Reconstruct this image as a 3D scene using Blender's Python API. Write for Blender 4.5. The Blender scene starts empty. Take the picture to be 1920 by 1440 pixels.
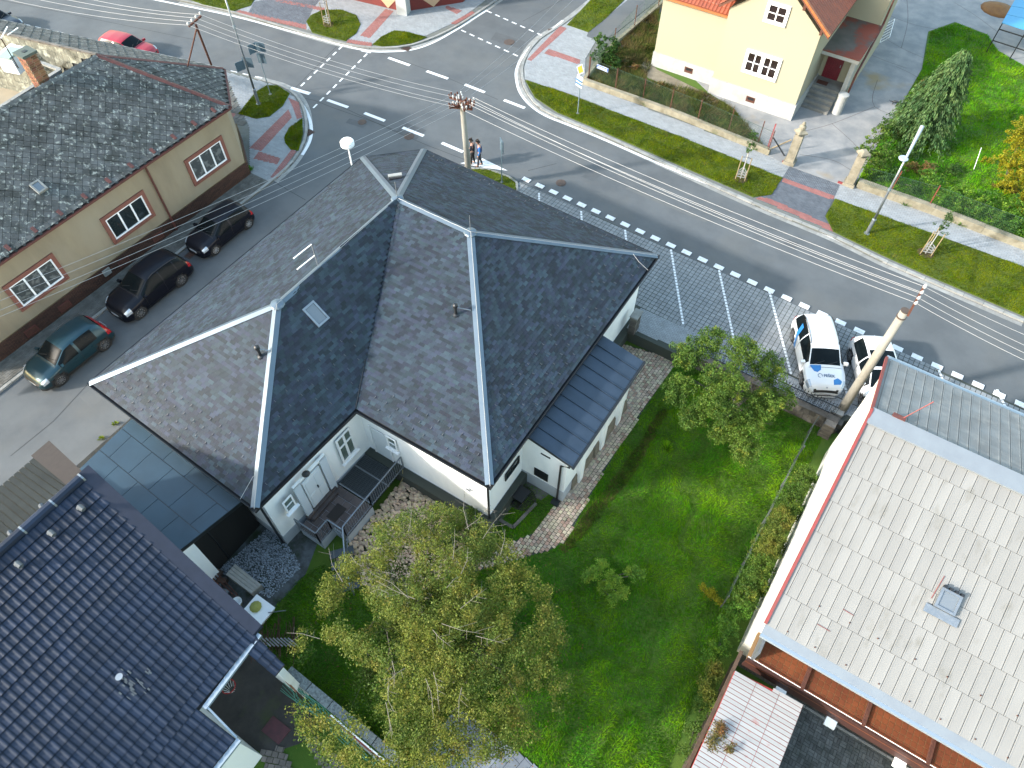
import bpy, math, random
import numpy as np
from mathutils import Vector, Matrix
from mathutils.geometry import tessellate_polygon
random.seed(7); np.random.seed(7)
S = bpy.context.scene
C = S.collection
# ------------------------------------------------------------------ camera
F_PX, PITCH, CAM_H, ROLL, THETA = 1345.0, math.radians(54.6), 28.0, math.radians(.35), math.radians(57.5)
ax_x = (math.sin(THETA), -math.cos(THETA)); ax_y = (math.cos(THETA), math.sin(THETA))
def _w(v):   # heading frame -> street-aligned world frame
    return Vector((v[0]*ax_x[0]+v[1]*ax_x[1], v[0]*ax_y[0]+v[1]*ax_y[1], v[2]))
_r = Vector((1, 0, 0)); _u = Vector((0, math.sin(PITCH), math.cos(PITCH))); _f = Vector((0, math.cos(PITCH), -math.sin(PITCH)))
_c, _s = math.cos(ROLL), math.sin(ROLL)
RIGHT = _w(_r*_c+_u*_s); UP = _w(_u*_c-_r*_s); FWD = _w(_f)
CAMP = Vector((0, 0, CAM_H))
cd = bpy.data.cameras.new('camera'); cam = bpy.data.objects.new('camera', cd); C.objects.link(cam)
cd.sensor_width = 36; cd.lens = F_PX/1920*36; cd.clip_end = 3000; cd.clip_start = .5
M = Matrix.Identity(4)
for i in range(3):
    M[i][0] = RIGHT[i]; M[i][1] = UP[i]; M[i][2] = -FWD[i]; M[i][3] = CAMP[i]
cam.matrix_world = M
S.camera = cam
S.render.resolution_x = 1024; S.render.resolution_y = 768
# ------------------------------------------------------------------ light
SUN_AZ, SUN_EL = math.radians(48), math.radians(25)   # heading of the shadows, height of the sun
w = bpy.data.worlds.new('World'); S.world = w; w.use_nodes = True
nt = w.node_tree; nt.nodes.clear()
sky = nt.nodes.new('ShaderNodeTexSky'); sky.sky_type = 'NISHITA'; sky.sun_disc = False
sky.sun_elevation = SUN_EL; sky.sun_rotation = math.radians(222); sky.dust_density = 3; sky.air_density = 2.2; sky.ozone_density = 3.0; sky.altitude = 300
bg = nt.nodes.new('ShaderNodeBackground'); bg.inputs[1].default_value = .15
wo = nt.nodes.new('ShaderNodeOutputWorld'); nt.links.new(sky.outputs[0], bg.inputs[0]); nt.links.new(bg.outputs[0], wo.inputs[0])
sl = bpy.data.lights.new('sun', 'SUN'); sl.energy = 2.0; sl.angle = math.radians(2.5); sl.color = (1, .97, .93)
so = bpy.data.objects.new('sun', sl); C.objects.link(so); so.location = (-40, -40, 40)
so.rotation_euler = Vector((math.cos(SUN_AZ)*math.cos(SUN_EL), math.sin(SUN_AZ)*math.cos(SUN_EL), -math.sin(SUN_EL))).to_track_quat('-Z', 'Y').to_euler()
S.view_settings.view_transform = 'Standard'; S.view_settings.look = 'None'
S.view_settings.gamma = 1; S.view_settings.use_curve_mapping = False; S.view_settings.exposure = 2.15
S.render.engine = 'CYCLES'
# ------------------------------------------------------------------ geometry of the place seen from the camera position
def ray(u, v): return FWD*F_PX + RIGHT*(u-960) + UP*(720-v)
def G(u, v, z=0.):
    d = ray(u, v); return CAMP + d*((z-CAM_H)/d.z)
def onx(u, v, x):
    d = ray(u, v); return CAMP + d*(x/d.x)
def ony(u, v, y):
    d = ray(u, v); return CAMP + d*(y/d.y)
def G2(pts, z=0.): return [tuple(G(u, v, z)[:2]) for u, v in pts]
GZ = -.7      # level of the sunken garden
# ------------------------------------------------------------------ mesh helpers
def link(o, parent=None):
    C.objects.link(o)
    if parent: o.parent = parent
    return o
def thing(name, label, cat, loc=(0, 0, 0), rz=0, group=None):
    o = bpy.data.objects.new(name, None); link(o); o.location = loc; o.rotation_euler = (0, 0, rz)
    o.empty_display_size = .3
    return tag(o, label, cat, group)
def tag(o, label=None, cat=None, group=None, kind=None):
    if label: o['label'] = label
    if cat: o['category'] = cat
    if group: o['group'] = group
    if kind: o['kind'] = kind
    return o
def wloc(o):
    v = Vector((0, 0, 0)); p = o
    while p: v += Vector(p.location); p = p.parent
    return v
class MB:
    def __init__(s): s.v = []; s.f = []; s.m = []
    def face(s, pts, m=0):
        i = len(s.v); s.v += [tuple(p) for p in pts]; s.f.append(tuple(range(i, i+len(pts)))); s.m.append(m); return s
    def hexa(s, P, m=0):       # 8 points: bottom 4, top 4
        i = len(s.v); s.v += [tuple(p) for p in P]
        for q in ((3, 2, 1, 0), (4, 5, 6, 7), (0, 1, 5, 4), (1, 2, 6, 5), (2, 3, 7, 6), (3, 0, 4, 7)):
            s.f.append(tuple(i+k for k in q)); s.m.append(m)
        return s
    def obox(s, o, a, b, c, m=0):
        o = Vector(o); a = Vector(a); b = Vector(b); c = Vector(c)
        return s.hexa([o, o+a, o+a+b, o+b, o+c, o+a+c, o+a+b+c, o+b+c], m)
    def box(s, cx, cy, z0, sx, sy, sz, rot=0, m=0):
        a = Vector((math.cos(rot), math.sin(rot), 0))*sx; b = Vector((-math.sin(rot), math.cos(rot), 0))*sy
        return s.obox(Vector((cx, cy, z0))-a/2-b/2, a, b, (0, 0, sz), m)
    def bar(s, p, q, w, h=None, m=0):
        p = Vector(p); q = Vector(q); d = (q-p)
        h = h or w; dn = d.normalized(); up = Vector((0, 0, 1)) if abs(dn.z) < .95 else Vector((1, 0, 0))
        a = dn.cross(up).normalized()*w; b = a.cross(dn).normalized()*h
        return s.obox(p-a/2-b/2, d, a, b, m)
    def prism(s, poly, z0, z1, m=0, ms=None, bottom=False):
        poly = [tuple(p[:2]) for p in poly]
        ar = sum(poly[i][0]*poly[(i+1) % len(poly)][1]-poly[(i+1) % len(poly)][0]*poly[i][1] for i in range(len(poly)))
        if ar < 0: poly = poly[::-1]
        n = len(poly); i = len(s.v)
        s.v += [(p[0], p[1], z1) for p in poly]+[(p[0], p[1], z0) for p in poly]
        for t in tessellate_polygon([[Vector((p[0], p[1], 0)) for p in poly]]):
            a, b, c = t
            A, B, Cc = poly[a], poly[b], poly[c]
            if (B[0]-A[0])*(Cc[1]-A[1])-(B[1]-A[1])*(Cc[0]-A[0]) < 0: a, c = c, a
            s.f.append((i+a, i+b, i+c)); s.m.append(m)
            if bottom: s.f.append((i+n+c, i+n+b, i+n+a)); s.m.append(m)
        for k in range(n):
            k2 = (k+1) % n; s.f.append((i+k, i+n+k, i+n+k2, i+k2)); s.m.append(m if ms is None else ms)
        return s
    def tube(s, pts, r, n=8, m=0, caps=True):
        pts = [Vector(p) for p in pts]; rs = r if isinstance(r, (list, tuple)) else [r]*len(pts)
        i0 = len(s.v); N = len(pts)
        for k, p in enumerate(pts):
            d = (pts[min(k+1, N-1)]-pts[max(k-1, 0)]).normalized()
            up = Vector((0, 0, 1)) if abs(d.z) < .9 else Vector((1, 0, 0))
            a = d.cross(up).normalized(); b = a.cross(d).normalized()
            for j in range(n):
                t = 2*math.pi*j/n; s.v.append(tuple(p+(a*math.cos(t)+b*math.sin(t))*rs[k]))
        for k in range(N-1):
            for j in range(n):
                j2 = (j+1) % n; s.f.append((i0+k*n+j, i0+(k+1)*n+j, i0+(k+1)*n+j2, i0+k*n+j2)); s.m.append(m)
        if caps:
            s.f.append(tuple(i0+j for j in range(n))); s.m.append(m)
            s.f.append(tuple(i0+(N-1)*n+j for j in range(n))[::-1]); s.m.append(m)
        return s
    def lathe(s, c, prof, n=16, m=0):
        c = Vector(c); i0 = len(s.v); N = len(prof)
        for r, z in prof:
            for j in range(n):
                t = 2*math.pi*j/n; s.v.append((c.x+r*math.cos(t), c.y+r*math.sin(t), c.z+z))
        for k in range(N-1):
            for j in range(n):
                j2 = (j+1) % n; s.f.append((i0+k*n+j, i0+k*n+j2, i0+(k+1)*n+j2, i0+(k+1)*n+j)); s.m.append(m)
        s.f.append(tuple(i0+j for j in range(n))[::-1]); s.m.append(m)
        s.f.append(tuple(i0+(N-1)*n+j for j in range(n))); s.m.append(m)
        return s
    def build(s, name, mats, parent=None, smooth=False, origin=None):
        """vertices are world (or, with a rotated parent, local) coordinates; origin is taken off them"""
        if not isinstance(mats, (list, tuple)): mats = [mats]
        if parent is not None and origin is None: origin = wloc(parent)
        loc = Vector((0, 0, 0))
        V = np.array(s.v, dtype=np.float64).reshape(-1, 3)
        if parent is None and origin is None and len(V):
            lo = V.min(0); hi = V.max(0); origin = Vector(((lo[0]+hi[0])/2, (lo[1]+hi[1])/2, lo[2])); loc = origin
        if origin is not None: V = V-np.array(origin)
        me = bpy.data.meshes.new(name); me.from_pydata(V.tolist(), [], s.f)
        for mt in mats: me.materials.append(mt)
        if len(mats) > 1: me.polygons.foreach_set('material_index', s.m)
        if smooth: me.polygons.foreach_set('use_smooth', [True]*len(me.polygons))
        me.update()
        o = bpy.data.objects.new(name, me); link(o, parent)
        if parent is None: o.location = loc
        return o
def np_mesh(name, V, k, mat, parent=None, origin=None, smooth=False):
    """V (n*k,3) unshared k-gons"""
    V = np.asarray(V, dtype=np.float32)
    if parent is not None and origin is None: origin = wloc(parent)
    loc = None
    if parent is None:
        lo = V.min(0); hi = V.max(0); origin = Vector(((lo[0]+hi[0])/2, (lo[1]+hi[1])/2, lo[2])); loc = origin
    V = V-np.array(origin, dtype=np.float32)
    n = len(V)//k; me = bpy.data.meshes.new(name)
    me.vertices.add(n*k); me.vertices.foreach_set('co', V.ravel())
    me.loops.add(n*k); me.loops.foreach_set('vertex_index', np.arange(n*k, dtype=np.int32))
    me.polygons.add(n); me.polygons.foreach_set('loop_start', np.arange(0, n*k, k, dtype=np.int32))
    me.polygons.foreach_set('loop_total', np.full(n, k, dtype=np.int32))
    me.materials.append(mat); me.update(calc_edges=True); me.validate()
    o = bpy.data.objects.new(name, me); link(o, parent)
    if loc is not None: o.location = loc
    return o
def copy_tree(o, parent=None):
    c = o.copy(); C.objects.link(c)
    if parent is not None: c.parent = parent; c.matrix_parent_inverse = o.matrix_parent_inverse.copy()
    for ch in list(o.children): copy_tree(ch, c)
    return c
# ------------------------------------------------------------------ tiles laid on a plane
UNIT = ([(0, 0, 0), (1, 0, 0), (1, 1, 0), (0, 1, 0), (0, 0, 1), (1, 0, 1), (1, 1, 1), (0, 1, 1)],
        [(4, 5, 6, 7), (0, 1, 5, 4), (1, 2, 6, 5), (2, 3, 7, 6), (3, 0, 4, 7)])
def intervals(poly, b):
    xs = []
    n = len(poly)
    for i in range(n):
        (x0, y0), (x1, y1) = poly[i], poly[(i+1) % n]
        if (y0 <= b) != (y1 <= b): xs.append(x0+(b-y0)/(y1-y0)*(x1-x0))
    xs.sort(); return list(zip(xs[::2], xs[1::2]))
def frame3(poly3, along=None):
    """plane frame: e along the first edge, s up the slope, n outward (up)"""
    P0 = Vector(poly3[0]); e = (Vector(poly3[1])-P0).normalized() if along is None else Vector(along).normalized()
    n = Vector((0, 0, 0)); k = len(poly3)
    for i in range(k):
        a = Vector(poly3[i])-P0; b = Vector(poly3[(i+1) % k])-P0; n += a.cross(b)
    n.normalize()
    if n.z < 0: n = -n
    s = n.cross(e).normalized()
    return P0, e, s, n
def tiles(poly3, w, h, gap=.01, gaph=None, stag=.5, th=.012, tilt=.012, jit=0., rnd=0., along=None, minw=.08, lift=0.):
    """list of (origin, u, v, n) for tiles covering the polygon"""
    P0, e, s, n = frame3(poly3, along)
    gaph = gap if gaph is None else gaph
    q = [((Vector(p)-P0).dot(e), (Vector(p)-P0).dot(s)) for p in poly3]
    b0 = min(p[1] for p in q); b1 = max(p[1] for p in q); out = []; r = 0
    a_base = min(p[0] for p in q)
    while b0+r*h < b1-.02:
        bl = b0+r*h; bh = min(bl+h, b1)
        for A0, A1 in intervals(q, (bl+bh)/2):
            off = (r*stag % 1)*w
            k = math.floor((A0-a_base-off)/w)
            while a_base+off+k*w < A1:
                x0 = max(A0, a_base+off+k*w); x1 = min(A1, a_base+off+(k+1)*w)
                if x1-x0 > w*minw:
                    t = th*(1+rnd*random.uniform(-1, 1))
                    o = P0+e*(x0+gap/2)+s*(bl+gaph/2+random.uniform(-jit, jit))+n*lift
                    uu = e*(x1-x0-gap); vv = s*(bh-bl-gaph)-n*tilt
                    out.append((o+n*tilt, uu, vv, n*t))
                k += 1
        r += 1
    return out
def lay(name, specs, mats, parent, single=300, tpl=UNIT, kind_rest='stuff', smooth=False):
    """the nearest `single` tiles become objects of their own, the rest one joined part"""
    specs = sorted(specs, key=lambda q: (Vector(q[0])-CAMP).length)
    org = wloc(parent) if parent else Vector((0, 0, 0))
    if not isinstance(mats, (list, tuple)): mats = [mats]
    if single:
        me = bpy.data.meshes.new(name); me.from_pydata(tpl[0], [], tpl[1]); me.materials.append(mats[0])
        if smooth: me.polygons.foreach_set('use_smooth', [True]*len(me.polygons))
        for o, u, v, n in specs[:single]:
            ob = bpy.data.objects.new(name, me); link(ob, parent)
            m = Matrix.Identity(4); oo = o-org
            for i in range(3): m[i][0] = u[i]; m[i][1] = v[i]; m[i][2] = n[i]; m[i][3] = oo[i]
            ob.matrix_local = m
    rest = specs[single:]
    if rest:
        T = np.array(tpl[0]); O = np.array([tuple(r[0]) for r in rest]); U = np.array([tuple(r[1]) for r in rest])
        Vv = np.array([tuple(r[2]) for r in rest]); N = np.array([tuple(r[3]) for r in rest])
        V = O[:, None]+T[None, :, 0:1]*U[:, None]+T[None, :, 1:2]*Vv[:, None]+T[None, :, 2:3]*N[:, None]
        nv = len(T); V = V.reshape(-1, 3)-np.array(org)
        nf = len(tpl[1])
        idx = []
        base = np.arange(len(rest))*nv
        faces = []
        for b in base.tolist():
            for f in tpl[1]: faces.append([b+k for k in f])
        me = bpy.data.meshes.new(name); me.from_pydata(V.tolist(), [], faces); me.materials.append(mats[0])
        if smooth: me.polygons.foreach_set('use_smooth', [True]*len(me.polygons))
        me.update(); ob = bpy.data.objects.new(name, me); link(ob, parent)
        if kind_rest: ob['kind'] = kind_rest
        return ob
# ------------------------------------------------------------------ materials
def srgb(r, g, b): return tuple(((c/255+.055)/1.055)**2.4 if c > 10 else c/255/12.92 for c in (r, g, b))+(1,)
def lin(r, g=None, b=None): return (r, r if g is None else g, r if b is None else b, 1)
# colour values below are relative; this table brings each family to its real reflectance
ALB = [('render_white', 1), ('window_white', 1), ('door_white', 1), ('jamb', 1), ('render_grey', .9), ('grass_blade', 1.45), ('lawn_soil', 1.2), ('verge_', .68), ('weed_', .7), ('leaf_yellow', .72), ('leaf_', .85), ('frond', .75), ('juniper', .75), ('paint_white', .72),
       ('road_paint', .75), ('asphalt', .5), ('cobble', 1.0), ('rounded_rock', 1.35), ('grey_stone', .8), ('window_glass', .8), ('glazed', .42), ('weathered_white', .4), ('shed_', .45), ('brown_glazed', .55), ('white_flashing', .36), ('paver_yard', 1.1), ('red_roof', .6), ('pole_', .6), ('render_cream', .75), ('paver_red', .5), ('ridge_metal', .34), ('skin', .8), ('decal', .8), ('bright', .5), ('orange_sand', .4), ('aluminium', .35), ('orange_tile', .5), ('wall_', .6)]
def mat(name, col, rough=.8, col2=None, scale=2., detail=5, fac=(.35, .65), bump=0., bscale=40., var=0., metal=0., spec=.5,
        col3=None, scale3=.3, fac3=(.5, .7), huevar=0., coat=0., trans=0., coords='Object', stretch=None, wave=None, glassy=None):
    k_ = next((f for key, f in ALB if name.startswith(key)), .56)
    col, col2, col3 = [None if c is None else (c[0]*k_, c[1]*k_, c[2]*k_, 1) for c in (col, col2, col3)]
    m = bpy.data.materials.new(name); m.use_nodes = True; t = m.node_tree; N = t.nodes; L = t.links
    p = N['Principled BSDF']; p.inputs['Roughness'].default_value = rough; p.inputs['Metallic'].default_value = metal
    p.inputs['Specular IOR Level'].default_value = spec; p.inputs['Coat Weight'].default_value = coat
    if coat: p.inputs['Coat Roughness'].default_value = .06
    p.inputs['Base Color'].default_value = col
    need = col2 or col3 or bump or var or huevar
    if need:
        geo = N.new('ShaderNodeNewGeometry')
        src = geo.outputs['Position']
        if stretch:
            mp = N.new('ShaderNodeMapping'); mp.inputs['Scale'].default_value = stretch[:3]
            if len(stretch) > 3: mp.inputs['Rotation'].default_value = (0, 0, stretch[3])
            L.new(src, mp.inputs[0]); src = mp.outputs[0]
        cur = None
        def ramp(c, c2, sc, fc, det):
            no = N.new('ShaderNodeTexNoise'); no.inputs['Scale'].default_value = sc; no.inputs['Detail'].default_value = det
            no.inputs['Roughness'].default_value = .62
            L.new(src, no.inputs['Vector'])
            r = N.new('ShaderNodeMapRange'); r.inputs[1].default_value = fc[0]; r.inputs[2].default_value = fc[1]; r.clamp = True
            L.new(no.outputs[0], r.inputs[0])
            mx = N.new('ShaderNodeMix'); mx.data_type = 'RGBA'; L.new(r.outputs[0], mx.inputs[0])
            if isinstance(c, tuple): mx.inputs[6].default_value = c
            else: L.new(c, mx.inputs[6])
            mx.inputs[7].default_value = c2; return mx.outputs[2]
        cur = col
        if col2: cur = ramp(cur, col2, scale, fac, detail)
        if col3: cur = ramp(cur, col3, scale3, fac3, 4)
        if var or huevar:
            oi = N.new('ShaderNodeObjectInfo'); ad = N.new('ShaderNodeMath'); ad.operation = 'ADD'
            L.new(oi.outputs['Random'], ad.inputs[0]); L.new(geo.outputs['Random Per Island'], ad.inputs[1])
            fr = N.new('ShaderNodeMath'); fr.operation = 'FRACT'; L.new(ad.outputs[0], fr.inputs[0])
            hs = N.new('ShaderNodeHueSaturation')
            if isinstance(cur, tuple): hs.inputs['Color'].default_value = cur
            else: L.new(cur, hs.inputs['Color'])
            r = N.new('ShaderNodeMapRange'); r.inputs[3].default_value = 1-var; r.inputs[4].default_value = 1+var
            L.new(fr.outputs[0], r.inputs[0]); L.new(r.outputs[0], hs.inputs['Value'])
            if huevar:
                m2 = N.new('ShaderNodeMath'); m2.operation = 'MULTIPLY'; m2.inputs[1].default_value = 7.31; L.new(fr.outputs[0], m2.inputs[0])
                f2 = N.new('ShaderNodeMath'); f2.operation = 'FRACT'; L.new(m2.outputs[0], f2.inputs[0])
                r2 = N.new('ShaderNodeMapRange'); r2.inputs[3].default_value = .5-huevar; r2.inputs[4].default_value = .5+huevar
                L.new(f2.outputs[0], r2.inputs[0]); L.new(r2.outputs[0], hs.inputs['Hue'])
            cur = hs.outputs[0]
        if not isinstance(cur, tuple): L.new(cur, p.inputs['Base Color'])
        if bump:
            no = N.new('ShaderNodeTexNoise'); no.inputs['Scale'].default_value = bscale; no.inputs['Detail'].default_value = 4
            L.new(src, no.inputs['Vector']); bp = N.new('ShaderNodeBump'); bp.inputs['Strength'].default_value = bump; bp.inputs['Distance'].default_value = .02
            L.new(no.outputs[0], bp.inputs['Height']); L.new(bp.outputs[0], p.inputs['Normal'])
    if trans:
        tr = N.new('ShaderNodeBsdfTranslucent'); mx = N.new('ShaderNodeMixShader'); mx.inputs[0].default_value = trans
        if p.inputs['Base Color'].is_linked: L.new(p.inputs['Base Color'].links[0].from_socket, tr.inputs[0])
        else: tr.inputs[0].default_value = col
        L.new(p.outputs[0], mx.inputs[1]); L.new(tr.outputs[0], mx.inputs[2]); L.new(mx.outputs[0], N['Material Output'].inputs[0])
    return m
K = {}
K['asphalt'] = mat('asphalt', lin(.165, .178, .186), .9, lin(.125, .137, .146), .45, 8, (.38, .64), bump=.25, bscale=60, col3=lin(.18, .18, .17), scale3=.13, fac3=(.5, .72))
K['asphalt_dark'] = mat('asphalt_joint', lin(.06), .9)
K['paint'] = mat('road_paint', lin(.78), .7, lin(.5), 5, 5, (.55, .75))
K['ground'] = mat('ground_soil', lin(.06, .05, .035), .95, lin(.035, .05, .015), .8, 6, bump=.4)
K['grass'] = mat('lawn_soil', lin(.03, .07, .003), .95, lin(.045, .08, .004), 1.2, 6, bump=.5, bscale=25)
K['verge'] = mat('verge_soil', lin(.1, .13, .003), .95, lin(.06, .1, .003), 1.6, 6, bump=.5, bscale=25)
K['concrete'] = mat('concrete', lin(.36, .35, .32), .85, lin(.22, .21, .19), 1.3, 7, bump=.3, bscale=30)
K['kerb'] = mat('kerb_concrete', lin(.42, .42, .4), .85, lin(.32, .315, .29), 3, 5, var=.12, bump=.2)
K['paver'] = mat('paver_grey', lin(.4, .425, .44), .85, lin(.34, .36, .375), 2, 5, var=.08)
K['paver_park'] = mat('paver_parking', lin(.33, .345, .35), .85, lin(.28, .29, .295), 1, 5, var=.1)
K['paver_old'] = mat('paver_old', lin(.2, .195, .18), .9, lin(.12, .115, .1), 2, 5, var=.14)
K['paver_red'] = mat('paver_red', lin(.46, .18, .16), .85, lin(.38, .15, .13), 2, 5, var=.1)
K['paver_dark'] = mat('paver_slate', lin(.15, .17, .2), .85, lin(.11, .125, .15), 2, 5, var=.14)
K['paver_yard'] = mat('paver_yard', lin(.085, .088, .085), .85, lin(.05, .055, .05), 2, 5, var=.3)
K['joint'] = mat('paver_joint', lin(.2, .205, .2), .95, lin(.16, .17, .14), 3)
K['joint_dark'] = mat('paver_joint_dark', lin(.07, .08, .065), .95)
K['white'] = mat('render_white', lin(.82, .82, .81), .8, lin(.7, .71, .72), 1.1, 6, (.45, .75), bump=.05, bscale=30, stretch=(1, 1, .35))
K['plinth_grey'] = mat('render_grey', lin(.42, .45, .5), .85, lin(.36, .39, .43), 1.2, 4)
K['shingle'] = mat('shingle_slate', lin(.036, .054, .078), .7, lin(.026, .039, .057), .9, 5, (.4, .62), var=.48, huevar=.03, bump=.35, bscale=90, spec=.3)
K['deck'] = mat('roof_deck', lin(.018, .02, .024), .9)
K['zinc'] = mat('ridge_metal', lin(.26, .36, .46), .42, lin(.3, .4, .5), 2, 3, metal=.35, spec=.5)
K['black'] = mat('black_metal', lin(.018, .02, .024), .45)
K['steel'] = mat('galvanised_steel', lin(.42, .46, .5), .4, lin(.34, .38, .42), 6, metal=.6)
K['glass'] = mat('window_glass', lin(.02, .028, .03), .06, spec=.8)
K['glass_green'] = mat('window_glass_blind', lin(.16, .2, .17), .12, lin(.1, .14, .12), 3, spec=.8)
K['upvc'] = mat('window_white', lin(.8), .4)
K['annex'] = mat('annex_metal', lin(.055, .085, .13), .5, lin(.04, .065, .1), 1.2, 4, metal=.3)
K['flatroof'] = mat('flat_roof_panel', lin(.034, .082, .125), .5, lin(.027, .065, .1), .7, 5, (.4, .65), spec=.5, metal=.15)
K['wire'] = mat('aluminium_wire', lin(.75), .5)
K['rust'] = mat('rust', lin(.16, .055, .03), .85, lin(.09, .03, .02), 12)
K['brick'] = mat('brick_brown', lin(.085, .035, .022), .8, var=.3)
K['mortar'] = mat('mortar_ochre', lin(.17, .11, .045), .9)
# ================================================================== GROUND
def struct(name, mb, mats, parent=None):
    o = mb.build(name, mats, parent)
    if parent is None: o['kind'] = 'structure'
    return o
def stroot(name, loc=(0, 0, 0)):
    o = bpy.data.objects.new(name, None); link(o); o.location = loc; o['kind'] = 'structure'; return o
def z3(px, k, ox, oy): return [(ox+a/k, oy+b/k) for a, b in px]
Z1 = lambda *p: z3(p, 3, 0, 0)
Z2 = lambda *p: z3(p, 3, 640, 0)
Z3 = lambda *p: z3(p, 3, 1280, 0)
Z5 = lambda *p: z3(p, 3, 640, 480)
Z6 = lambda *p: z3(p, 3, 1280, 480)
base = MB(); base.obox((-350, -350, -.85), (700, 0, 0), (0, 700, 0), (0, 0, .05)); struct('ground', base, K['ground'])
# -------- carriageway
k_corner = [(513, 337), (548, 305), (570, 270), (577, 240), (573, 205), (558, 178), (533, 160), (500, 150), (478, 144)]
k_far = [(337, 0), (433, 22), (573, 63), (640, 81), (693, 89), (753, 88), (807, 73), (857, 49), (893, 26), (923, 6), (960, -20)]
k_right = [(1120, -10), (1057, 40), (1010, 70), (987, 97), (976, 123), (977, 147), (987, 173), (1010, 200), (1047, 220), (1107, 244), (1173, 273), (1280, 322), (1420, 385), (1560, 443), (1650, 487), (1710, 513), (1920, 603)]
road = MB()
road.prism([(-31.2, -60), (-24.45, -60), (-24.45, 23.5), (-22.6, 27.2), (-19.6, 28.4), (-18, 29), (60, 26.6), (60, 35.2), (8, 36), (-14, 36.5), (-20, 37), (-23.5, 40), (-24.2, 50), (-24.2, 120), (-34, 120), (-33, 50), (-33.5, 40), (-36, 37.5), (-48, 35), (-110, 22), (-110, 8), (-60, 24), (-40, 28), (-32, 26), (-31.2, 20)], -.8, 0)
struct('road', road, K['asphalt'])
# -------- pavements (raised slabs)
def P2(px): return G2(px, .1)
pav = MB()
corner_poly = [(-30.75, -60), (-30.75, 3)]+P2(k_corner)+P2([(410, 127), (303, 102), (180, 80), (60, 55), (28, 43), (-60, 22)])+[(-100, 12), (-100, -10), (-34, -10), (-34, -60)]
pav.prism(corner_poly, -.8, .08)
struct('pavement', pav, K['joint'])
pav2 = MB(); pav2.prism(P2(k_far)+[(-31.3, 60), (-31.3, 120), (-110, 120), (-110, 23)], -.8, .08)
struct('pavement', pav2, K['joint'])
pav3 = MB(); pav3.prism([(-24.4, 120), (-25.4, 60)]+P2(k_right)+[(60, 33.4), (60, 120)], -.8, .08)
struct('pavement', pav3, K['joint'])
park = MB(); park.prism([(-23.4, 10), (-23.4, 25), (-21.4, 28.1), (-18.35, 29.5), (10, 28.62), (60, 27.0), (60, 23.6), (3.6, 23.6), (3.2, 23.2), (-4.9, 23.0), (-4.9, 22.7), (-7.5, 22.7), (-7.5, 10)], -.8, .03)
struct('parking_area', park, K['joint_dark'])
# paving stones
def lay_poly(name, poly2, z, w, h, m, parent, gap=.012, ang=0., stag=.5, th=.02, single=0, rnd=.1, jit=0, tilt=0.):
    p3 = [Vector((p[0], p[1], z)) for p in poly2]
    sp = tiles(p3, w, h, gap, stag=stag, th=th, tilt=tilt, rnd=rnd, along=(math.cos(ang), math.sin(ang), 0), jit=jit)
    return lay(name, sp, m, parent, single)
pr = stroot('pavement_surface', (-30, 25, .08))
old = [(-32.6, -8), (-30.92, -8), (-30.92, 14)]+[tuple(G(505, 340, .1)[:2]), (-32.4, 21.3)]
lay_poly('old_paver', old, .08, .26, .13, K['paver_old'], pr, ang=math.pi/2)
cp = P2([(505, 340), (543, 303), (563, 268), (569, 235), (565, 207), (552, 182), (530, 166), (500, 155), (470, 147), (420, 134)])+[(-35.6, 24.5), (-32.4, 21.3)]
lay_poly('paver', cp, .08, .26, .13, K['paver'], pr)
tp = P2([(420, 134), (410, 131), (303, 106), (180, 84), (60, 59), (-60, 27)])+[(-66, 19.5), (-58, 19), (-35.5, 24.3)]
lay_poly('parking_paver', tp, .08, .5, .5, K['paver_old'], pr, ang=.22, gap=.03)
reds = [Z1((1620, 548), (1680, 575), (1700, 660), (1670, 672), (1650, 610)), Z1((1622, 615), (1643, 660), (1470, 850), (1403, 832)), Z1((1455, 852), (1578, 890), (1560, 925), (1425, 893)), Z1((1640, 840), (1668, 850), (1560, 1000), (1520, 997)), Z1((1295, 635), (1330, 640), (1310, 662))]
for r in reds: lay_poly('red_paver', P2(r), .086, .2, .1, K['paver_red'], pr, th=.02, ang=.5)
pr2 = stroot('pavement_surface', (-36, 45, .08))
fp = P2([(300, -12), (433, 14), (573, 54), (640, 74), (693, 82), (753, 80), (800, 66), (850, 43), (887, 18), (915, -4), (930, -30), (560, -60), (300, -60)])
lay_poly('paver', fp, .08, .26, .13, K['paver'], pr2, ang=-.2)
for r, mm in ((Z1((1480, 0), (1800, 0), (1760, 50), (1720, 140), (1395, 75), (1430, 10)), 'paver_dark'), (Z1((1560, -8), (1830, 45), (1820, 62), (1545, 8)), 'paver_red'), (Z1((1350, 58), (1722, 138), (1725, 165), (1320, 70)), 'paver_red'),
              (Z2((248, 50), (295, 62), (160, 215), (105, 200)), 'paver_red'), (Z2((40, 220), (172, 240), (170, 262), (30, 238)), 'paver_red'), (Z2((590, 30), (680, 60), (650, 80), (585, 45)), 'paver_red'), (Z2((735, 62), (752, 72), (640, 138), (615, 130)), 'paver_red')):
    lay_poly('red_paver' if mm == 'paver_red' else 'slate_paver', P2(r), .086, .2, .1, K[mm], pr2, th=.02, ang=-.2)
pr3 = stroot('pavement_surface', (-10, 39, .08))
rp = P2([(1128, -6), (1064, 42), (1016, 73), (992, 100), (983, 125), (984, 148), (990, 150)])+P2([(1057, 172), (1280, 257), (1467, 333), (1565, 372), (1920, 500), (2200, 605), (2200, 560), (1920, 452), (1660, 345), (1478, 303), (1440, 290), (1096, 158), (1098, 110), (1120, 72), (1190, -10)])
lay_poly('paver', rp, .08, .26, .13, K['paver'], pr3, ang=0, single=300)
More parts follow.
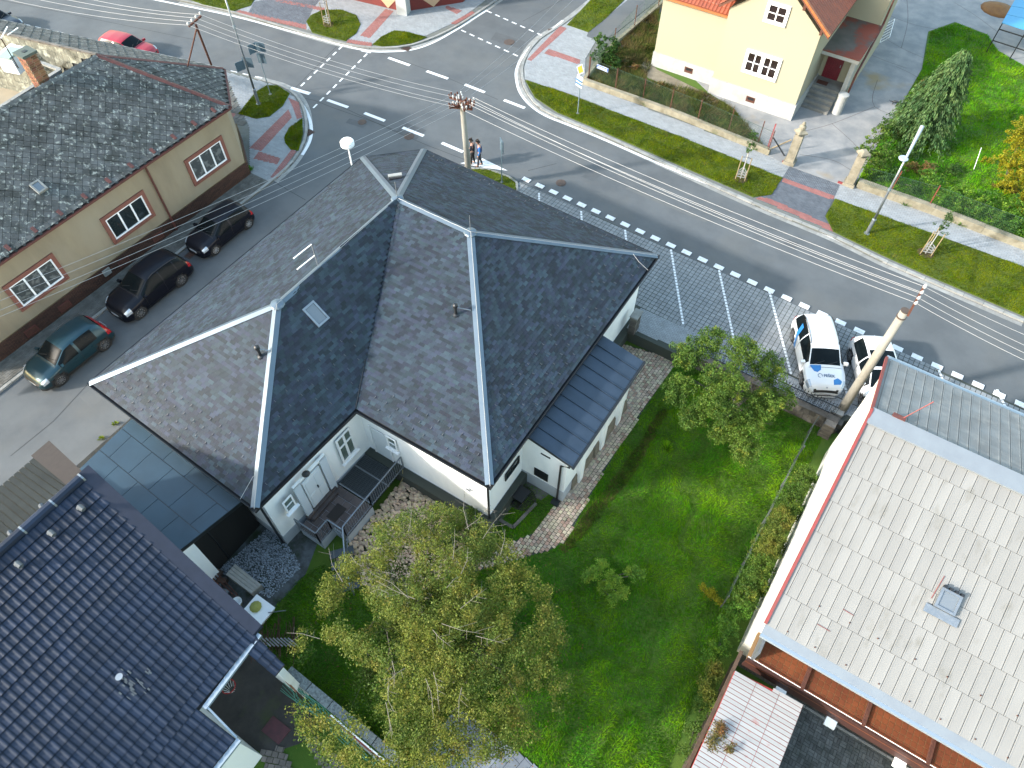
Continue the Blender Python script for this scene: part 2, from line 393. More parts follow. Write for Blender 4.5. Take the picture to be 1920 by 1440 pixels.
for r, mm in ((Z2((1230, 145), (1270, 160), (1070, 342), (1045, 335)), 'paver_red'), (Z2((1165, 275), (1345, 335), (1340, 362), (1140, 300)), 'paver_red'),
              (Z3((610, 922), (890, 1030), (845, 1130), (800, 1215), (845, 1305), (405, 1110), (495, 1098), (560, 1000)), 'paver_dark')):
    lay_poly('red_paver' if mm == 'paver_red' else 'slate_paver', P2(r), .086, .2, .1, K[mm], pr3, th=.02, ang=0)
for r in (Z3((565, 1000), (855, 1103), (845, 1125), (558, 1022)), Z3((430, 1108), (490, 1118), (830, 1265), (848, 1305), (415, 1115))):
    lay_poly('red_paver', P2(r), .092, .2, .1, K['paver_red'], pr3, th=.02, ang=0)
pa = stroot('parking_surface', (-2, 26, .03))
lay_poly('paver', [(-19.4, 27), (-18.3, 29.46), (10, 28.6), (34, 27.9), (34, 24.5), (-19.4, 24.5)], .03, .245, .245, K['paver_park'], pa, gap=.03, stag=0, ang=-.022, single=300)
lay_poly('walkway_paver', [(-7.7, 24.45), (34, 24.3), (34, 23.7), (3.3, 23.7), (2.9, 23.1), (-4.9, 23.1), (-7.7, 22.85)], .03, .2, .1, K['paver'], pa)
# -------- kerbs
def path_len(pts):
    L = [0]
    for a, b in zip(pts, pts[1:]): L.append(L[-1]+(b-a).length)
    return L
def along_path(pts, d, L):
    for i in range(len(pts)-1):
        if d <= L[i+1] or i == len(pts)-2:
            t = (d-L[i])/max(1e-6, L[i+1]-L[i]); return pts[i].lerp(pts[i+1], t)
def smooth_path(pts, n=6):
    out = []
    for i in range(len(pts)-1):
        p0 = pts[max(i-1, 0)]; p1 = pts[i]; p2 = pts[i+1]; p3 = pts[min(i+2, len(pts)-1)]
        for k in range(n):
            t = k/n; out.append(.5*((2*p1)+(p2-p0)*t+(2*p0-5*p1+4*p2-p3)*t*t+(3*p1-p0-3*p2+p3)*t*t*t))
    out.append(pts[-1]); return out
def kerb(name, pts, w=.16, z0=-.05, z1=.11, seg=1., inner=1):
    pts = smooth_path([Vector((p[0], p[1], 0)) for p in pts]); L = path_len(pts)
    r = stroot('kerb', (pts[0].x, pts[0].y, 0)); n = max(1, round(L[-1]/seg)); st = L[-1]/n
    for i in range(n):
        a = along_path(pts, i*st+.012, L); b = along_path(pts, (i+1)*st-.012, L); d = (b-a).normalized(); s = Vector((-d.y, d.x, 0))*w*inner
        zt = z1+random.uniform(-.004, .004)
        MB().hexa([a+Vector((0, 0, z0)), b+Vector((0, 0, z0)), b+s+Vector((0, 0, z0)), a+s+Vector((0, 0, z0)), a+Vector((0, 0, zt)), b+Vector((0, 0, zt)), b+s+Vector((0, 0, zt)), a+s+Vector((0, 0, zt))]
                  if inner > 0 else [a+s+Vector((0, 0, z0)), b+s+Vector((0, 0, z0)), b+Vector((0, 0, z0)), a+Vector((0, 0, z0)), a+s+Vector((0, 0, zt)), b+s+Vector((0, 0, zt)), b+Vector((0, 0, zt)), a+Vector((0, 0, zt))]).build('kerb_stone', K['kerb'], r)
    return r
kerb('kerb', [(-30.72, -3), (-30.72, 8), (-30.74, 16)]+[tuple(G(513, 337, .1)[:2])], inner=1)
kerb('kerb', P2(k_corner)); kerb('kerb', P2(k_far)); kerb('kerb', P2(k_right), inner=1, w=.2)
# flat gutter strip outside the far kerb
def strip(pts, w, z, mb, smooth=True, off=0):
    pts = [Vector((p[0], p[1], z)) for p in pts]
    if smooth: pts = smooth_path(pts, 5)
    for i in range(len(pts)-1):
        a, b = pts[i], pts[i+1]
        def nrm(k):
            d = pts[min(k+1, len(pts)-1)]-pts[max(k-1, 0)]; d.normalize(); return Vector((-d.y, d.x, 0))
        n0, n1 = nrm(i), nrm(i+1)
        mb.face([a+n0*(off-w/2), b+n1*(off-w/2), b+n1*(off+w/2), a+n0*(off+w/2)][::1])
gut = MB(); strip(P2(k_right), .26, .006, gut, off=-.16); struct('gutter_strip', gut, K['kerb'])
gut = MB(); strip(P2(k_far), .26, .006, gut, off=-.16); struct('gutter_strip', gut, K['kerb'])
gut = MB(); strip(P2(k_corner), .26, .006, gut, off=-.16); struct('gutter_strip', gut, K['kerb'])
# -------- painted markings
mk = stroot('road_markings', (-20, 32, 0))
def quadmark(px4, z=.008, name='painted_dash'): MB().face([G(u, v, z) for u, v in px4][::-1]).build(name, K['paint'], mk)
def linemark(p, q, w, z=.008, name='painted_dash'):
    p = Vector((p[0], p[1], z)); q = Vector((q[0], q[1], z)); d = (q-p).normalized(); s = Vector((-d.y, d.x, 0))*w/2
    MB().face([p-s, q-s, q+s, p+s]).build(name, K['paint'], mk)
def pxline(a, b, w=.25, **k): linemark(G(*a), G(*b), w, **k)
for a, b in [((265, 325), (385, 368)), ((480, 400), (600, 443)), ((695, 476), (807, 520)), ((915, 563), (1032, 608)), ((130, 636), (245, 680)), ((345, 718), (463, 765)), ((565, 804), (685, 855)), ((-78, 563), (38, 604))]:
    a, b = Z2(a, b); pxline(a, b, .24)
pxline((545, 165), (581, 176), .3); pxline((678, 94), (696, 98), .28)
for p, q, n in [(Z2((820, 62))[0], Z2((1130, 200))[0], 7), (Z2((675, 170))[0], Z2((992, 316))[0], 7), (z3([(1210, 160)], 6, 440, 60)[0], z3([(745, 610)], 6, 440, 60)[0], 7), (z3([(1490, 245)], 6, 440, 60)[0], z3([(885, 855)], 6, 440, 60)[0], 9)]:
    A, B = G(*p), G(*q); d = (B-A); pit = d/(n-.45)
    for i in range(n): linemark(A+pit*i, A+pit*(i+.55), .12)
A = G(28, 43, .03); B = G(483, 146, .03); nd = 21
for i in range(-3, nd+1):
    c = A.lerp(B, i/nd); d = (B-A).normalized(); linemark(c-d*.27, c+d*.27, .34, z=.012)
A = G(987, 338); B = G(1913, 759)
for i in range(-0, 34):
    c = A.lerp(B, i/29.); d = (B-A).normalized(); s = Vector((-d.y, d.x, 0))
    MB().obox(c-d*.26-s*.15+Vector((0, 0, .03)), d*.52, s*.3, (0, 0, .029)).build('painted_dash', K['paint'], mk)
# stall lines on the parking paving: separate painted blocks
for i in range(-4, 9):
    x = -8.25+i*2.86; y = 29.2-.02*(i)
    a = Vector((x, y, 0)); b = Vector((x+2.88, y-4.6, 0)); L = (b-a).length; d = (b-a).normalized(); n = 26; s = Vector((-d.y, d.x, 0))
    m_ = MB()
    for k in range(n):
        c = a+d*(L*(k+.5)/n); m_.obox(c-d*.075-s*.055+Vector((0, 0, .03)), d*.15, s*.11, (0, 0, .027))
    m_.build('stall_line', K['paint'], mk)
def pline(px, w=.17):
    m_ = MB(); strip([tuple(G(u, v)[:2]) for u, v in px], w, .0085, m_); m_.build('edge_line', K['paint'], mk)
pline(Z1((1500, 455), (1560, 478), (1640, 530), (1700, 590), (1740, 665), (1752, 740), (1738, 805), (1700, 872)), .2)
pline(Z1((830, -10), (1300, 88), (1640, 178), (1920, 253))+Z2((150, 286), (260, 291), (400, 279), (520, 238), (650, 165), (750, 100), (820, 57)))
pline(Z2((1245, 115), (1180, 170), (1100, 228), (1020, 318), (986, 390), (985, 450), (1005, 520), (1060, 590), (1150, 652), (1300, 712), (1500, 795), (1920, 978))+Z3((400, 1135), (840, 1335))+Z6((1130, 20), (1280, 90)))
pline(Z6((1345, 112), (1920, 358), (2400, 570)))
# white wedge at the corner island
MB().face([G(905, 297, .008), G(863, 306, .008), G(900, 313, .008), G(952, 320, .008)]).build('painted_wedge', K['paint'], mk)
# joints in the asphalt
def crack(px, w=.035):
    m_ = MB(); strip([tuple(G(u, v)[:2]) for u, v in px], w, .005, m_, smooth=False); return m_
for px in [Z1((0, 0), (640, 130), (1100, 225)), Z2((0, 600), (300, 740), (490, 820), (700, 900)), Z2((160, 275), (520, 405), (880, 560)), z3([(520, 690), (900, 770), (1100, 850), (1700, 1060), (1860, 1135)], 6, 440, 60), z3([(1160, 150), (690, 620)], 6, 440, 60),
           z3([(480, 268), (870, 492)], 6.545, 440, 300), z3([(780, 960), (1100, 880)], 6, 860, 160), [(20, 855), (100, 790), (165, 720)], Z2((1020, 120), (1280, -20))]:
    crack(px).build('asphalt_joint', K['asphalt_dark'], mk)
K['patch'] = mat('asphalt_repair', lin(.13, .14, .148), .92, lin(.11, .118, .124), 2.5, 6, bump=.3)
K['patch2'] = mat('asphalt_worn', lin(.185, .19, .185), .92, lin(.16, .168, .172), 1.5, 6, bump=.3)
for px, mm in (([(1108, 318), (1130, 326), (1112, 340), (1090, 331)], 'patch'), ([(560, 520), (575, 508), (440, 620), (425, 630)], 'patch2'), ([(760, 230), (800, 244), (780, 262), (742, 247)], 'patch'), ([(655, 222), (690, 232), (680, 240), (648, 230)], 'patch'),
               ([(1480, 448), (1500, 456), (1490, 466), (1468, 457)], 'patch'), ([(1180, 350), (1330, 412), (1322, 417), (1172, 354)], 'patch2'), ([(150, 745), (215, 700), (235, 715), (170, 765)], 'patch2'), ([(930, 60), (985, 78), (978, 92), (920, 74)], 'patch')):
    MB().face([G(u, v, .0035) for u, v in px][::-1]).build('asphalt_patch', K[mm], mk)
# -------- covers and drains
def cover(u, v, r=.32, name='manhole_cover', lab=None):
    t = thing(name, lab, 'manhole cover', G(u, v)); c = G(u, v)
    MB().lathe((c.x, c.y, 0.001), [(r*1.12, 0), (r*1.12, .012)], 24).build('rim', K['rustdull'], t)
    mm = MB().lathe((c.x, c.y, 0.013), [(r, 0), (r, .01)], 24)
    for i in range(-3, 4): mm.box(c.x, c.y+i*.08, .0235, 2*math.sqrt(max(.01, r*r-(i*.08)**2))*.9, .03, .006)
    mm.build('lid', K['rustdull'], t)
K['rustdull'] = mat('cast_iron', lin(.13, .085, .065), .8, lin(.09, .07, .06), 8)
cover(955, 79, .36, lab='rusty round manhole cover in the side road near the dashed crossing')
cover(679, 229, .26, lab='round grey brown cover in the asphalt beside the white lane dash')
cover(767, 256, .3, lab='rusty cover in the road right of the white sphere lamp')
cover(1052, 343, .28, lab='dark round cover in the road near the first parking dashes')
def drain(u, v, ang, lab, w=.5, h=.42):
    c = G(u, v); t = thing('drain_grate', lab, 'drain', c, ang)
    MB().box(0, 0, .001, w*1.25, h*1.3, .009).build('frame', K['rustdull'], t, origin=(0, 0, 0))
    for i in range(7): MB().box((i-3)*w/7, 0, .0105, w/14, h, .02).build('bar', K['rust'] if i % 2 else K['rustdull'], t, origin=(0, 0, 0))
drain(1717, 513, -.03, 'rusty drain grate at the kerb in front of the staked tree'); drain(579, 249, 1.5, 'rusty drain grate beside the small grass island at the left corner'); drain(762, 91, .1, 'rusty drain grate at the far kerb below the grass patch')
drain(1036, 57, .75, 'rust brown drain at the kerb of the side road')
drain(357, 478, .05+math.pi/2, 'dark drain between the two black cars', .45, .35)
# -------- garden level sheets
lawn_poly = [(-14.2, -9), (30, -9), (30, 23.1), (-4.9, 23.1), (-4.9, 22.7), (-7.75, 22.7), (-7.75, 10.5), (-14.2, 10.5)]
lw = MB(); lw.prism(lawn_poly, -.8, GZ); struct('lawn', lw, K['grass'])
gy = MB(); gy.prism([(-16.6, 1.6), (-13.0, 2.2), (-12.9, 4.5), (-13.6, 6.3), (-14.8, 6.2), (-16.6, 5.4)], -.8, GZ+.006)
K['gravel'] = mat('gravel', lin(.17, .19, .2), .9, lin(.09, .095, .09), 2.5, 7, (.4, .6), bump=1., bscale=60, col3=lin(.04, .06, .02), scale3=1.1, fac3=(.52, .68))
struct('gravel_yard', gy, K['gravel'])
cb = MB(); cbp = G2([(1150, 640), (1262, 672), (1262, 690), (1222, 745), (1187, 800), (1132, 885), (1060, 1015), (1030, 1032), (985, 1045), (930, 1060), (880, 1075), (850, 1068), (930, 1030), (1000, 1000), (1040, 950), (1068, 890), (1100, 820), (1140, 750), (1150, 700)], GZ)
cb.prism(cbp, -.8, GZ+.01); struct('garden_path', cb, K['joint_dark'])
K['cobble'] = mat('cobble_stone', lin(.42, .345, .25), .85, lin(.33, .27, .195), 4, 5, var=.25, huevar=.03, bump=.3)
K['cobble_red'] = mat('cobble_stone_red', lin(.32, .21, .15), .85, lin(.26, .17, .13), 4, 5, var=.2, bump=.3)
CT = ([(.06, .06, 0), (.94, .05, 0), (.95, .94, 0), (.05, .95, 0), (0, 0, .5), (1, 0, .5), (1, 1, .5), (0, 1, .5), (.12, .14, 1), (.86, .12, 1), (.88, .86, 1), (.14, .88, 1)],
      [(8, 9, 10, 11), (4, 5, 9, 8), (5, 6, 10, 9), (6, 7, 11, 10), (7, 4, 8, 11), (0, 1, 5, 4), (1, 2, 6, 5), (2, 3, 7, 6), (3, 0, 4, 7)])
cr = stroot('path_surface', (-5.5, 16, GZ))
sp = tiles([Vector((p[0], p[1], GZ+.005)) for p in cbp], .17, .165, .018, stag=.5, th=.035, tilt=0, rnd=.3, jit=.006, along=(.05, 1, 0), minw=.45)
sp = [(o+Vector((0, 0, random.uniform(0, .012))), u+v*random.uniform(-.06, .06), v+u*random.uniform(-.06, .06), n) for o, u, v, n in sp]
random.shuffle(sp); k = int(len(sp)*.22)
lay('cobble', sp[k:], K['cobble'], cr, 300, CT); lay('red_cobble', sp[:k], K['cobble_red'], cr, 0, CT)
# concrete collars and pads in the garden
MB().prism(G2([(1125, 860), (1205, 735), (1180, 700), (1080, 880), (1062, 928), (1075, 938)], GZ), -.8, GZ+.02).build('concrete_strip', K['concrete'])['kind'] = 'structure'
K['dirtcon'] = mat('dirty_concrete', lin(.26, .23, .2), .9, lin(.14, .12, .1), 1.8, 6, bump=.2)
MB().prism(G2([(985, 885), (1035, 905), (1032, 925), (1015, 938), (985, 925), (960, 950), (935, 985), (920, 990), (915, 975)], GZ), -.8, GZ+.025).build('concrete_pad', K['dirtcon'])['kind'] = 'structure'
# ================================================================== CENTRAL HOUSE
ZE, ZR = 4.0, 7.0
eW, eS, eI, eQ, eE, eN2, eN1 = [G(u, v, ZE) for u, v in ((168, 717), (478, 952), (667, 766), (918, 909), (1232, 479), (795, 280), (680, 295))]
r3, r1, r2 = [G(u, v, ZR) for u, v in ((520, 570), (745, 372), (882, 435))]
house = thing('white_house', 'white rendered house with a large dark slate coloured hipped roof on the corner plot', 'house', (-15, 14, GZ))
dz = Vector((0, 0, -.1))
faces = {'w': [eN1, eW, r3, r1], 's': [eW, eS, r3], 'd': [eS, eI, r1, r3], 'b': [eI, eQ, r2, r1], 'e': [eQ, eE, r2], 'n': [eE, eN2, r1, r2], 'c': [eN2, eN1, r1]}
deck = MB()
for f in faces.values(): deck.face([p+dz for p in f])
ring = [eW, eS, eI, eQ, eE, eN2, eN1]
deck.face([p+Vector((0, 0, -.16)) for p in ring][::-1])
roof = deck.build('roof', K['deck'], house)
allsp = []
for f in faces.values():
    allsp += tiles(f, .26, .145, .004, gaph=0., stag=.37, th=.006, tilt=.008, rnd=.4, minw=.12, lift=-.005)
lay('shingle', allsp, K['shingle'], roof, 300)
def capstrip(name, A, B, fa, fb, w=.165, m=None, par=roof, lift=.035, seg=0):
    d = (B-A).normalized(); mb = MB()
    for f in (fa, fb):
        _, _, _, n = frame3(f); t = n.cross(d).normalized()
        ctr = sum((Vector(p) for p in f), Vector())/len(f)
        if t.dot(ctr-A) < 0: t = -t
        up = n*lift
        mb.hexa([A+up*.2, B+up*.2, B+t*w+up*.2, A+t*w+up*.2, A+Vector((0, 0, lift*1.6)), B+Vector((0, 0, lift*1.6)), B+t*w+up, A+t*w+up] if t.cross(d).z < 0 or True else [])
    o = mb.build(name, m or K['zinc'], par)
    return o
F = faces
for A, B, a, b in ((r3, eW, 'w', 's'), (r3, eS, 's', 'd'), (r3, r1, 'w', 'd'), (r1, r2, 'b', 'n'), (r2, eQ, 'b', 'e'), (r2, eE, 'e', 'n'), (r1, eN2, 'n', 'c'), (r1, eN1, 'c', 'w')):
    capstrip('ridge_cap', A, B, F[a], F[b])
MB().tube([r1+Vector((0, 0, .02)), eI+Vector((0, 0, .02))], .03, 6).build('valley_strip', K['black'], roof)
for P in (r1, r2, r3): MB().lathe(P-Vector((0, 0, .02)), [(.3, 0), (.26, .05), (.05, .12), (.02, .13)], 10).build('ridge_end', K['zinc'], roof)
# eaves: fascia and gutter
def offs(poly, d):
    out = []; n = len(poly)
    for i in range(n):
        p0, p1, p2 = [Vector((q[0], q[1])) for q in (poly[i-1], poly[i], poly[(i+1) % n])]
        e1 = (p1-p0).normalized(); e2 = (p2-p1).normalized(); n1 = Vector((-e1.y, e1.x)); n2 = Vector((-e2.y, e2.x))
        bis = (n1+n2).normalized(); out.append(p1+bis*(d/max(.3, bis.dot(n1))))
    return out
g_out = offs(ring, -.11); g_in = offs(ring, -.0); g_fas = offs(ring, .1)
for i in range(7):
    j = (i+1) % 7; a, b, c, d = g_out[i], g_out[j], g_in[j], g_in[i]
    zb, zt = ZE-.17, ZE-.04
    mb = MB(); mb.hexa([(a.x, a.y, zb), (b.x, b.y, zb), (c.x, c.y, zb), (d.x, d.y, zb), (a.x, a.y, zt), (b.x, b.y, zt), (c.x, c.y, zt-.05), (d.x, d.y, zt-.05)])
    mb.build('gutter', K['black'], house)
wall_poly = offs(ring, .42)
wl = MB(); wl.prism([tuple(p) for p in wall_poly], GZ-.15, ZE-.13)
# the wings' inner corner keeps its re-entrant shape
wl.build('wall', K['white'], house)
pp = offs(ring, .405)
MB().prism([tuple(p) for p in pp], GZ-.15, GZ+.75).build('plinth', K['plinth_grey'], house)
def downpipe(x, y, z0, z1, dx, dy, par=house, m=None, r=.05):
    MB().tube([(x+dx, y+dy, z1), (x+dx, y+dy, z1-.1), (x, y, z1-.45), (x, y, z0)], r, 8).build('downpipe', m or K['black'], par)
wS = wall_poly[1]; wQ = wall_poly[3]; wI = wall_poly[2]; wE = wall_poly[4]
downpipe(wS.x-.15, wS.y-.08, GZ, ZE-.1, -.0, -.3); downpipe(wQ.x+.07, wQ.y-.07, GZ, ZE-.1, .12, -.3)
# ---------------------------------------------------------------- windows
def window(par, o, ea, en, w, h, nx=1, nz=1, fr=.07, frame=None, glass=None, surround=None, sw=.0, sill=None, name='window', depth=.05, bars=(), inset=True):
    """o lower-left corner on the wall face, ea horizontal unit vector, en outward normal"""
    o = Vector(o); ea = Vector(ea).normalized(); en = Vector(en).normalized(); ez = Vector((0, 0, 1))
    frame = frame or K['upvc']; glass = glass or K['glass']
    f = MB(); d0 = en*.012
    def bx(a, z, sa, sz, dep, off=.012, mb=None, m=0): (mb or f).obox(o+ea*a+ez*z+en*off, ea*sa, ez*sz, en*dep, m)
    bx(0, 0, w, fr, depth); bx(0, h-fr, w, fr, depth); bx(0, fr, fr, h-2*fr, depth); bx(w-fr, fr, fr, h-2*fr, depth)
    for i in range(1, nx): bx(w*i/nx-fr*.6, fr, fr*1.2, h-2*fr, depth-.004)
    for i in range(1, nz): bx(fr, h*i/nz-fr*.35, w-2*fr, fr*.7, depth-.008)
    for (z) in bars: bx(fr, h*z-fr*.5, w-2*fr, fr, depth-.008)
    win = f.build(name, frame, par)
    zs = [0]+[i/nz for i in range(1, nz)]+list(bars)+[1]; zs = sorted(set(zs))
    for i in range(nx):
        for j in range(len(zs)-1):
            g = MB(); g.obox(o+ea*(w*i/nx+.02)+ez*(h*zs[j]+.02)+en*.006, ea*(w/nx-.04), ez*(h*(zs[j+1]-zs[j])-.04), en*.012); g.build('pane', glass, win)
    if surround:
        s = MB()
        def sx(a, z, sa, sz): s.obox(o+ea*a+ez*z+en*.001, ea*sa, ez*sz, en*.085)
        sx(-sw, -sw, w+2*sw, sw-.002); sx(-sw, h+.002, w+2*sw, sw); sx(-sw, 0, sw-.002, h); sx(w+.002, 0, sw, h)
        s.build('surround', surround, win)
    if sill:
        MB().obox(o-ea*.08-ez*.06+en*.001, ea*(w+.16), ez*.05, en*.16).build('sill', sill, win)
    return win
def win_x(par, x, px, sgn=1, **k):      # window on a wall x = const, from its pixel corners
    P = [onx(u, v, x) for u, v in px]
    y0 = min(p.y for p in P); y1 = max(p.y for p in P); z0 = min(p.z for p in P); z1 = max(p.z for p in P)
    return P
xA = wI.x; yB = wI.y
# courtyard wall of the left wing (faces +x)
def avgrect_x(x, px):   # px: BL, BR, TR, TL
    P = [onx(u, v, x) for u, v in px]; ys = sorted(p.y for p in P); zs = sorted(p.z for p in P)
    return (ys[0]+ys[1])/2, (ys[2]+ys[3])/2, (zs[0]+zs[1])/2, (zs[2]+zs[3])/2
def avgrect_y(y, px):
    P = [ony(u, v, y) for u, v in px]; xs = sorted(p.x for p in P); zs = sorted(p.z for p in P)
    return (xs[0]+xs[1])/2, (xs[2]+xs[3])/2, (zs[0]+zs[1])/2, (zs[2]+zs[3])/2
q = lambda *p: z3(p, 6, 460, 760)
xa = xA+.002
y0, y1, z0, z1 = avgrect_x(xa, q((1095, 655), (1250, 480), (1160, 245), (1005, 400)))
window(house, (xa, y0, z0), (0, 1, 0), (1, 0, 0), y1-y0, z1-z0, 2, 1, .09, bars=(.62,), glass=K['glass_green'], sill=K['upvc'])
y0, y1, z0, z1 = avgrect_x(xa, q((470, 1215), (570, 1110), (505, 1000), (408, 1100)))
window(house, (xa, y0, z0), (0, 1, 0), (1, 0, 0), y1-y0, z1-z0, 1, 2, .06, glass=K['glass_green'], sill=K['upvc'])
# entrance door with deep reveal
K['doorw'] = mat('door_white', lin(.6, .63, .65), .5)
y0, y1, z0, z1 = avgrect_x(xa, q((710, 1035), (890, 855), (800, 640), (620, 885)))
z0 = .32
print('door', y0, y1, z0, z1)
z1 = z0+2.15
d = MB(); d.obox((xa+.01, y0, z0), (0, y1-y0, 0), (0, 0, z1-z0), (.05, 0, 0)); dr = d.build('door', K['doorw'], house)
for i in range(2):
    yy = y0+.1+i*(y1-y0)/2
    for (a, b) in ((.15, .8), (1.1, .85)): MB().obox((xa+.062, yy, z0+a), (0, (y1-y0)/2-.2, 0), (0, 0, b), (.015, 0, 0)).build('panel', K['doorw'], dr)
MB().obox((xa+.065, (y0+y1)/2+.06, z0+1.0), (0, .05, 0), (0, 0, .18), (.05, 0, 0)).build('handle', K['black'], dr)
for yy in (y0-.42, y1+.08): MB().obox((xa+.003, yy, z0-.3), (0, .34, 0), (0, 0, 2.75), (.1, 0, 0)).build('door_jamb', mat('jamb', lin(.5, .54, .58), .8), house)
MB().obox((xa+.003, y0-.42, z1+.25), (0, y1-y0+.84, 0), (0, 0, .12), (.1, 0, 0)).build('lintel', K['white'], house)
MB().lathe((xa+.16, (y0+y1)/2-.2, z1+.45), [(.12, 0), (.17, .06), (.1, .16), (.03, .2)], 10).build('wall_lamp', K['black'], house)
# wall of the right wing that faces the courtyard (faces -y)
yb = yB-.002
x0, x1, z0, z1 = avgrect_y(yb, q((1605, 440), (1720, 520), (1700, 400), (1590, 330)))
window(house, (x0, yb, z0), (1, 0, 0), (0, -1, 0), x1-x0, z1-z0, 1, 2, .06, glass=K['glass_green'], sill=K['upvc'])
d = MB(); d.obox((xA+.45, yb-.045, .05), (.85, 0, 0), (0, 0, 2.1), (0, .03, 0)); d.build('side_door', K['doorw'], house)
for xx in (xA+.36, xA+1.32): MB().obox((xx, yb-.06, .05), (.07, 0, 0), (0, 0, 2.2), (0, .05, 0)).build('door_frame', K['upvc'], house)
MB().obox((wQ.x-1.0, yb-.03, 1.6), (.22, 0, 0), (0, 0, .12), (0, .025, 0)).build('vent_plate', K['steel'], house)
# east wall strip window above the annex corner
xe = wQ.x+.002
y0, y1, z0, z1 = avgrect_x(xe, z3([(522, 600), (692, 375), (655, 345), (512, 545)], 6, 860, 800))
window(house, (xe, y0, z0), (0, 1, 0), (1, 0, 0), y1-y0, max(.5, z1-z0), 2, 1, .05, frame=K['black'])
window(house, (xe, y0-.05, 2.75), (0, 1, 0), (1, 0, 0), y1-y0, .4, 3, 1, .05, frame=K['upvc'])
# ---------------------------------------------------------------- annex with standing seam roof
an = thing('metal_roofed_annex', 'low white annex with a dark blue standing seam metal roof beside the cobbled path', 'annex', (-6.6, 16, GZ))
ax0, ax1, ay0, ay1 = wE.x+.01, -5.38, 12.9, 19.15
ztop = 3.5
pr0 = [Vector((ax0, ay0, ztop)), Vector((ax1, ay0, 3.0)), Vector((ax1, ay1, 3.0)), Vector((ax0, ay1, ztop))]
MB().hexa([p-Vector((0, 0, .14)) for p in pr0]+[p-Vector((0, 0, .02)) for p in pr0]).build('roof_deck', K['black'], an)
ns = 10
for i in range(ns):
    ya = ay0+(ay1-ay0)*i/ns; yb2 = ay0+(ay1-ay0)*(i+1)/ns
    a, b = Vector((ax0, ya, ztop)), Vector((ax1, ya, 3.0)); t = Vector((0, yb2-ya-.03, 0))
    pn = MB(); pn.obox(a+Vector((0, .015, -.015)), b-a, t, (0, 0, .015)); pn.obox(a+Vector((0, .0, -.01)), b-a, (0, .022, 0), (0, 0, .05)); pn.build('roof_panel', K['annex'], an)
MB().obox((ax1, ay0-.03, 2.86), (.1, 0, 0), (0, ay1-ay0+.06, 0), (0, 0, .12)).build('gutter', K['black'], an)
MB().prism([(ax0, ay0+.18), (-5.68, ay0+.18), (-5.68, ay1-.18), (ax0, ay1-.18)], GZ-.1, 2.9).build('wall', K['white'], an)
MB().prism([(ax0, ay0+.165), (-5.665, ay0+.165), (-5.665, ay0+.9), (ax0, ay0+.9)], GZ-.1, GZ+.85).build('plinth', K['plinth_grey'], an)
st = MB(); K['stonebase'] = mat('old_stone', lin(.34, .29, .22), .9, lin(.22, .19, .14), 3, 6, bump=.6)
for i in range(8):
    ya = ay0+.9+i*(ay1-ay0-1.1)/8; s_ = MB(); s_.hexa([(-5.7, ya, GZ), (-5.5-random.uniform(0, .1), ya, GZ), (-5.5-random.uniform(0, .1), ya+.64, GZ), (-5.7, ya+.64, GZ), (-5.7, ya, .1), (-5.62, ya, .05+random.uniform(-.2, .15)), (-5.62, ya+.64, .05+random.uniform(-.2, .15)), (-5.7, ya+.64, .1)]); s_.build('base_stone', K['stonebase'], an)
for ya in (14.4, 16.4, 18.0): MB().box(-5.6, ya, GZ, .22, .34, 3.4).build('pier', K['white'], an)
x0, x1, z0, z1 = avgrect_y(ay0+.16, z3([(852, 535), (1005, 620), (1005, 540), (852, 455)], 6, 860, 800))
MB().obox((x0, ay0+.13, z0), (x1-x0, 0, 0), (0, 0, z1-z0), (0, .03, 0)).build('cellar_hatch', K['black'], an)
MB().obox((-6.9, ay0+.15, 2.35), (.45, 0, 0), (0, 0, .07), (0, .03, 0)).build('vent', K['black'], an)
downpipe(-5.9, ay0+.08, GZ+.1, 2.86, .4, -.05, an)
MB().box(-5.9, ay0-.05, GZ+.02, .35, .3, .06).build('drain_box', K['black'], an)
# ---------------------------------------------------------------- terrace in the courtyard
ter = thing('entrance_terrace', 'tiled entrance terrace with steel railing and metal grating landing in the inner corner', 'terrace', (-13.2, 8, GZ))
K['tile_brown'] = mat('tile_brown', lin(.15, .115, .105), .6, lin(.11, .085, .08), 3, 5, var=.2)
tpoly = G2([(641, 899), (668, 917), (690, 935), (640, 985), (615, 984), (583, 958), (575, 962)], 0)
tp_ = [(xA, 5.75), (-12.95, 5.75), (-12.95, 6.5), (-12.2, 6.5), (-12.2, 8.15), (xA, 8.15)]
MB().prism(tp_, GZ-.1, -.02).build('base', K['plinth_grey'], ter)
lay('floor_tile', tiles([Vector((p[0], p[1], -.02)) for p in tp_], .4, .4, .015, stag=.5, th=.02, tilt=0), K['tile_brown'], ter, 300)
MB().obox((xA, 6.3, -.0), (.35, 0, 0), (0, 1.55, 0), (0, 0, .16)).build('step', K['tile_brown'], ter)
MB().obox((xA, 6.2, .16), (.2, 0, 0), (0, 1.75, 0), (0, 0, .14)).build('step', K['tile_brown'], ter)
MB().box(xA+.85, 7.1, .001, .5, .75, .02).build('doormat', mat('mat_brown', lin(.05, .04, .035), .95), ter)
gr_y0, gr_y1 = 8.2, yB-.05
K['grate'] = mat('steel_grating', lin(.12, .14, .15), .5, lin(.09, .105, .115), 20, metal=.5)
g = MB()
for i in range(26): g.obox((xA+.02, gr_y0+i*(gr_y1-gr_y0)/26, -.05), (1.85, 0, 0), (0, .045, 0), (0, 0, .045))
for i in range(12): g.obox((xA+.02+i*.165, gr_y0, -.06), (.025, 0, 0), (0, gr_y1-gr_y0, 0), (0, 0, .04))
g.build('grating', K['grate'], ter)['kind'] = 'stuff'
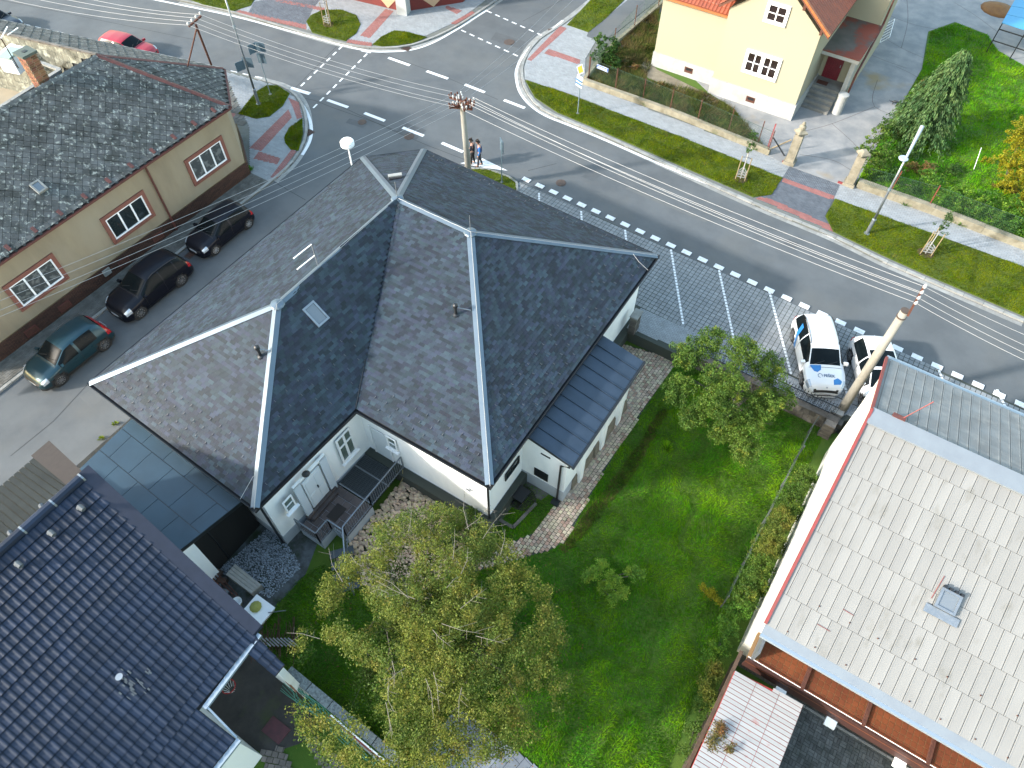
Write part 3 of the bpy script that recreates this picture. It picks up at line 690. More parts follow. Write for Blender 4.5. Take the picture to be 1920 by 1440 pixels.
MB().obox((xA+.02, gr_y0, -.1), (1.88, 0, 0), (0, gr_y1-gr_y0, 0), (0, 0, .03)).build('grating_frame', K['black'], ter)
for yy in (gr_y0, (gr_y0+gr_y1)/2, gr_y1-.06): MB().obox((xA+.02, yy, -.06), (1.9, 0, 0), (0, .06, 0), (0, 0, .065)).build('grating_beam', K['steel'], ter)
def railing(pts, z=0., h=1.0, par=ter):
    r = MB(); 
    for a, b in zip(pts, pts[1:]):
        a = Vector((a[0], a[1], a[2] if len(a) > 2 else z)); b = Vector((b[0], b[1], b[2] if len(b) > 2 else z)); U = Vector((0, 0, 1))
        r.bar(a+U*h, b+U*h, .05, .05); r.bar(a+U*.1, b+U*.1, .03, .03)
        n = max(2, int((b-a).length/.12))
        for i in range(n+1):
            p = a.lerp(b, i/n); wd = .045 if i in (0, n) else .016; r.bar(p, p+U*h, wd, wd)
    r.build('railing', K['steel'], par)
xg = xA+1.92
railing([(xg, gr_y1, 0), (xg, 8.15, 0)]); railing([(xg, 8.15, 0), (xg+.02, 6.5, 0), (xg+.75, 5.6, GZ), (xg+1.6, 4.9, GZ)])
railing([(xA+.05, 5.7, 0), (-12.95, 5.7, 0), (-12.95, 6.4, 0), (-12.2, 6.4, 0)])
for i in range(4): MB().box(xg+.2+i*.32, 5.9-i*.3, GZ+.5-i*.16, .34, 1.0, .05, rot=-.7).build('step', K['grate'], ter)
# ---------------------------------------------------------------- roof fittings
def skylight(par, c, u, v, n, sx, sy, m=None, name='skylight', lab=None, flash=True):
    c = Vector(c); u = Vector(u).normalized(); v = Vector(v).normalized(); n = Vector(n).normalized()
    if lab: t = par
    f = MB(); a = c-u*sx/2-v*sy/2
    for o_, A_, B_ in ((a, u*sx, v*.08), (a+v*(sy-.08), u*sx, v*.08), (a+v*.08, u*.08, v*(sy-.16)), (a+u*(sx-.08)+v*.08, u*.08, v*(sy-.16))): f.obox(o_, A_, B_, n*.13)
    w_ = f.build(name, m or K['steel'], par)
    MB().obox(a+u*.07+v*.07+n*.02, u*(sx-.14), v*(sy-.14), n*.07).build('pane', K['skyglass'], w_)
    if flash: MB().obox(a-u*.2-v*.28+n*.0, u*(sx+.4), v*.27, n*.03).build('flashing', K['steel'], w_)
    return w_
K['skyglass'] = mat('skylight_glass', lin(.2, .23, .26), .12, spec=.9)
P0, e, s, n = frame3(faces['d'])
def onplane(u, v, f, lift=0.):
    P0, e, s, n = frame3(f); d = ray(u, v); t = (Vector(P0)-CAMP).dot(n)/d.dot(n); return CAMP+d*t+n*lift
skylight(roof, onplane(591, 590, faces['d'], .02), e, s, n, .62, .95)
for u, v, f, (u2, v2) in ((855, 590, 'b', (884, 584)), (489, 668, 's', (512, 660))):
    P = onplane(u, v, faces[f]); Q_ = onplane(u2, v2, faces[f], .12)
    vp = MB(); vp.lathe(P-Vector((0, 0, .1)), [(.13, 0), (.13, .12), (.06, .16), (.06, .55), (.1, .56), (.1, .7), (.05, .75)], 10); vp.build('vent_pipe', K['black'], roof)
    MB().bar(P+Vector((0, 0, .45)), Q_, .03).build('stay', K['steel'], roof)
# chimney box seen near the corner facet
P = G(741, 331, 5.9)
ch = MB(); ch.box(P.x, P.y, 5.2, .6, .4, .75, rot=.8); ch.build('chimney', K['deck'], roof)
MB().box(P.x, P.y, 5.952, .66, .2, .06, rot=.8).build('chimney_cap', K['kerb'], roof)
# lightning rods and wires
for P, q_ in ((r2, 0), (r1, 1)): MB().bar(P, P+Vector((0, 0, .9)), .02).build('lightning_rod', K['steel'], roof)
for A_, B_ in ((r3, r1), (r1, r2), (r2, eQ), (r3, eS), (r2, eE)):
    pts = [A_.lerp(B_, t/12)+Vector((.08, -.08, .12+.01*math.sin(t*2))) for t in range(13)]
    MB().tube(pts, .012, 4).build('lightning_wire', K['wire'], roof)
MB().tube([onplane(1185, 478, faces['e'], .1), onplane(1196, 492, faces['e'], .08), onplane(1214, 508, faces['e'], .06)], .012, 4).build('lightning_wire', K['wire'], roof)
MB().tube([onplane(478, 893, faces['s'], .1), onplane(452, 936, faces['s'], .05)], .012, 4).build('lightning_wire', K['wire'], roof)
# snow guards: little hooks in rows
sg = MB()
for key, rows in (('w', ((.45, .55), (.75, .55))), ('s', tuple((.35+.42*i, .55) for i in range(4))), ('b', tuple((.35+.38*i, .55) for i in range(3))), ('e', tuple((.35+.42*i, .6) for i in range(4))), ('n', ((.45, .55), (.8, .55))), ('d', tuple((.3+.5*i, .6) for i in range(5)))):
    P0, e, s, n = frame3(faces[key]); q_ = [((Vector(p)-P0).dot(e), (Vector(p)-P0).dot(s)) for p in faces[key]]
    for k, (b, pit) in enumerate(rows):
        for A0, A1 in intervals(q_, b):
            a = A0+.5+(k % 2)*pit/2
            while a < A1-.4:
                o_ = P0+e*a+s*b+n*.03
                sg.obox(o_, e*.02, s*.1, n*.01); sg.obox(o_, e*.02, s*.015, n*.05); a += pit
sg.build('snow_guard', mat('snow_guard_metal', lin(.12, .13, .15), .6, metal=.3), roof)['kind'] = 'stuff'
# roof ladder / antenna frames on the street-side slope
an_ = thing('roof_antenna', 'small white antenna frame on the light slope beside the blue ridge', 'antenna', onplane(592, 500, faces['w']))
A0 = onplane(596, 497, faces['w']); top = A0+Vector((0, 0, 1.15)); mid = A0+Vector((0, 0, .55))
for a, b in ((A0, top),): MB().bar(a, b, .035).build('mast', K['steel'], an_)
MB().bar(top, top+Vector((-.1, -.95, -.05)), .035).build('arm', K['upvc'], an_); MB().bar(mid, mid+Vector((-.1, -.95, -.05)), .035).build('arm', K['upvc'], an_)
# ---------------------------------------------------------------- carport with flat roof
cp_ = thing('flat_roof_garage', 'garage with grey blue flat roof panels between the white house and the dark tiled house', 'garage', (-18.5, 3.4, -.7))
zf = 3.0
A_, B_, C_, D_ = G(143, 885, zf), G(247, 783, zf), G(456, 950, zf), G(322, 1044, zf)
B_ = Vector((B_.x, 5.6, zf)); C_ = Vector((C_.x-.1, 5.35, zf))
MB().hexa([p-Vector((0, 0, .22)) for p in (A_, D_, C_, B_)]+[p-Vector((0, 0, .02)) for p in (A_, D_, C_, B_)]).build('roof_deck', K['black'], cp_)
nu, nv = 5, 3
for i in range(nu):
    for j in range(nv):
        sh = (j % 2)*.5/nu
        u0 = max(0, i/nu+sh-.0); u1 = min(1, (i+1)/nu+sh); 
        if i == 0 and sh: 
            rng = ((0, sh), (u0, u1))
        else: rng = ((u0, u1),)
        for (a0, a1) in rng:
            v0, v1 = j/nv, (j+1)/nv
            def bl(a, b): return A_.lerp(D_, a).lerp(B_.lerp(C_, a), b)
            e1 = .004
            P = [bl(a0+.0015, v0+e1), bl(a1-.0015, v0+e1), bl(a1-.0015, v1-e1), bl(a0+.0015, v1-e1)]
            MB().hexa([p-Vector((0, 0, .019)) for p in P]+[p+Vector((0, 0, .004)) for p in P]).build('roof_panel', K['flatroof'], cp_)
gx = D_.x
MB().prism([(A_.x+.15, A_.y+.15), (gx-.35, D_.y+.1), (gx-.35, D_.y+.9), (A_.x+.15, A_.y+.9)], GZ-.1, zf-.24).build('wall', K['white'], cp_)
MB().obox((gx-.25, D_.y+.1, GZ-.1), (.2, 0, 0), (0, .75, 0), (0, 0, zf-.14-GZ)).build('wall', K['white'], cp_)
MB().obox((gx-.35, D_.y+.8, GZ), (.1, 0, 0), (0, 2.5, 0), (0, 0, zf-.25-GZ)).build('opening_shade_panel', mat('garage_shade', lin(.006), .9), cp_)  # solid near-black panel: the shade inside the open garage, put into its colour
MB().obox((gx-.3, D_.y+.1, zf-.2), (.32, 0, 0), (0, 3.6, 0), (0, 0, .1)).build('fascia', K['black'], cp_)
MB().obox((gx-.3, D_.y+1.5, GZ+.1), (.1, 0, 0), (0, .05, 0), (0, 0, zf-.4-GZ)).build('door_edge', K['black'], cp_)
MB().prism([(A_.x+.1, 1.6), (A_.x+.3, 1.6), (A_.x+.3, 5.6), (A_.x+.1, 5.6)], -.2, zf-.2).build('wall', K['white'], cp_)
# ================================================================== OTHER BUILDINGS
def plane_hit(u, v, P0, n):
    d = ray(u, v); return CAMP+d*((Vector(P0)-CAMP).dot(n)/d.dot(n))
K['ochre'] = mat('render_ochre', lin(.47, .38, .25), .85, lin(.38, .3, .2), .9, 6, bump=.1, stretch=(1, 1, .35), col3=lin(.5, .42, .3), scale3=.25)
K['salmon'] = mat('render_salmon', lin(.34, .125, .085), .85, lin(.29, .105, .075), 2, 5)
K['eternit'] = mat('slate_lichen', lin(.13, .135, .135), .9, lin(.05, .055, .05), 1.4, 6, (.4, .65), var=.3, col3=lin(.42, .43, .38), scale3=5.5, fac3=(.56, .66), bump=.4)
K['eternit_old'] = mat('slate_lichen_heavy', lin(.27, .26, .2), .9, lin(.14, .14, .11), 1.2, 6, (.4, .65), var=.2, col3=lin(.5, .5, .4), scale3=3, fac3=(.5, .66), bump=.4)
K['redmetal'] = mat('red_brown_paint', lin(.2, .055, .04), .6, lin(.13, .04, .03), 6)
lh = thing('ochre_house', 'ochre house with salmon window frames and a lichen covered slate roof along the left street', 'house', (-36, 10, 0))
ZL = 4.7
E1 = G(430, 199, ZL); E2 = G(419, 128, ZL); R = G(181, 103, 7.5); YL0 = 3.0; E0 = Vector((E1.x, YL0, ZL)); R0 = Vector((R.x, YL0, 7.5)); E3 = G(-90, 17, ZL); Rf = G(-90, 42, 7.5); B0 = Vector((-42.5, YL0, 4.7)); B1 = Vector((-42.5, R.y, 4.7))
lf = {'m': [E0, E1, R, R0], 'c': [E1, E2, R], 't': [E2, E3, Rf, R], 'k': [R0, R, B1, B0]}
dk = MB()
for f in lf.values(): dk.face([p-Vector((0, 0, .07)) for p in f])
lroof = dk.build('roof', K['deck'], lh)
_P, _e, _s, _n = frame3(lf['m'])
sp = tiles(lf['m'], .31, .31, .014, gaph=.004, stag=0, th=.014, tilt=.016, rnd=.4, jit=.008, minw=.3, along=(_e-_s))
_P, _e, _s, _n = frame3(lf['c'])
sp += tiles(lf['c'], .31, .31, .014, gaph=.004, stag=0, th=.014, tilt=.016, rnd=.4, minw=.3, along=(_e-_s))
_P, _e, _s, _n = frame3(lf['m'])
sp += tiles(lf['t'], .45, .45, .014, gaph=.004, stag=0, th=.014, tilt=.016, rnd=.4, minw=.3, along=(frame3(lf['t'])[1]-frame3(lf['t'])[2]))
sp += tiles([E0, E1, E1+_s*.24-_e*.05, E0+_s*.24], .31, .24, .012, gaph=0, stag=0, th=.014, tilt=.02, lift=.022)
lay('slate', sp, K['eternit'], lroof, 300)
for A, B, a, b in ((E1, R, 'm', 'c'), (R, E2, 'c', 't')): capstrip('ridge_cap', A, B, lf[a], lf[b], .14, K['redmetal'], lroof)
MB().bar(E2+Vector((0, .05, -.05)), E3+Vector((0, .05, -.05)), .07, .07).build('gutter', K['kerb'], lh)
capstrip('ridge_cap', R0, R, lf['m'], lf['k'], .2, K['eternit'], lroof)
MB().bar(E1+Vector((.06, 0, -.1)), E0+Vector((.06, 0, -.1)), .12, .1).build('gutter', K['redmetal'], lh)
MB().bar(E1+Vector((.04, .04, -.1)), E2+Vector((.04, .04, -.1)), .1, .1).build('gutter', K['redmetal'], lh)
xw = -32.32
wy = 21.15
ch0 = Vector((xw, wy)); ch1 = Vector((E2.x-.1, E2.y-.45))
MB().prism([(xw, YL0+.3), (xw, wy), tuple(ch1), (-41.5, 19.8), (-41.5, YL0+.3)], -.3, ZL-.08).build('wall', K['ochre'], lh)
plm = MB(); plm.obox((xw, YL0+.3, -.1), (.05, 0, 0), (0, wy-YL0-.27, 0), (0, 0, 1.05))
dch = (ch1-ch0).normalized()
plm.obox((xw, wy, -.1), (dch.x*4, dch.y*4, 0), (.05, .05, 0), (0, 0, 1.05)); plinth = plm.build('plinth', K['mortar'], lh)
bsp = []
for r in range(12):
    y = YL0+.3+(r % 2)*.13
    while y < wy-.1:
        bsp.append((Vector((xw+.05, y, .02+r*.078)), Vector((.016, 0, 0)), Vector((0, .24, 0)), Vector((0, 0, .066)))); y += .257
for r in range(12):
    for k in range(14): bsp.append((Vector((xw+.055+dch.x*(k*.257+.01), wy+.05+dch.y*(k*.257), .02+r*.078)), Vector((dch.x*.24, dch.y*.24, 0)), Vector((.016, .016, 0)), Vector((0, 0, .066))))
BT = (UNIT[0], UNIT[1]+[(3, 2, 1, 0)])
lay('brick', bsp, K['brick'], plinth, 0, BT)
y0, y1, z0, z1 = avgrect_x(xw, [(365, 347), (432, 302), (413, 252), (343, 303)])
yB_, yC_, zB_, zC_ = avgrect_x(xw, Z1((640, 1365), (868, 1195), (800, 1065), (558, 1240)))
print('lwin', y0, y1, z0, z1, yB_, yC_, zB_, zC_)
K['curtain'] = mat('window_curtain', lin(.1, .11, .11), .15, lin(.25, .26, .25), 3, 4, (.5, .6), spec=.8)
step = y0-yB_
for i in range(4):
    sw_ = .2; w0 = window(lh, (xw+.002, y0-i*step+sw_, z0+sw_), (0, 1, 0), (1, 0, 0), y1-y0-2*sw_, z1-z0-2*sw_, 3, 1, .07, glass=K['curtain'] if i % 2 == 0 else K['glass'], surround=K['salmon'], sw=sw_, sill=K['salmon'])
a, b = onx(275, 318, xw+.1), onx(325, 421, xw+.1)
MB().tube([a+Vector((0, 0, .25)), (a.x, a.y, a.z-.1), (b.x, a.y, .05)], .06, 8).build('downpipe', K['redmetal'], lh)
for (u, v) in [(298, 447), (235, 495), (123, 576), (62, 624)]:
    p = onx(u, v, xw+.07)
    fr_ = MB(); fr_.obox((xw+.07, p.y-.33, .25), (.02, 0, 0), (0, .66, 0), (0, 0, .42)); o_ = fr_.build('cellar_window', K['redmetal'], lh)
    MB().obox((xw+.092, p.y-.27, .31), (.008, 0, 0), (0, .54, 0), (0, 0, .3)).build('pane', K['rust'], o_)
p = onx(201, 512, xw+.08); MB().obox((xw+.07, p.y-.2, .45), (.08, 0, 0), (0, .42, 0), (0, 0, .36)).build('meter_box', K['kerb'], lh)
skylight(lroof, plane_hit(73, 352, lf['m'][0], frame3(lf['m'])[3])+frame3(lf['m'])[3]*.02, frame3(lf['m'])[1], frame3(lf['m'])[2], frame3(lf['m'])[3], .5, .6, m=K['kerb'], flash=False)
# red end tiles sticking out at the eave
rt = MB()
for i in range(12):
    y = 20.3-i*1.4; P = Vector((E1.x-.35, y, ZL+.22)); MB().obox(P, (.28, 0, -.14), (0, .16, 0), (0, 0, .05)).build('snow_stop', K['redmetal'], lroof)
# the older roof behind the ridge
oh = thing('old_lichen_roofed_house', 'old house with a pale lichen crusted roof in the top left corner', 'house', (-42, 20, 0))
q1, q2, q3, q4 = Rf+Vector((0, 0, .02)), R+Vector((0, 0, .02)), G(112, 137, 6.1), None
q4 = plane_hit(-80, 262, q1, (q2-q1).cross(q3-q1).normalized())
q1b = G(-80, 44, 5.0)
roofp = [q1, q2, q3, q4]
dk = MB(); dk.face([p-Vector((0, 0, .06)) for p in roofp][::-1]); roofp_ = roofp; oroof = dk.build('roof', K['deck'], oh)
_, _, _, nn = frame3(roofp)
lay('slate', tiles([q2, q1, q4, q3], .42, .36, .014, gaph=0, stag=.5, th=.015, tilt=.02, rnd=.4, jit=.01), K['eternit_old'], oroof, 200)
MB().bar(q1+Vector((0, 0, .01)), q2+Vector((0, 0, .01)), .14, .1).build('eave_board', K['dirtcon'], oh)
MB().prism([(q1.x, q1.y), (q2.x, q2.y), (q2.x+.8, q2.y-2.5), (q4.x, q4.y)], 0, 4.5).build('wall', K['ochre'], oh)
pa_, pb_ = G(-60, 240, 6.9), G(113, 131, 6.9); d_ = (pb_-pa_).normalized()
MB().bar(pa_, pb_, .22, .12).build('parapet_coping', K['kerb'], oh)
pm = MB(); pm.bar(pa_-Vector((0, 0, .5)), pb_-Vector((0, 0, .5)), .14, .9); pm.build('parapet', mat('parapet_peach', lin(.5, .33, .2), .85), oh)
MB().bar(G(75, 117, 6.9), G(113, 131, 6.9), .2, .1).build('parapet_coping', K['kerb'], oh)
P = G(80, 152, 6.6); chm = thing('brick_chimney', 'tall brick chimney with grey cap rising from the pale lichen roof', 'chimney', (P.x, P.y, 6))
top_ = G(46, 97, 8.9)
bx_ = MB(); c_ = Vector((P.x, P.y, 6.3)); 
cx_, cy_ = top_.x, top_.y
MB().box(cx_, cy_, 6.2, .62, .62, 2.6).build('core', mat('chimney_mortar', lin(.4, .3, .2), .9), chm)
for r in range(28):
    for sd in range(4):
        for k in range(2):
            a_ = sd*math.pi/2; off = (k-.5)*.3+(r % 2)*.06-.03; ex = Vector((math.cos(a_), math.sin(a_), 0)); ey = Vector((-ex.y, ex.x, 0))
            bx_.obox(Vector((cx_, cy_, 6.25+r*.092))+ex*.308+ey*(off-.13), ey*.26, ex*.014, (0, 0, .075))
bx_.build('brick', mat('chimney_brick', lin(.3, .13, .07), .85, var=.5, huevar=.02), chm)['kind'] = 'stuff'
MB().box(cx_, cy_, 8.8, .8, .8, .12).build('cap', mat('chimney_cap', lin(.12, .15, .13), .9), chm); MB().box(cx_, cy_, 8.921, .2, .2, .02).build('flue', K['black'], chm)
P = G(18, 92, 7.2); bxr = thing('pale_roof_box', 'pale green and white box with slanted lid beside the brick chimney', 'roof hatch', (P.x, P.y, 6))
MB().box(P.x, P.y, 6.2, 1.0, 1.3, .9, rot=.3).build('body', K['upvc'], bxr); MB().box(P.x+.3, P.y-.2, 7.11, .7, 1.0, .1, rot=.3).build('lid', mat('pale_green', lin(.45, .6, .55), .5), bxr)
ant = thing('tv_antenna', 'thin leaning television antenna mast at the left edge above the pale roof', 'antenna', G(36, 128, 6.5)); MB().bar(G(36, 130, 6.4), G(2, 72, 8.6), .05).build('mast', K['rust'], ant); MB().bar(G(2, 72, 8.6), G(14, 50, 8.7), .04).build('rod', K['upvc'], ant); MB().bar(G(14, 66, 8.5), G(34, 52, 8.6), .04).build('rod', K['upvc'], ant)
# ---------------------------------------------------------------- dark blue tiled house
bh = thing('dark_tiled_house', 'house with a large glossy dark blue tiled roof in the lower left corner', 'house', (-14, -5, GZ))
ZB, XR, SL = 7.0, -17.8, .41
bn = Vector((SL, 0, 1)).normalized(); bP = Vector((XR, 0, ZB)); bn2 = Vector((-SL, 0, 1)).normalized()
H = lambda u, v: plane_hit(u, v, bP, bn)
H2 = lambda u, v: plane_hit(u, v, bP, bn2)
c1 = H(144, 903); c1.x = XR; c1.z = ZB
v1 = H(478, 1190); v2 = H(380, 1321); v3 = H(441, 1385)
c1 = Vector((XR, v1.y+.45, ZB)); far = Vector((XR, -12, ZB))
e1 = v2; x2 = v3.x; e3 = Vector((x2, -12, ZB-SL*(x2-XR))); e2 = Vector((x2, v3.y, ZB-SL*(x2-XR))); vy = Vector((v2.x, v3.y+.02, v2.z))
main = [far, e3, e2, Vector((v2.x, v3.y+.0, v2.z)), v2, v1, c1]
s1, s2, s3 = H(533, 1246), H(515, 1268), H(466, 1226)
stripp = [v1, s1, s2, s3]
K['bluetile'] = mat('glazed_tile_blue', lin(.022, .04, .085), .5, lin(.017, .03, .062), 1.5, 4, var=.16, spec=.3)
dk = MB(); dk.face([p-Vector((0, 0, .1)) for p in main]); dk.face([p-Vector((0, 0, .1)) for p in stripp]); broof = dk.build('roof', K['deck'], bh)
prof = [(0, .28), (.14, 0), (.42, 0), (.55, .3), (.68, .85), (.82, 1), (.94, .75), (1, .3)]
tv = [(a, 0, h) for a, h in prof]+[(a, 1, h) for a, h in prof]+[(a, 0, -.6) for a, h in prof]; nP = len(prof)
tf = [(k, k+1, nP+k+1, nP+k) for k in range(nP-1)]+[(2*nP+k, 2*nP+k+1, k+1, k) for k in range(nP-1)]
def bluetiles(poly):
    P0 = bP; e = Vector((0, 1, 0)); s = Vector((-1, 0, SL)).normalized(); q_ = [((p-P0).dot(e), (p-P0).dot(s)) for p in poly]; out = []
    wt, ht = .24, .38; b0 = min(t[1] for t in q_); b1 = max(t[1] for t in q_)
    r0 = math.floor((b0+7.3)/ht); b_ = -7.3-.0
    for r in range(40):
        bl = b0+r*ht
        if bl > b1-.05: break
        bh_ = min(bl+ht, b1)
        for A0, A1 in intervals(q_, (bl+bh_)/2):
            n_ = max(1, round((A1-A0)/wt)); st_ = (A1-A0)/n_
            for k in range(n_):
                out.append((P0+e*(A0+k*st_)+s*bl+bn*.05, e*(st_-.01), s*(bh_-bl-.012)-bn*.04, bn*.022))
    return out
lay('roof_tile', bluetiles(main)+bluetiles(stripp), K['bluetile'], broof, 300, (tv, tf), smooth=False)
K['darkflash'] = mat('dark_blue_flashing', lin(.012, .018, .042), .7, lin(.018, .025, .055), 4)
fl = MB(); fo = H(505, 1190)
o0 = c1+Vector((0, .0, .03)); 
fl.hexa([c1+Vector((-.15, -.05, -.1)), v1+Vector((0, -.05, -.1)), v1+Vector((0, .34, -.1)), c1+Vector((-.15, .42, -.1)), c1+Vector((-.15, -.05, .1)), v1+Vector((0, -.05, .1)), v1+Vector((0, .34, .1)), c1+Vector((-.15, .42, .1))])
fl.build('verge_flashing', K['darkflash'], broof)
ncap = 12
for i in range(ncap):
    y0_ = c1.y-i*1.1; MB().tube([(XR, y0_, ZB+.02), (XR, y0_-1.08, ZB+.02)], .17, 10).build('ridge_tile', K['bluetile'], broof)
    MB().tube([(XR, y0_+.03, ZB+.02), (XR, y0_-.03, ZB+.02)], .18, 10).build('ridge_clip', K['steel'], broof)
K['ventgrey'] = mat('vent_grey', lin(.12, .135, .15), .75)
sc_r = random.Random(3)
for k in range(34):
    p_ = H(245+sc_r.gauss(0, 16), 1285+sc_r.gauss(0, 13))+bn*.075; L_ = sc_r.uniform(.05, .16); MB().obox(p_, Vector((L_, 0, -SL*L_)), Vector((0, sc_r.uniform(.02, .05), 0)), bn*.004).build('chalk_mark', K['ventgrey'], broof)
for (u, v) in ((150, 953), (95, 1000), (34, 1058)):
    p = H(u, v)+bn*.08; MB().tube([p, p+Vector((.12, .02, .18)), p+Vector((.3, .02, .16))], [.1, .09, .08], 8).build('vent_tile', K['ventgrey'], broof)
K['bluesheet'] = mat('gutter_pale', lin(.42, .5, .58), .45, metal=.3)
MB().bar(v1+Vector((.1, .1, -.08)), v2+Vector((.1, -.05, -.08)), .16, .12).build('gutter', K['bluesheet'], bh)
MB().bar(e2+Vector((.1, .05, -.08)), e3+Vector((.1, 0, -.08)), .16, .12).build('gutter', K['bluesheet'], bh)
MB().bar(v2+Vector((.1, .03, -.03)), e2+Vector((0, .05, -.03)), .06, .06).build('edge_strip', K['bluesheet'], bh)
MB().prism([(-22.3, -12), (v2.x-2.1, -12), (v2.x-2.1, v1.y-.1), (-22.3, v1.y-.1)], GZ-.1, 3.9).build('wall', K['white'], bh)
MB().prism([(v2.x-2.05, -12), (x2-.35, -12), (x2-.35, e2.y-.1), (v2.x-2.05, e2.y-.1)], GZ-.1, 3.1).build('wall', K['white'], bh)
MB().prism([(v1.x-.3, s3.y+.08), (s1.x-.12, s3.y+.1), (s1.x-.12, s1.y-.06), (v1.x-.3, s1.y-.06)], GZ-.1, s1.z-.14).build('wall', K['white'], bh)
p = H(232, 1274); sat = MB(); sat.lathe(p+Vector((0, 0, .25)), [(.02, 0), (.07, .04), (.11, .08)], 14); sat.tube([p, p+Vector((0, 0, .3))], .02, 6); sd = sat.build('vent_hood', K['steel'], broof)
# grey profiled metal roof on the street side of the ridge
gn = thing('grey_metal_roof_wing', 'grey ribbed metal roof with brown edge flashing at the left edge', 'roof wing', (-20, -3, 0))
m1 = Vector((XR-.18, c1.y-.1, ZB-.06)); xe_ = H2(66, 856).x; ze_ = ZB+SL*(xe_-XR)
m2 = Vector((xe_, c1.y+.25, ze_)); nS = 54
MB().hexa([Vector((xe_, -12, ze_-.2)), Vector((XR-.1, -12, ZB-.28)), Vector((XR-.1, c1.y, ZB-.28)), Vector((xe_, c1.y, ze_-.2)), Vector((xe_, -12, ze_-.05)), Vector((XR-.1, -12, ZB-.1)), Vector((XR-.1, c1.y, ZB-.1)), Vector((xe_, c1.y, ze_-.05))]).build('roof_deck', K['black'], gn)
K['greymetal'] = mat('profiled_metal_grey', lin(.04, .048, .05), .9, lin(.03, .036, .038), 2, 4, spec=.1, var=.06)
for i in range(nS):
    y = c1.y-.1-i*.21; a = Vector((xe_, y, ze_-.03)); b = Vector((XR-.12, y, ZB-.07))
    MB().obox(a, b-a, (0, -.175, 0), (0, 0, .04)).build('roof_rib', K['greymetal'], gn)
MB().hexa([m2+Vector((-.1, -.55, -.1)), m1+Vector((.1, -.35, -.05)), m1+Vector((.1, .25, -.05)), m2+Vector((-.1, .2, -.1)), m2+Vector((-.1, -.55, .06)), m1+Vector((.1, -.35, .1)), m1+Vector((.1, .25, .1)), m2+Vector((-.1, .2, .06))]).build('edge_flashing', mat('brown_flashing', lin(.024, .017, .018), .9, lin(.035, .027, .026), 5), gn)
MB().prism([(xe_+.4, -12), (-17.85, -12), (-17.85, c1.y-.4), (xe_+.4, c1.y-.4)], -.2, ze_-.22).build('wall', K['white'], gn)
# rooflights of the metal side
for (u, v) in ((80, 950), (22, 1000)):
    p = H2(u, v); MB().tube([p, p+Vector((.1, 0, .2)), p+Vector((.28, -.05, .16))], [.1, .09, .08], 8).build('vent', K['ventgrey'], gn)
# ---------------------------------------------------------------- white roofed house at the right
rh = thing('white_roofed_house', 'long house with a pale weathered sheet roof and brown tiled balcony at the right edge', 'house', (9, 16, GZ))
XG = 3.12; zF, zK, zBk = 4.6, 7.5, 6.0
yF = G(1432, 1168, zF).y; yR_ = G(1647, 775, zK).y; yK = G(1668, 674, zBk).y
XE = 19
fA = [Vector((XG, yF, zF)), Vector((XE, yF, zF)), Vector((XE, yR_, zK)), Vector((XG, yR_, zK))]
fB = [Vector((XE, yK, zBk)), Vector((XG, yK, zBk)), Vector((XG, yR_, zK)), Vector((XE, yR_, zK))]
dk = MB()
for f in (fA, fB): dk.face([p-Vector((0, 0, .06)) for p in f])
rr = dk.build('roof', mat('roof_under', lin(.16, .13, .12), .8), rh)
K['sheet'] = mat('weathered_white_sheet', lin(.45, .445, .43), .8, lin(.4, .393, .378), 1.2, 5, (.35, .7), var=.06, stretch=(1, .25, 1), col3=lin(.33, .32, .29), scale3=2.2, fac3=(.58, .75))
K['sheetgrey'] = mat('weathered_grey_sheet', lin(.3, .31, .31), .8, lin(.24, .24, .235), 1.2, 5, var=.07, col3=lin(.36, .35, .33), scale3=2)
ST = ([(a, b, h) for b in (0, 1) for a, h in ((0, .55), (.08, 1), (.16, .55), (.5, .45), (.86, .5), (.93, .85), (1, .5))]+[(0, 0, -.3), (1, 0, -.3)], [(k, k+1, 8+k, 7+k) for k in range(6)]+[(14, 15, 6, 5, 4, 3, 2, 1, 0)])
lay('roof_sheet', tiles(fA, .335, 1.16, .014, gaph=.008, stag=.5, th=.013, tilt=.008, minw=.1), K['sheet'], rr, 300, ST)
lay('grey_roof_sheet', tiles(fB, .335, .62, .012, gaph=0., stag=0, th=.02, tilt=.02, minw=.1), K['sheetgrey'], rr, 300, ST)
K['whitesheet'] = mat('white_flashing', lin(.42, .48, .54), .5, lin(.38, .43, .49), 2)
MB().hexa([Vector((XG, yR_-.5, zK-.15)), Vector((XE, yR_-.5, zK-.15)), Vector((XE, yR_+.1, zK-.04)), Vector((XG, yR_+.1, zK-.04)), Vector((XG, yR_-.5, zK-.08)), Vector((XE, yR_-.5, zK-.08)), Vector((XE, yR_+.1, zK+.07)), Vector((XG, yR_+.1, zK+.07))]).build('ridge_cap', K['whitesheet'], rr)
MB().obox((XG, yF-.28, zF-.14), (XE-XG, 0, 0), (0, .36, .12), (0, 0, .05)).build('eave_flashing', K['whitesheet'], rr)
MB().obox((XG, yF-.4, zF-.24), (XE-XG, 0, 0), (0, .13, 0), (0, 0, .13)).build('gutter', K['bluesheet'], rh)
MB().obox((XG, yK+.0, zBk-.12), (XE-XG, 0, 0), (0, .3, -.05), (0, 0, .05)).build('gutter', K['bluesheet'], rh)
K['redtrim'] = mat('red_trim', lin(.36, .05, .05), .6, lin(.26, .06, .05), 4)
for a, b in ((fA[0], fA[3]), (fA[3], fB[1])): MB().bar(a+Vector((-.02, 0, .02)), b+Vector((-.02, 0, .02)), .09, .13).build('verge_trim', K['redtrim'], rh)
K['cream'] = mat('render_cream', lin(.72, .7, .62), .85, lin(.66, .64, .57), .7, 4)
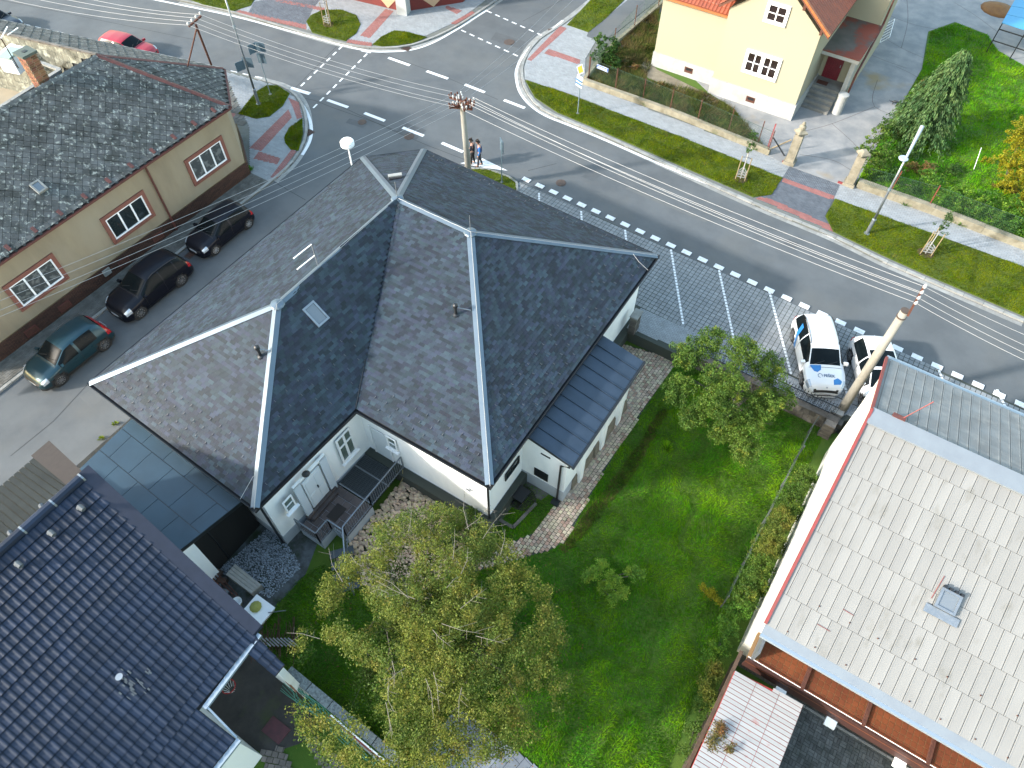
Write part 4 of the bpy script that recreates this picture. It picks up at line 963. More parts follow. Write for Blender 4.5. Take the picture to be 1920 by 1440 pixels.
gx_ = XG+.14; gw = MB(); yw0 = 11.25
pts = [(yw0, GZ-.1), (yK-.35, GZ-.1), (yK-.35, zBk-.1+.12), (yR_, zK-.12), (yF+.3, zF+.03), (yF+.3, zF-.3), (yw0, zF-.3)]
i0 = len(gw.v)
gw.face([(gx_, y, z) for y, z in pts][::-1]); gw.face([(gx_+.4, y, z) for y, z in pts])
for k in range(len(pts)):
    a, b = pts[k], pts[(k+1) % len(pts)]; gw.face([(gx_, a[0], a[1]), (gx_, b[0], b[1]), (gx_+.4, b[0], b[1]), (gx_+.4, a[0], a[1])])
gw.build('gable_wall', K['cream'], rh)
MB().prism([(gx_+.4, yw0), (XE, yw0), (XE, yK-.35), (gx_+.4, yK-.35)], GZ-.1, zF-.1).build('wall', mat('brown_wall', lin(.14, .05, .03), .7), rh)
# balcony with brown tiles
K['browntile'] = mat('brown_glazed_tile', lin(.28, .085, .032), .45, lin(.2, .06, .028), .8, 5, (.4, .65), var=.1)
zb = 2.0; yb0 = G(1500, 1291, zb).y
MB().prism([(gx_+.1, yb0), (XE, yb0), (XE, yw0), (gx_+.1, yw0)], zb-.25, zb-.02).build('balcony_slab', mat('ochre_grout', lin(.3, .17, .07), .9), rh)
bt = [Vector((gx_+.45, yb0+.05, zb-.02)), Vector((XE, yb0+.05, zb-.02)), Vector((XE, yw0, zb-.02)), Vector((gx_+.45, yw0, zb-.02))]
lay('balcony_tile', tiles(bt, .2, .2, .022, stag=0, th=.012, tilt=0), K['browntile'], rh, 300)
MB().obox((gx_+.1, yb0-.06, zb-.3), (XE-gx_, 0, 0), (0, .07, 0), (0, 0, .06)).build('balcony_lip', K['browntile'], rh)
MB().obox((gx_+.1, yb0-.058, zb-.75), (XE-gx_, 0, 0), (0, .06, 0), (0, 0, .745)).build('balcony_edge', mat('dark_brown', lin(.07, .025, .018), .6), rh)
MB().obox((gx_+.1, yb0-.0, zb+.061), (XE-gx_, 0, 0), (0, .02, 0), (0, 0, .02)).build('edge_trim', K['upvc'], rh)
for x in (5.25, 7.35, 9.45, 11.5): MB().obox((x, yb0, zb), (.12, 0, 0), (0, yw0-yb0, .0), (0, 0, .1)).build('balcony_divider', K['rust'], rh)
MB().obox((gx_+.2, yb0-.0, zb-.0), (.1, 0, 0), (0, 1.2, 0), (0, 0, .9)).build('balcony_post', K['steel'], rh)
for u, v in ((1476, 1285), (1568, 1346), (1702, 1424)):
    p = ony(u, v, yb0-.12); MB().obox((p.x-.16, yb0-.32, 1.05), (.36, 0, 0), (0, .36, .1), (0, 0, .1)).build('window_hood', K['upvc'], rh)
# hatch, red box and small rust marks on the roof
P0, e, s, n = frame3(fA)
hp = plane_hit(1775, 1128, fA[0], n)
hatch = thing('roof_hatch', 'square glazed roof hatch with metal frame on the pale sheet roof', 'roof window', hp)
skylight(hatch, hp+n*.05, e, s, n, .62, .66, m=K['steel'], name='frame')
for k in range(4): MB().obox(hp-e*.28+e*k*.17+s*.33+n*.06, e*.09, s*.09, n*.16).build('hinge', K['black'], hatch)
n2_ = frame3(fB)[3]; p = plane_hit(1683, 786, fB[1], n2_)
rb = thing('red_metal_box', 'small red metal box with a leaning rod on the ridge of the pale roof', 'roof box', p)
MB().box(p.x, p.y, p.z, .42, .18, .16).build('box', K['redmetal'], rb); MB().bar(p+Vector((.1, 0, .1)), p+Vector((.62, .45, 1.0)), .025).build('rod', K['redtrim'], rb)
sg = MB()
for i in range(24):
    sg.box(3.8+i*.95+random.uniform(-.1, .1), yF+.12, zF+.06, .035, .03, .035); sg.box(4.2+i*1.02+random.uniform(-.1, .1), yF+1.25, zF+.5, .035, .03, .035)
sg.build('snow_hook', K['rust'], rr)['kind'] = 'stuff'
for u0, v0, u1, v1_ in ((1580, 1142, 1600, 1154), (1532, 1170, 1556, 1184), (1745, 1122, 1770, 1080)):
    a, b = plane_hit(u0, v0, fA[0], n), plane_hit(u1, v1_, fA[0], n); MB().bar(a+n*.042, b+n*.042, .016, .008).build('red_streak', K['redtrim'], rr)
# ---------------------------------------------------------------- red and white shed roof
sh = thing('red_white_shed', 'low shed with white sheets on a red roof beside the dark courtyard', 'shed', (4.2, 7, GZ))
sA = [Vector((3.12, 4.2, 2.2)), Vector((5.42, 4.2, 2.35)), Vector((5.46, 9.62, 2.35)), Vector((3.14, 9.45, 2.2))]
MB().hexa([p-Vector((0, 0, .12)) for p in sA]+[p+Vector((0, 0, .0)) for p in sA]).build('roof', mat('red_roof', lin(.55, .05, .04), .6, lin(.35, .04, .035), 3), sh)
K['shedsheet'] = mat('shed_sheet', lin(.6, .58, .57), .75, lin(.6, .3, .28), 2.2, 5, (.6, .75), var=.08)
sp = tiles([p+Vector((0, 0, .003)) for p in sA], .78, .155, .016, gaph=.024, stag=0, th=.02, tilt=.01, minw=.2)
lay('shed_sheet', sp, K['shedsheet'], sh, 300)
MB().prism([(3.35, 4.3), (5.25, 4.3), (5.25, 9.35), (3.35, 9.35)], GZ-.1, 2.0).build('wall', K['dirtcon'], sh)
fc = thing('brown_plank_fence', 'weathered brown plank fence between lawn and red white shed', 'fence', (2.9, 7, GZ))
pa_, pb_ = G(1392, 1222, 1.0), G(1288, 1445, 1.0)
dd = (pb_-pa_); nb = 14
for i in range(nb):
    a = pa_+dd*(i/nb); b = pa_+dd*((i+.94)/nb); a.z = GZ; b.z = GZ; MB().obox(a, b-a, (.04, 0, 0), (0, 0, 1.6+random.uniform(-.04, .04))).build('plank', K['rustdull'], fc)
K['oldwood'] = mat('old_wood', lin(.16, .095, .06), .85, lin(.1, .06, .04), 6)
MB().bar(pa_+Vector((-.03, 0, 0)), pb_+Vector((-.03, 0, 0)), .12, .1).build('rail', K['oldwood'], fc)
# courtyard paving (basket weave)
yd = stroot('courtyard', (10, 6, GZ)); MB().prism([(5.0, -5), (25, -5), (25, 10.75), (5.0, 10.75)], -.8, GZ+.01).build('courtyard_base', K['joint_dark'], yd)
bs = []
for i in range(50):
    for j in range(60):
        x = 5.2+i*.225; y = -2+j*.225
        if x > 16 or y > 10.6: continue
        for k in range(2):
            if (i+j) % 2: bs.append((Vector((x, y+k*.112, GZ+.01)), Vector((.21, 0, 0)), Vector((0, .1, 0)), Vector((0, 0, .02+random.uniform(0, .004)))))
            else: bs.append((Vector((x+k*.112, y, GZ+.01)), Vector((.1, 0, 0)), Vector((0, .21, 0)), Vector((0, 0, .02+random.uniform(0, .004)))))
lay('yard_paver', bs, K['paver_yard'], yd, 300)
for i in range(12): MB().obox((5.2+i*1.0, 10.68, GZ), (.98, 0, 0), (0, .08, 0), (0, 0, .06)).build('edge_stone', K['kerb'], yd)
MB().prism([(3.4, 10.76), (25, 10.76), (25, 11.24), (3.4, 11.24)], -.8, GZ+.02).build('gravel_strip', mat('pea_gravel', lin(.2, .17, .12), .95, lin(.08, .07, .05), 18, 4, bump=1, bscale=70), yd)
# ---------------------------------------------------------------- slab patio at the bottom
pt = stroot('patio', (-3, 2, GZ))
pp_ = G2([(765, 1445), (840, 1345), (870, 1332), (1010, 1440), (1100, 1560), (700, 1560)], GZ)
MB().prism(pp_, -.8, GZ+.02).build('patio_base', K['joint_dark'], pt)
K['slab'] = mat('patio_slab', lin(.27, .3, .34), .8, lin(.2, .22, .26), 1.5, 6, var=.1, col3=lin(.12, .13, .14), scale3=3, fac3=(.62, .7))
lay('slab', tiles([Vector((p[0], p[1], GZ+.02)) for p in pp_], .52, .34, .015, stag=.5, th=.03, tilt=0, rnd=.1, along=(.2, 1, 0)), K['slab'], pt, 300)
# ---------------------------------------------------------------- yellow house
yh = thing('yellow_house', 'pale yellow house with orange tiled gable roof, white plinth and dark red door', 'house', (-10, 48, .1))
K['yellow'] = mat('render_yellow', lin(.5, .46, .33), .85, lin(.48, .445, .33), .6, 5, bump=.05)
K['yplinth'] = mat('plinth_white', lin(.56, .56, .54), .85, lin(.46, .45, .42), 1.2, 6, (.45, .7))
yW = G(1480, 228, 0).y; xR = G(1480, 228, 0).x; xL = ony(1335, 150, yW).x
xL2 = G(1222, 125, 0).x; yW2 = yW+.9
print('yellow', yW, xR, xL, xL2)
def wallbox(x0, x1, y0, y1, z0, z1, name, m, par=yh): return MB().prism([(x0, y0), (x1, y0), (x1, y1), (x0, y1)], z0, z1).build(name, m, par)
# gable front block
eR = G(1558, 65, 6.0); slp = .78; xm = (xL+xR)/2; zr_ = 6.0+slp*(eR.x-xm)
g = MB(); gp = [(xL, 1.2), (xR, 1.2), (xR, 5.75), (xm, 5.75+slp*(xR-xm)), (xL, 5.75)]
g.face([(x, yW, z) for x, z in gp]); g.face([(x, yW+8, z) for x, z in gp][::-1])
for k in range(5):
    a, b = gp[k], gp[(k+1) % 5]; g.face([(a[0], yW, a[1]), (a[0], yW+8, a[1]), (b[0], yW+8, b[1]), (b[0], yW, b[1])])
g.build('wall', K['yellow'], yh)
wallbox(xL-.06, xR+.08, yW-.08, yW+8, 0, 1.2, 'plinth', K['yplinth'])
wallbox(xL2, xL-.07, yW2, yW2+8, 0, 5.3, 'wall', K['yellow']); wallbox(xL2-.06, xL-.07, yW2-.07, yW2+8, 0, 1.1, 'plinth', K['yplinth'])
K['orangetile'] = mat('orange_tile', lin(.42, .09, .03), .6, lin(.33, .07, .028), 2, 4, var=.12)
yo = yW-.45
oA = [Vector((eR.x, yo, 6.0)), Vector((eR.x, yo+9, 6.0)), Vector((xm, yo+9, zr_)), Vector((xm, yo, zr_))]
oB = [Vector((2*xm-eR.x, yo+9, 6.0)), Vector((2*xm-eR.x, yo, 6.0)), Vector((xm, yo, zr_)), Vector((xm, yo+9, zr_))]
dk = MB()
for f in (oA, oB):
    dk.hexa([p-Vector((0, 0, .18)) for p in f]+[p-Vector((0, 0, .03)) for p in f])
yr = dk.build('roof', mat('brown_soffit', lin(.16, .06, .035), .7), yh)
lay('roof_tile', tiles(oA, .24, .36, .0, gaph=0, stag=0, th=.03, tilt=.03)+tiles(oB, .24, .36, .0, gaph=0, stag=0, th=.03, tilt=.03), K['orangetile'], yr, 300, (tv, tf))
K['orangelight'] = mat('orange_rake_tile', lin(.6, .17, .05), .6, var=.12)
for i in range(14):
    t0, t1 = i/14, (i+.97)/14; a, b = oA[0].lerp(oA[3], t0), oA[0].lerp(oA[3], t1); MB().bar(a+Vector((0, .02, .05)), b+Vector((0, .02, .05)), .2, .12).build('rake_tile', K['orangelight'], yr)
for zz in (.15, .55, .9):
    a = oA[0].lerp(oA[3], zz); MB().obox(a+Vector((-.1, .08, -.5)), (.16, 0, 0), (0, .4, 0), (0, 0, .34)).build('rafter_end', K['rust'], yr)
# low roof of the left wing
zE2 = ony(1363, 28, yW2-.35).z
lp = [Vector((xL2-.4, yW2-.35, zE2)), Vector((xL-.05, yW2-.35, zE2)), Vector((xL-.05, yW2+4, zE2+3)), Vector((xL2-.4, yW2+4, zE2+3))]
dk = MB(); dk.hexa([p-Vector((0, 0, .15)) for p in lp]+[p-Vector((0, 0, .03)) for p in lp]); yr2 = dk.build('roof', mat('brown_soffit2', lin(.16, .06, .035), .7), yh)
lay('roof_tile', tiles(lp, .24, .36, 0, gaph=0, stag=0, th=.03, tilt=.03), K['orangetile'], yr2, 100, (tv, tf))
MB().bar(lp[0]+Vector((0, -.08, -.06)), lp[1]+Vector((0, -.08, -.06)), .13, .1).build('gutter', K['orangelight'], yh)
# windows of the gable front
K['glass_dark'] = mat('glass_dark', lin(.03, .02, .018), .1, spec=.7)
for px, nx in ((Z3((345, 395), (520, 445), (545, 335), (370, 290)), 2), (Z3((470, 110), (575, 140), (590, 45), (490, 15)), 1)):
    x0, x1, z0, z1 = avgrect_y(yW, px); print('ywin', x0, x1, z0, z1)
    w_ = window(yh, (x0, yW-.002, z0), (1, 0, 0), (0, -1, 0), x1-x0, z1-z0, 2 * nx if nx == 2 else 2, 2, .06, glass=K['glass_dark'], surround=K['upvc'], sw=.13, sill=K['yplinth'])
    if nx == 2: MB().obox(((x0+x1)/2-.12, yW-.09, z0+.0), (.24, 0, 0), (0, .075, 0), (0, 0, z1-z0)).build('mullion', K['upvc'], w_)
for px, yy in (((1407, 187), yW-.08), ((1291, 132), yW2-.07)):
    p = ony(px[0], px[1], yy); MB().obox((p.x-.3, yy-.012, p.z-.18), (.6, 0, 0), (0, .01, 0), (0, 0, .38)).build('cellar_window', K['rust'], yh)
    MB().obox((p.x-.2, yy-.02, p.z-.02), (.42, 0, 0), (0, .007, 0), (0, 0, .16)).build('cellar_pane', K['black'], yh)
# porch
zp = 3.6
pA, pB, pC, pD = G(1538, 86, zp), G(1609, 118, zp), G(1648, 50, zp), G(1585, 26, zp)
xp0, xp1 = xR+.02, pB.x; yp0, yp1 = (pA.y+pB.y)/2, (pC.y+pD.y)/2
print('porch', xp0, xp1, yp0, yp1)
K['porchtop'] = mat('porch_roof_rusty', lin(.16, .13, .11), .85, lin(.09, .09, .07), .9, 6, col3=lin(.3, .06, .03), scale3=.45, fac3=(.5, .6))
wallbox(xp0-.4, xp1, yp0, yp1, zp-.28, zp-.05, 'porch_roof', K['yplinth']); wallbox(xp0-.4, xp1+.03, yp0-.03, yp1, zp-.048, zp, 'porch_covering', K['porchtop'])
yd_ = yp0+1.6
wallbox(xp0-3, xp1-.15, yd_, yd_+8, 0, zp-.29, 'wall', K['yellow']); wallbox(xp0-3, xp1-.15, yp1, yp1+8, zp-.28, 8, 'wall', K['yellow'])
wallbox(xp1-.45, xp1-.15, yp0+.6, yd_, 1.05, zp-.29, 'porch_side_wall', K['yplinth'])
for i in range(5): wallbox(xp0, xp1-.5, yp0-.9+i*.32, yd_, .1+i*.2, .1+(i+1)*.2-.002, 'step', K['concrete'])
dA = [(1537, 152), (1566, 162), (1583, 113), (1553, 104)]
x0, x1, z0, z1 = avgrect_y(yd_, dA); print('ydoor', x0, x1, z0, z1)
K['reddoor'] = mat('dark_red_door', lin(.24, .012, .03), .5, lin(.18, .01, .022), 3)
d = MB().obox((x0, yd_-.05, 1.11), (x1-x0, 0, 0), (0, .045, 0), (0, 0, 2.05)).build('door', K['reddoor'], yh)
for k in range(6): MB().obox((x0+.06+k*(x1-x0-.1)/6, yd_-.062, 1.2), ((x1-x0)/6-.05, 0, 0), (0, .011, 0), (0, 0, 1.85)).build('door_board', K['reddoor'], d)
MB().obox((x1-.14, yd_-.09, 2.0), (.05, 0, 0), (0, .03, 0), (0, 0, .16)).build('handle', K['steel'], d)
MB().box((x0+x1)/2-.2, yd_-.75, 1.102, .7, .45, .02).build('doormat', K['rust'], yh)
p = G(1566, 215, .1); MB().lathe((p.x, p.y+.2, .1), [(.3, 0), (.3, 1.25), (.34, 1.26), (.34, 1.36), (.2, 1.4)], 16).build('newel_column', K['yplinth'], yh)
MB().tube([(xp1+.02, yp1, 7.5), (xp1+.02, yp1-.1, zp+.2), (xp1+.04, yp0+1.0, 2.2), (xp1+.04, yp0+.5, .15)], .07, 8).build('downpipe', K['redmetal'], yh)
# ---------------------------------------------------------------- red walled house at the top
th_ = thing('red_plinth_house', 'red and cream patterned house base with a white corner pillar at the top edge', 'house', (-37, 48, 0))
a, b, c = G(655, -2, .1), G(757, 22, .1), G(868, 4, .1)
K['redwall'] = mat('dark_red_render', lin(.24, .035, .028), .85, lin(.18, .03, .025), 2)
K['peach'] = mat('peach_render', lin(.68, .45, .28), .85)
aw = Vector((a.x, a.y)); bw = Vector((b.x, b.y)); cw = Vector((c.x, c.y)); up_ = Vector((-3, 14))
MB().prism([tuple(aw-(bw-aw)*1.5), tuple(bw), tuple(cw), (cw.x-1, cw.y+20), (aw.x-5, aw.y+20)], 0, 5).build('wall', K['redwall'], th_)
def diamond(p, q, t, hw, hh):
    p = Vector((p.x, p.y, 0)); q = Vector((q.x, q.y, 0)); d = (q-p); L = d.length; d.normalize(); nn = Vector((d.y, -d.x, 0)); c0 = p+d*(L*t)+nn*.015
    MB().hexa([c0+Vector((0, 0, .12)), c0+d*hw+Vector((0, 0, hh)), c0+Vector((0, 0, 2*hh)), c0-d*hw+Vector((0, 0, hh)), c0+nn*.02+Vector((0, 0, .12)), c0+nn*.02+d*hw+Vector((0, 0, hh)), c0+nn*.02+Vector((0, 0, 2*hh)), c0+nn*.02-d*hw+Vector((0, 0, hh))]).build('diamond_field', K['peach'], th_)
diamond(a, b, .72, .9, 1.0); diamond(b, c, .5, 1.3, 1.2)
MB().box(b.x+.1, b.y-.1, 0, .8, .8, 5, rot=.3).build('corner_pillar', mat('grey_white', lin(.6, .62, .62), .8), th_)
# ================================================================== CARS
K['tyre'] = mat('tyre_rubber', lin(.02), .85); K['rim'] = mat('alloy_rim', lin(.5), .35, metal=.8); K['cap'] = mat('wheel_cap_silver', lin(.6), .4, metal=.5)
K['carglass'] = mat('car_glass', lin(.006, .01, .012), .2, spec=.12); K['plastic'] = mat('black_plastic', lin(.02), .6)
K['lamp_clear'] = mat('headlamp', lin(.6, .65, .7), .12, spec=.9, metal=.3); K['lamp_red'] = mat('tail_lamp', lin(.5, .012, .015), .2, spec=.8)
K['plate'] = mat('number_plate', lin(.7), .5)
def smoothprof(ctrl, n, k):
    t = np.linspace(0, 1, n); z = np.interp(t, [c[0] for c in ctrl], [c[1] for c in ctrl])
    for _ in range(k):
        zz = z.copy(); zz[1:-1] = (z[:-2]+2*z[1:-1]+z[2:])/4; z = zz
    return z
BASE = dict(L=4.4, W=1.84, H=1.62, wb=2.65, fo=.88, wr=.335,
            top=[(0, .55), (.012, .8), (.03, 1.02), (.06, 1.25), (.1, 1.47), (.15, 1.575), (.3, 1.63), (.48, 1.62), (.56, 1.57), (.73, 1.12), (.76, 1.06), (.88, .99), (.95, .88), (.985, .72), (1, .55)],
            belt=[(0, .5), (.03, .92), (.1, 1.03), (.4, .99), (.7, .96), (.8, .93), (.92, .84), (.98, .66), (1, .5)],
            tw=[(0, .8), (.04, .68), (.12, .68), (.5, .72), (.57, .72), (.73, .82), (.8, .8), (.95, .72), (1, .7)],
            pw=[(0, .78), (.02, .88), (.06, .96), (.14, 1), (.84, 1), (.92, .955), (.965, .86), (.99, .72), (1, .6)],
            ws=(.565, .725), rw=(.035, .1), sg=(.14, .7), pil=[(.4, .425)], head=(.895, .965), tail=(.02, .07))
def make_car(name, label, loc, heading, paint, spec=None, rails=None, sunroof=None, wheel_mat=None, red_band=False, chrome=False, group=None, decals=None, clad=False, spokes=10):
    P = dict(BASE); P.update(spec or {})
    L, W, H = P['L'], P['W'], P['H']; sc = H/1.63
    t_ = thing(name, label, 'car', (loc[0], loc[1], loc[2] if len(loc) > 2 else 0), heading, group)
    nx = 84; T = np.linspace(0, 1, nx)
    # denser ends
    T = .5-.5*np.cos(np.pi*T)*.5-.5*(1-2*T)*.5
    fine = 400; tf_ = np.linspace(0, 1, fine)
    def pf(key, k): return np.interp(T, tf_, smoothprof(P[key], fine, k))
    top = pf('top', 40)*sc; belt = pf('belt', 30)*sc; tw = pf('tw', 40); pw = pf('pw', 12)*W/2
    belt = np.minimum(belt, top-.015)
    rows = []
    seg = [2, 2, 2, 5, 2, 4]; cum = [0]
    for s_ in seg: cum.append(cum[-1]+s_)
    for i in range(nx):
        w_ = pw[i]; tp = top[i]; bl = belt[i]; zs = .2+.0*tp
        A = (w_*.92, zs); B = (w_*.99, .38); Cc = (w_*1.0, .38+(bl-.38)*.6); D = (w_*.975, bl)
        gh = tp-bl; E_ = (w_*tw[i], tp-min(.06, gh*.3)); Fq = (w_*tw[i]*.86, tp-min(.02, gh*.12)); Gq = (0, tp+.012)
        ctrl = [A, B, Cc, D, E_, Fq, Gq]; pts = []
        for k in range(6):
            for j in range(seg[k]):
                u = j/seg[k]; a, b = ctrl[k], ctrl[k+1]
                y = a[0]+(b[0]-a[0])*u; z = a[1]+(b[1]-a[1])*u
                if k == 3: y += .035*math.sin(u*math.pi)*min(1, gh/.4)
                if k == 5: z = a[1]+(b[1]-a[1])*math.sin(u*math.pi/2)
                pts.append((y, z))
        pts.append(Gq); rows.append(pts)
    npt = len(rows[0]); X = (T-.5)*L
    full = [[(X[i], y, z) for y, z in rows[i]]+[(X[i], -y, z) for y, z in rows[i][-2::-1]] for i in range(nx)]
    ncol = len(full[0]); parts = {}
    xf = L/2-P['fo']; xr = xf-P['wb']; Ra = P['wr']+.055
    def add(key, face):
        parts.setdefault(key, []).append(face)
    for i in range(nx-1):
        t = (T[i]+T[i+1])/2; x = (X[i]+X[i+1])/2
        for j in range(ncol-1):
            side = 1 if j < npt-1 else -1; jj = j if side == 1 else ncol-2-j
            k = next(q_ for q_ in range(6) if cum[q_] <= jj < cum[q_+1]); sub = jj-cum[k]
            q = [full[i][j], full[i+1][j], full[i+1][j+1], full[i][j+1]]; zc = sum(p[2] for p in q)/4; yc = sum(p[1] for p in q)/4
            gh = (top[i]-belt[i])
            key = ('body', 0)
            if k <= 2 and min(math.hypot(x-xf, zc-P['wr']), math.hypot(x-xr, zc-P['wr'])) < Ra: continue
            if k == 0: key = ('sill', 0)
            if clad and k <= 2 and min(math.hypot(x-xf, zc-P['wr']), math.hypot(x-xr, zc-P['wr'])) < Ra+.06: key = ('sill', 0)
            if k == 3 and gh > .22 and P['sg'][0] < t < P['sg'][1] and not any(a < t < b for a, b in P['pil']) and 0 <= sub <= 4: key = ('side_window', side*(1 if t > P['pil'][0][0] else 2))
            if k >= 4 and P['ws'][0] < t < P['ws'][1] and not (k == 4 and sub == 0): key = ('windscreen', 0)
            if k >= 4 and P['rw'][0] < t < P['rw'][1] and not (k == 4 and sub == 0): key = ('rear_window', 0)
            if sunroof and k == 5 and sunroof[0] < t < sunroof[1]: key = ('sunroof', 0)
            if k == 5 and (.54 < t < .545): key = ('body', 0)
            if (k == 2 or (k == 3 and sub < 3)) and P['head'][0] < t < P['head'][1]: key = ('headlight', side)
            if (k == 2 or (k == 3 and sub < 2)) and P['tail'][0] < t < P['tail'][1]: key = ('taillight', side)
            if red_band and k >= 3 and P['tail'][0]-.01 < t < P['tail'][1] and not (k >= 4 and t < .03): key = ('taillight', side)
            if t > .972 and abs(yc) < W*.31 and .52 < zc < .68*sc: key = ('grille', 0)
            add(key, q)
    for e, key in ((0, 'rear_bumper'), (nx-1, 'front_bumper')):
        r = full[e]
        for j in range((ncol-1)//2): add((key, 0), [r[j], r[j+1], r[ncol-2-j], r[ncol-1-j]] if e == 0 else [r[ncol-1-j], r[ncol-2-j], r[j+1], r[j]])
    mats = {'body': paint, 'sill': K['plastic'] if clad else paint, 'side_window': K['carglass'], 'windscreen': K['carglass'], 'rear_window': K['carglass'], 'sunroof': K['carglass'],
            'headlight': K['lamp_clear'], 'taillight': K['lamp_red'], 'grille': K['plastic'], 'rear_bumper': paint, 'front_bumper': paint}
    body = None
    for key in sorted(parts, key=lambda k: k[0] != 'body'):
        mb = MB(); idx = {}
        for q in parts[key]:
            f = []
            for p in q:
                r = (round(p[0], 4), round(p[1], 4), round(p[2], 4))
                if r not in idx: idx[r] = len(mb.v); mb.v.append(p)
                if idx[r] not in f: f.append(idx[r])
            if len(f) > 2: mb.f.append(tuple(f)); mb.m.append(0)
        o = mb.build(key[0], mats[key[0]], t_, smooth=True, origin=(0, 0, 0))
    # dark interior and wheel wells
    MB().box(0, 0, .17, L*.86, W*.86, .3).build('underbody', K['plastic'], t_, origin=(0, 0, 0))
    for xx in (xf, xr):
        MB().tube([(xx, -W*.455, P['wr']), (xx, W*.455, P['wr'])], Ra+.02, 20).build('wheel_well', K['plastic'], t_, origin=(0, 0, 0))
    wm = wheel_mat or K['rim']
    for xx in (xf, xr):
        for sd in (1, -1):
            yc = sd*(W/2-.115); wr = P['wr']
            w_ = MB(); pr = [(wr*.62, -.1), (wr*.93, -.105), (wr, -.07), (wr, .07), (wr*.93, .105), (wr*.62, .1)]
            i0 = len(w_.v); n_ = 28
            for rr_, yy in pr:
                for j in range(n_):
                    a = 2*math.pi*j/n_; w_.v.append((xx+rr_*math.cos(a), yc+yy, wr+rr_*math.sin(a)))
            for k in range(len(pr)-1):
                for j in range(n_):
                    j2 = (j+1) % n_; w_.f.append((i0+k*n_+j, i0+k*n_+j2, i0+(k+1)*n_+j2, i0+(k+1)*n_+j)); w_.m.append(0)
            wh = w_.build('wheel', K['tyre'], t_, smooth=True, origin=(0, 0, 0))
            rm = MB(); yo = yc+sd*.085
            MB().tube([(xx, yc, wr), (xx, yc+sd*.05, wr)], wr*.62, 20).build('brake_disc', K['plastic'], wh, origin=(0, 0, 0))
            for a_ in range(spokes):
                a = 2*math.pi*a_/spokes; d = Vector((math.cos(a), 0, math.sin(a))); rm.bar(Vector((xx, yo, wr)), Vector((xx, yo, wr))+d*wr*.64, .035 if spokes > 6 else .07, .03)
            ring = [(xx+wr*.645*math.cos(2*math.pi*j/24), yo, wr+wr*.645*math.sin(2*math.pi*j/24)) for j in range(25)]
            rm.tube(ring, .018, 5, caps=False); rm.tube([(xx, yo-.02*sd, wr), (xx, yo+.02*sd, wr)], .055, 10)
            rm.build('rim', wm, wh, origin=(0, 0, 0))
    # panel gaps
    for sd in (1, -1):
        sm_ = MB()
        for tx in (.27, P['pil'][0][0]+.012, P['ws'][1]-.045):
            i = int(np.searchsorted(T, tx)); r = [Vector((full[i][j][0], sd*(full[i][j][1]+.004), full[i][j][2])) for j in range(1, cum[3]+1)]
            if min(abs(r[0].x-xr), abs(r[0].x-xf)) < Ra: r = r[3:]
            sm_.tube(r, .007, 4)
        sm_.build('door_seam', K['plastic'], t_, origin=(0, 0, 0))
    i = int(np.searchsorted(T, P['ws'][1]+.012)); r = [Vector((q[0], q[1], q[2]+.003)) for q in full[i][cum[4]:ncol-cum[4]]]; MB().tube(r, .01, 4).build('bonnet_seam', K['plastic'], t_, origin=(0, 0, 0))
    # mirrors, plates, wipers, rails
    xm_ = (P['ws'][1]-.04-.5)*L; zb_ = 1.0*sc
    for sd in (1, -1):
        MB().box(xm_, sd*(W/2+.07), zb_-.02, .13, .2, .14, rot=-.2*sd).build('mirror', paint if not chrome else K['cap'], t_, origin=(0, 0, 0))
        hl = MB()
        for tx in (.3, .52): hl.box((tx-.5)*L, sd*(W/2-.005), .82*sc, .18, .03, .025)
        hl.build('door_handle', paint, t_, origin=(0, 0, 0))
    MB().box(L/2+.004, 0, .42, .02, .5, .11).build('number_plate', K['plate'], t_, origin=(0, 0, 0)); MB().box(-L/2-.004, 0, .6, .02, .5, .11).build('number_plate', K['plate'], t_, origin=(0, 0, 0))
    MB().box(L/2-.02, 0, .3, .04, W*.62, .09).build('bumper_strip', K['plastic'], t_, origin=(0, 0, 0))
    def surf(x, y):
        ts = x/L+.5; i = int(np.searchsorted(T, ts))-1; i = max(0, min(nx-2, i)); u = (ts-T[i])/(T[i+1]-T[i]); y = abs(y)
        def zat(r): 
            ys = [p[0] for p in r][::-1]; zs = [p[1] for p in r][::-1]; return float(np.interp(y, ys[:len(ys)-4], zs[:len(ys)-4]))
        return zat(rows[i])*(1-u)+zat(rows[i+1])*u
    if rails:
        for sd in (1, -1):
            pts = [((t2-.5)*L, sd*W/2*.7, surf((t2-.5)*L, W/2*.66)+(.05 if 0 < k < 7 else .0)) for k, t2 in enumerate(np.linspace(.13, .53, 8))]
            MB().tube(pts, .018, 6).build('roof_rail', K['black'], t_, origin=(0, 0, 0))
    wx0 = (P['ws'][1]-.5)*L
    wp = MB()
    for yy in (.1, -.5):
        a = Vector((wx0-.02, yy, surf(wx0-.02, yy)+.02)); b = Vector((wx0-.16, yy+.45, surf(wx0-.16, yy+.45)+.02)); wp.bar(a, b, .018)
    wp.build('wiper', K['plastic'], t_, origin=(0, 0, 0))
    return t_, surf, P
def car_at(px_f, px_r, wbv, hw, visible_left=True, fo=None, L=4.4):
    a, b = G(*px_f), G(*px_r); d = (a-b).normalized(); mid = (a+b)/2; left = Vector((-d.y, d.x, 0))
    off = L/2-fo-wbv/2     # wheels' mid sits this far ahead of the car centre
    c = mid-left*hw*(1 if visible_left else -1)-d*off
    return (c.x, c.y, 0), math.atan2(d.y, d.x)
def paint(name, c, coat=.22, rough=.35, metal=.0): return mat(name, c, rough, metal=metal, coat=coat if max(c[:3]) > .03 else .08, spec=.5 if max(c[:3]) > .03 else .2)
loc, hd = car_at((123, 720), (202, 653), 2.53, .84, True, .87, 4.13)
